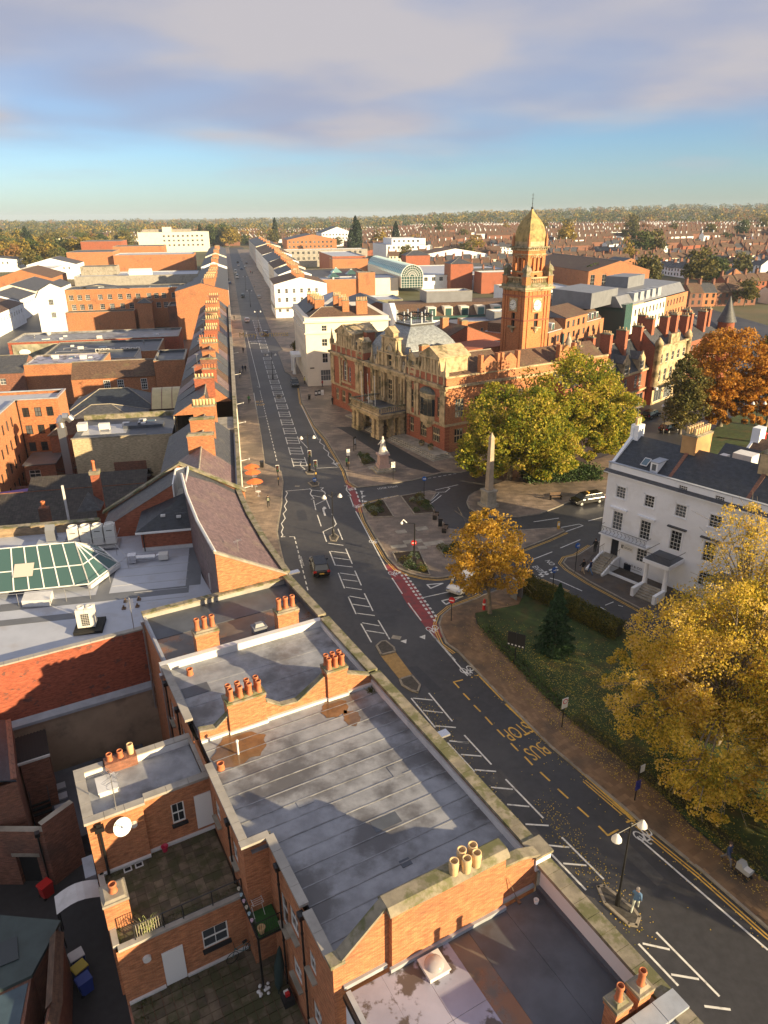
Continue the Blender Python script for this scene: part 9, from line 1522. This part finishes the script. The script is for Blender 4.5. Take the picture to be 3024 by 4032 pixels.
 m=T.lm(); m.lathe(0,0,[(.68,2.85),(.66,3.1),(.5,3.7),(.36,4.3),(.33,4.55),(.4,4.85),(.3,5.05),(.12,5.15),(.13,5.25),(.17,5.4),(.15,5.55),(.05,5.68)],14); m.tube((.3,.1,4.85),(.5,.4,4.4),.12,.09,7); m.tube((.5,.4,4.4),(.3,.6,4.3),.09,.06,7); m.tube((-.3,.1,4.85),(-.48,.35,4.4),.12,.09,7); m.tube((-.48,.35,4.4),(-.3,.55,4.5),.09,.06,7); m.sphere((.28,.62,4.35),.11); m.extr_s([(-.6,2.85),(-1.0,2.85),(-.5,3.6),(-.3,4.6)],-.35,.35); m.build('figure',plain('marble',(.66,.63,.58),.55,.08,2.0,(.4,.37,.3),.4,1.0),T.o)
 T=Thing('obelisk','slender grey stone obelisk on a stepped pedestal by the plane trees','obelisk',WF,14.7,92.7,.12,.5); m=T.lm(); m.box(-1.1,1.1,-1.1,1.1,0,.4); m.box(-.8,.8,-.8,.8,.4,2.2,0,.05,.05); m.box(-.9,.9,-.9,.9,2.2,2.45); m.build('pedestal',M_STONEG,T.o); m=T.lm(); m.box(-.42,.42,-.42,.42,2.45,10.0,0,.14,.14); m.box(-.28,.28,-.28,.28,10.0,10.7,0,.27,.27); m.build('shaft',plain('stone_pale',(.34,.27,.20),.75,.12,1.0,(.2,.18,.14),.5,.6),T.o)
 for x,y,az,lab in((24.7,94.9,.15,'park bench near the black taxi'),(7.0,88.5,1.3,'island bench nearest the grey bush'),(7.9,84.2,1.3,'island bench beside the bin')):
  T=Thing('bench',lab,'bench',WF,x,y,.12,az)
  for k in range(4):T.lm().box(-.8,.8,-.3+k*.13,-.2+k*.13,.43,.47).build('seat_slat',M_WOOD,T.o)
  for k in range(3):T.lm().box(-.8,.8,.24,.27,.58+k*.14,.68+k*.14).build('back_slat',M_WOOD,T.o)
  for s in(-.75,.75):T.lm().box(s-.03,s+.03,-.3,.27,0,.62).build('leg',M_BLACK,T.o)
 for x,y,lab in((7.4,85.8,'black litter bin between the island benches'),(-19.9,110.2,'black litter bin on the left pavement by the crossing'),(-16.5,156.7,'black litter bin on the town hall pavement'),(-9.3,150.6,'black litter bin beside the town hall corner'),(1.4,108.2,'black litter bin behind the queen statue')):
  T=Thing('litter_bin',lab,'bin',WF,x,y,.12); m=T.lm(); m.box(-.26,.26,-.26,.26,0,.85); m.box(-.3,.3,-.3,.3,.98,1.08); [m.box(sx*.22-.03,sx*.22+.03,sy*.22-.03,sy*.22+.03,.85,.98)for sx in(-1,1)for sy in(-1,1)]; m.build('body',M_BLACK,T.o)
 T=Thing('notice_board','black two-panel notice board seen from behind by the lawn','notice board',WF,11.8,54.4,.12,-.5); T.lm().tube((0,0,0),(0,0,3.3),.06,.06,7).build('post',M_BLACK,T.o)
 for s in(-.42,.42):T.lm().box(s-.38,s+.38,-.05,.05,1.9,3.3).build('panel',M_BLKM,T.o)
 for k in range(5):T.lm().box(-.75+k*.33,-.6+k*.33,-.07,-.05,1.98,2.1).build('notice',M_WPAINT,T.o)
 T=Thing('bus_stop','bus stop post with blue timetable case under the yellow tree','bus stop',WF,17.35,38.0,.12,.5); m=T.lm(); m.tube((0,0,0),(0,0,3.0),.05,.05,7); m.build('post',M_BLACK,T.o); T.lm().box(.05,.5,-.02,.02,2.4,3.0).build('flag',M_LEADW,T.o); T.lm().box(-.2,.25,-.1,-.04,1.0,1.8).build('timetable',flat('case_blue',(.02,.03,.2),.4),T.o)
 T=Thing('phone_kiosk','grey open phone kiosk with red sign at the hedge end','phone kiosk',WF,14.1,66.6,.12,.6); m=T.lm(); m.box(-.45,-.38,-.45,.45,0,2.1); m.box(.38,.45,-.45,.45,0,2.1); m.box(-.38,.38,.38,.45,0,2.1); m.box(-.5,.5,-.5,.5,2.1,2.35); m.build('housing',M_ZINC,T.o); T.lm().box(-.4,.4,-.52,-.5,2.13,2.32).build('sign',red,T.o); T.lm().box(-.3,.3,.3,.38,.9,1.7).build('poster',red,T.o)
 T=Thing('red_post','short red and white post beside the orange tree trunk','post',WF,10.3,64.2,.12); T.lm().lathe(0,0,[(.18,0),(.15,.5),(.15,1.0),(.05,1.25)],10).build('post',red,T.o); T.lm().lathe(0,0,[(.16,.55),(.16,.75)],10).build('band',M_WPAINT,T.o)
 T=Thing('pillar_box','round red pillar box on the avenue lawn','post box',WF,67.5,121.1,.1); m=T.lm(); m.lathe(0,0,[(.45,0),(.42,.25),(.4,1.7),(.48,1.75),(.46,1.85),(.1,2.0)],14); m.build('body',red,T.o); T.lm().box(-.2,.2,-.43,-.4,1.4,1.48).build('slot',M_BLKM,T.o)
 T=Thing('bollard','yellow bollard on the island tip','bollard',WF,22.7,84.5,.12); T.lm().box(-.15,.15,-.1,.1,0,1.0).build('body',M_YELL,T.o); T.lm().box(-.12,.12,-.11,-.1,.5,.9).build('panel',M_WPAINT,T.o)
 T=Thing('info_board','black framed town information board on the forecourt','info board',WF,-5.0,118.8,.12,1.2); m=T.lm(); m.box(-.5,-.4,-.05,.05,0,2.5); m.box(.4,.5,-.05,.05,0,2.5); m.box(-.4,.4,-.05,.05,1.0,2.4); m.build('frame',M_BLACK,T.o); T.lm().box(-.3,.3,-.07,-.05,1.2,2.1).build('panel',M_WPAINT,T.o)
 for k,(x,y)in enumerate(((-20.5,104.4),(-19.9,101.9),(-18.9,97.8))):
  T=Thing('cafe_parasol','orange cafe parasol, %s'%['furthest from the camera','middle of the three','nearest the camera'][k],'parasol',WF,x,y,.12); T.lm().tube((0,0,0),(0,0,2.4),.03,.03,6).build('pole',M_STEEL,T.o); T.lm().lathe(0,0,[(1.25,2.0),(.6,2.35),(.05,2.55)],8,0,False).build('canopy',M_ORANGE,T.o)
  t=Thing('cafe_table','white cafe table under the orange parasol, %s'%['furthest','middle','nearest'][k],'table',WF,x+.5,y-.6,.12); t.lm().lathe(0,0,[(.4,.72),(.4,.75)],12).build('top',M_WPAINT,t.o); t.lm().tube((0,0,0),(0,0,.72),.04,.04,6).build('stem',M_METAL,t.o); t.lm().lathe(0,0,[(.25,0),(.2,.03)],10).build('base',M_METAL,t.o)
 for x,y,lab in((-15.3,160.3,'black-framed pavement board'),(-14.6,160.8,'tall dark pavement board'),(-13.9,161,'white rounded pavement board')):T=Thing('a_board',lab+' by the hotel','sign board',WF,x,y,.12,.2); m=T.lm(); m.extr_s([(-.3,0),(0,1.1),(.3,0)],-.32,.32); m.build('board',M_WPAINT if 'white' in lab else M_BLACK,T.o); T.lm().box(-.25,.25,-.26,-.2,.3,.8).build('poster',M_WPAINT,T.o)
 for k,s in enumerate((12,22,40,52,76,100)):T=Thing('shop_bracket','white projecting shop bracket on the left street front, number %s going away'%'one two three four five six seven eight nine ten'.split()[k],'sign',SF,s,.3,9.5); m=T.lm(); m.tube((0,.5,0),(0,-.7,.2),.04,.04,6); m.tube((-.35,-.6,.2),(.35,-.6,.2),.04,.04,6); m.build('arm',M_WPAINT,T.o)
 T=Thing('christmas_lights','Merry Christmas light string hung across the street','light string',SF,140,-8,7.5,-math.pi/2); o=link('lettering',text_mesh('Merry Christmas',2.0,plain('bulb_gold',(.6,.42,.15),.5),.03),T.o,(0,0,0)); o.rotation_euler=(math.pi/2,0,0); T.lm().path([(-12,0,3),(-6,0,1.6),(0,0,1.2),(6,0,1.6),(12,0,3)],.02,4).build('wire',M_BLACK,T.o)
furniture()
def car_proto(paint,L=4.4,W=1.8,H=1.55,van=False):
 k=H/1.55; prof=[(-L/2,.35),(-L/2+.05,.75*k),(-L/2+.12,.95*k),(L/2-1.1,.98*k),(L/2-.25,.82*k),(L/2,.62*k),(L/2,.3),(-L/2+.1,.25)]
 b=MB(); b.extr_d(prof,-W/2,W/2); x0,x1=-L/2+.12,L/2-(.9 if not van else .5); g=MB()
 c=[(x0,W/2-.06,.95*k),(x1,W/2-.06,.96*k),(x1-(.75 if not van else .35),W/2-.22,H-.05),(x0+(.35 if not van else .05),W/2-.22,H-.05)]; v=[(x,-y,z)for x,y,z in c]+c
 g.add(v,[(0,1,2,3),(7,6,5,4),(1,5,6,2),(4,0,3,7)]); r=MB(); r.box(x0+.3,x1-.68 if not van else x1-.3,-W/2+.2,W/2-.2,H-.07,H); [r.tube((x1,s*(W/2-.06),.96*k),(c[2][0],s*(W/2-.22),H-.04),.04,.04,5)for s in(-1,1)]; [r.tube((x0,s*(W/2-.06),.95*k),(c[3][0],s*(W/2-.22),H-.04),.06,.06,5)for s in(-1,1)]; [r.box(-.2,-.1,s*(W/2-.17)-.07,s*(W/2-.17)+.07,.95*k,H-.06)for s in(-1,1)]; [r.box(L*.12,L*.12+.18,s*(W/2+.1)-.1,s*(W/2+.1)+.1,.95*k,1.1*k)for s in(-1,1)]
 w=MB(); w.tube((0,-.1,0),(0,.1,0),.33,.33,16); h=MB(); h.tube((0,-.11,0),(0,.11,0),.2,.2,10)
 return[('body',b.mesh('body',paint),None),('window',g.mesh('window',M_GLASS),None),('roof',r.mesh('roof',paint),None)]+[('wheel',w.mesh('wheel',M_BLKM),(sx*L*.31,sy*(W/2-.1),.33))for sx in(-1,1)for sy in(-1,1)]+[('rim',h.mesh('rim',M_METAL),(sx*L*.31,sy*(W/2-.1),.33))for sx in(-1,1)for sy in(-1,1)]+[('tail_light',MB().box(-L/2-.02,-L/2+.12,s*W/2-.02-(.3 if s>0 else 0),s*W/2+.02+(.3 if s<0 else 0),.72*k,.92*k).mesh('tail_light',flat('tail_red',(.35,.01,.01),.3)),None)for s in(-1,1)]+[('headlight',MB().box(L/2-.12,L/2+.01,s*(W/2-.25)-.2,s*(W/2-.25)+.2,.55*k,.72*k).mesh('headlight',M_STEEL),None)for s in(-1,1)]+[('number_plate',MB().box(-L/2-.03,-L/2+.02,-.26,.26,.55,.67).mesh('number_plate',M_YELL),None)]
def cars():
 P={k:car_proto(flat('paint_'+k,c,.18,.2),*a)for k,c,a in(('black',(.008,.008,.009),(4.3,1.85,1.62)),('estate',(.01,.01,.012),(4.8,1.85,1.5)),('silver',(.45,.46,.48),(4.3,1.8,1.5)),('grey',(.05,.06,.07),(4.3,1.8,1.6)),('white',(.7,.7,.7),(4.3,1.8,1.5)),('wine',(.06,.012,.02),(4.1,1.75,1.5)),('van',(.65,.65,.66),(5.6,2.0,2.5,True)),('blue',(.03,.08,.2),(4.2,1.8,1.5)))}
 n=math.atan2(.98,-.2); s_=n+math.pi
 for k,x,y,a,lab in(('black',-7.55,73.6,math.atan2(.98,-.22),'black hatchback driving up the street beside the hatching'),('estate',28.9,93.8,3.5,'black estate taxi parked by the plane trees'),('silver',8.6,69.0,-2.2,'silver car half hidden behind the orange tree'),('grey',-21.4,171.5,s_,'dark grey car parked by the cream hotel'),('white',-53,286,n,'white car on the left lane up the street'),('wine',-40.4,250.5,s_,'dark red car coming down the street'),('van',-97,500,s_,'white van far up the street'),('van',-106,542,s_,'white box van behind the far van'),('blue',-109,582,s_,'blue car far up the street'),('white',-120,629,n,'small white car at the street end'),('silver',-111,609,s_,'silver car near the street end'),('grey',-71,377,s_,'grey car on the right lane in the middle distance'),('blue',-93,455,n,'blue car following up the left lane'),('wine',-118,655,s_,'dark red car queueing near the street end'),('black',-128,668,n,'black car at the very end of the street'),('white',-131,705,s_,'white car at the end junction'),('grey',-99,478,n,'grey car ahead of the vans'),('silver',-62,372,n,'silver car parked at the left kerb far up'),('estate',54,139.4,.76,'dark estate parked in front of the gabled terrace'),('black',53.9,129.3,.6,'black car beside the slim olive tree'),('blue',*SF.W(352,-66)[:2],1.2,'blue car on the car park deck'),('white',*SF.W(345,-70)[:2],1.2,'white car on the car park deck')):
  T=Thing('parked_car' if 'park' in lab else 'car',lab,'van' if k=='van' else 'car',WF,x,y,5.2 if 'deck' in lab else .01,a)
  wh=[]
  for nm,me,loc in P[k]:
   if nm=='rim':link('rim',me,wh.pop(0)); continue
   o=link(nm,me,T.o,loc)
   if nm=='wheel':wh.append(o)
   if nm in('body','roof')and y<180:b=o.modifiers.new('b','BEVEL'); b.width=.07; b.segments=2
  if 'taxi' in lab:T.lm().box(-.1,.1,-.3,.3,1.52,1.68).build('taxi_sign',M_YELL,T.o)
cars()
def person_mesh(stride,arm):
 V=[(0,0,.95),(0,0,1.2),(0,0,1.42),(0,0,1.55),(0,.02,1.68),(.1,0,.9),(.11,stride,.5),(.11,stride*1.3-.05,.07),(.11,stride*1.3+.14,.04),(-.1,0,.9),(-.11,-stride*.8+.05,.5),(-.11,-stride*1.5-.05,.09),(-.11,-stride*1.5+.14,.04),(.2,0,1.4),(.27,-arm*.5,1.14),(.26,-arm*.5+.16,.9),(.26,-arm*.5+.2,.82),(-.2,0,1.4),(-.27,arm*.5,1.14),(-.26,arm*.5+.18,.92),(-.26,arm*.5+.23,.84)]
 E=[(0,1),(1,2),(2,3),(3,4),(0,5),(5,6),(6,7),(7,8),(0,9),(9,10),(10,11),(11,12),(2,13),(13,14),(14,15),(15,16),(2,17),(17,18),(18,19),(19,20)]; R=[.15,.16,.15,.06,.115,.11,.075,.05,.045,.11,.075,.05,.045,.08,.055,.045,.035,.08,.055,.045,.035]
 me=bpy.data.meshes.new('p'); me.from_pydata(V,E,[]); o=bpy.data.objects.new('p',me); COL.objects.link(o); md=o.modifiers.new('s','SKIN'); sv=me.skin_vertices[0].data
 for i,r in enumerate(R):sv[i].radius=(r,r*(.72 if i in(0,1,2)else 1)); sv[i].use_root=i==0
 sb=o.modifiers.new('u','SUBSURF'); sb.levels=2; sb.render_levels=2; dg=bpy.context.evaluated_depsgraph_get(); q=bpy.data.meshes.new_from_object(o.evaluated_get(dg)); bpy.data.objects.remove(o); return q
def people():
 M=[person_mesh(.22,.25),person_mesh(.04,.05),person_mesh(.3,-.3)]; skin=flat('skin',(.42,.26,.19),.6); shoe=M_BLKM; C={}
 def cm(n,c):return flat('cloth_'+n,c,.85)
 hairm=MB().sphere((0,-.015,1.745),.118,.125,.105,10,6).mesh('hair',flat('hair_brown',(.05,.03,.02),.7)); hairg=MB().sphere((0,-.02,1.74),.117,.124,.1,10,6).mesh('hair',flat('hair_grey',(.4,.36,.33),.7))
 col={'black':(.012,.012,.014),'navy':(.02,.035,.09),'grey':(.12,.12,.13),'red':(.35,.03,.03),'green':(.06,.22,.08),'tan':(.35,.27,.18),'pale':(.42,.46,.42),'hiviz':(.5,.5,.12),'white':(.6,.6,.6),'blue':(.08,.16,.3)}
 def mk(k,top,bot):
  key=(k,top,bot)
  if key not in C:
   me=M[k].copy(); me.materials.clear(); [me.materials.append(x)for x in(cm(bot,col[bot]),cm(top,col[top]),skin,shoe)]
   for p in me.polygons:z=p.center.z; x=abs(p.center.x); p.use_smooth=True; p.material_index=3 if z<.1 else(2 if z>1.53 or(x>.2 and z<.9)else(1 if z>.86 else 0))
   C[key]=me
  return C[key]
 for k,top,bot,x,y,a,lab,g in((0,'black','black',-16.3,92.9,.2,'person in black with a pale backpack walking up the left pavement',0),(1,'green','black',-6.0,110.1,2,'person in a green coat waiting at the crossing',0),(0,'blue','pale',14.6,29.6,-.6,'grey-haired person in a blue coat crossing at the near island',1),(2,'navy','grey',21.4,32.7,-2.6,'person in navy pushing a pram on the park pavement',0),(0,'black','tan',22.6,72.0,.6,'person in black and tan by the villa railings',0),(2,'navy','blue',23.4,71.9,.6,'person in navy by the villa railings',0),(1,'black','black',25.5,77.5,0,'person in black behind the villa steps',0),(0,'black','black',-41.9,215.7,.2,'lone person in black far up the left pavement',0),(0,'navy','black',-37,187.9,.2,'left one of two people walking together',0),(2,'black','black',-36.3,187.9,.2,'right one of two people walking together',0),(0,'black','grey',-36.3,180.2,3,'person walking towards the camera on wet paving',0),(2,'green','black',-29.5,153.7,.2,'person in dark green with a bag on the left pavement',0),(1,'hiviz','black',-19.1,172.5,2,'person in a high visibility vest by the parked car',0),(1,'red','grey',-14.5,168.9,1,'person in a red coat at the hotel corner',0),(1,'black','black',-11.0,151.6,1,'person in black by the town hall left corner',0),(1,'white','black',1.5,130.5,2,'person in a pale top inside the porch',0),(0,'black','black',-58.8,290,.2,'distant dark figure on the left pavement',0),(0,'red','black',-95,541,.2,'tiny red figure far up the right pavement',0),(2,'black','navy',-92.4,533,.2,'tiny dark figure far up the right pavement',0),(0,'tan','black',-73.5,427,3,'tiny tan figure on the right pavement',0),(0,'red','black',-38.5,176.5,1,'person in red near the shop stand',0)):
  T=Thing('person',lab,'person',WF,x,y,.12 if not(x>14 and y<30)else .03,a); link('body',mk(k,top,bot),T.o); link('hair',hairg if g else hairm,T.o)
  if 'backpack' in lab:T.lm().box(-.15,.15,-.3,-.13,1.05,1.45).build('backpack',cm('bag',(.2,.22,.16)),T.o)
  if 'bag' in lab:T.lm().box(.26,.4,-.15,.15,.5,.85).build('bag',M_BLKM,T.o)
 T=Thing('pram','grey pram with pale blanket on the park pavement','pram',WF,21.95,31.75,.12,-2.6); T.lm().extr_s([(-.4,.5),(.45,.5),(.5,.8),(.1,.75),(-.1,1.05),(-.4,1.0)],-.25,.25).build('seat',cm('grey2',(.3,.31,.32)),T.o); T.lm().path([(-.22,-.9,1.05),(-.22,.3,.2)],.02,5).path([(.22,-.9,1.05),(.22,.3,.2)],.02,5).path([(-.22,-.9,1.05),(.22,-.9,1.05)],.02,5).build('frame',M_BLACK,T.o); T.lm().box(-.2,.2,.05,.45,.74,.82).build('blanket',M_LEADW,T.o)
 for sx in(-.25,.25):
  for sy in(-.3,.35):T.lm().tube((sx-.03,sy,.14),(sx+.03,sy,.14),.14,.14,12).build('wheel',M_BLKM,T.o)
people()
# ------ air
def haze():
 m=MB(); m.box(-12200,12200,-12200,12200,-3,82); o=link('haze',m.mesh('haze',None)); o.data.materials.clear(); ma=bpy.data.materials.new('haze_air'); ma.use_nodes=True; nt=ma.node_tree; nt.nodes.clear(); out=nt.nodes.new('ShaderNodeOutputMaterial'); v=nt.nodes.new('ShaderNodeVolumePrincipled'); v.inputs['Color'].default_value=(.66,.80,1.0,1); v.inputs['Density'].default_value=HAZE; nt.links.new(v.outputs[0],out.inputs['Volume']); o.data.materials.append(ma); o['kind']='stuff'; o['label']='thin pale morning haze over the town'; o['category']='haze'
HAZE=.00008
haze()
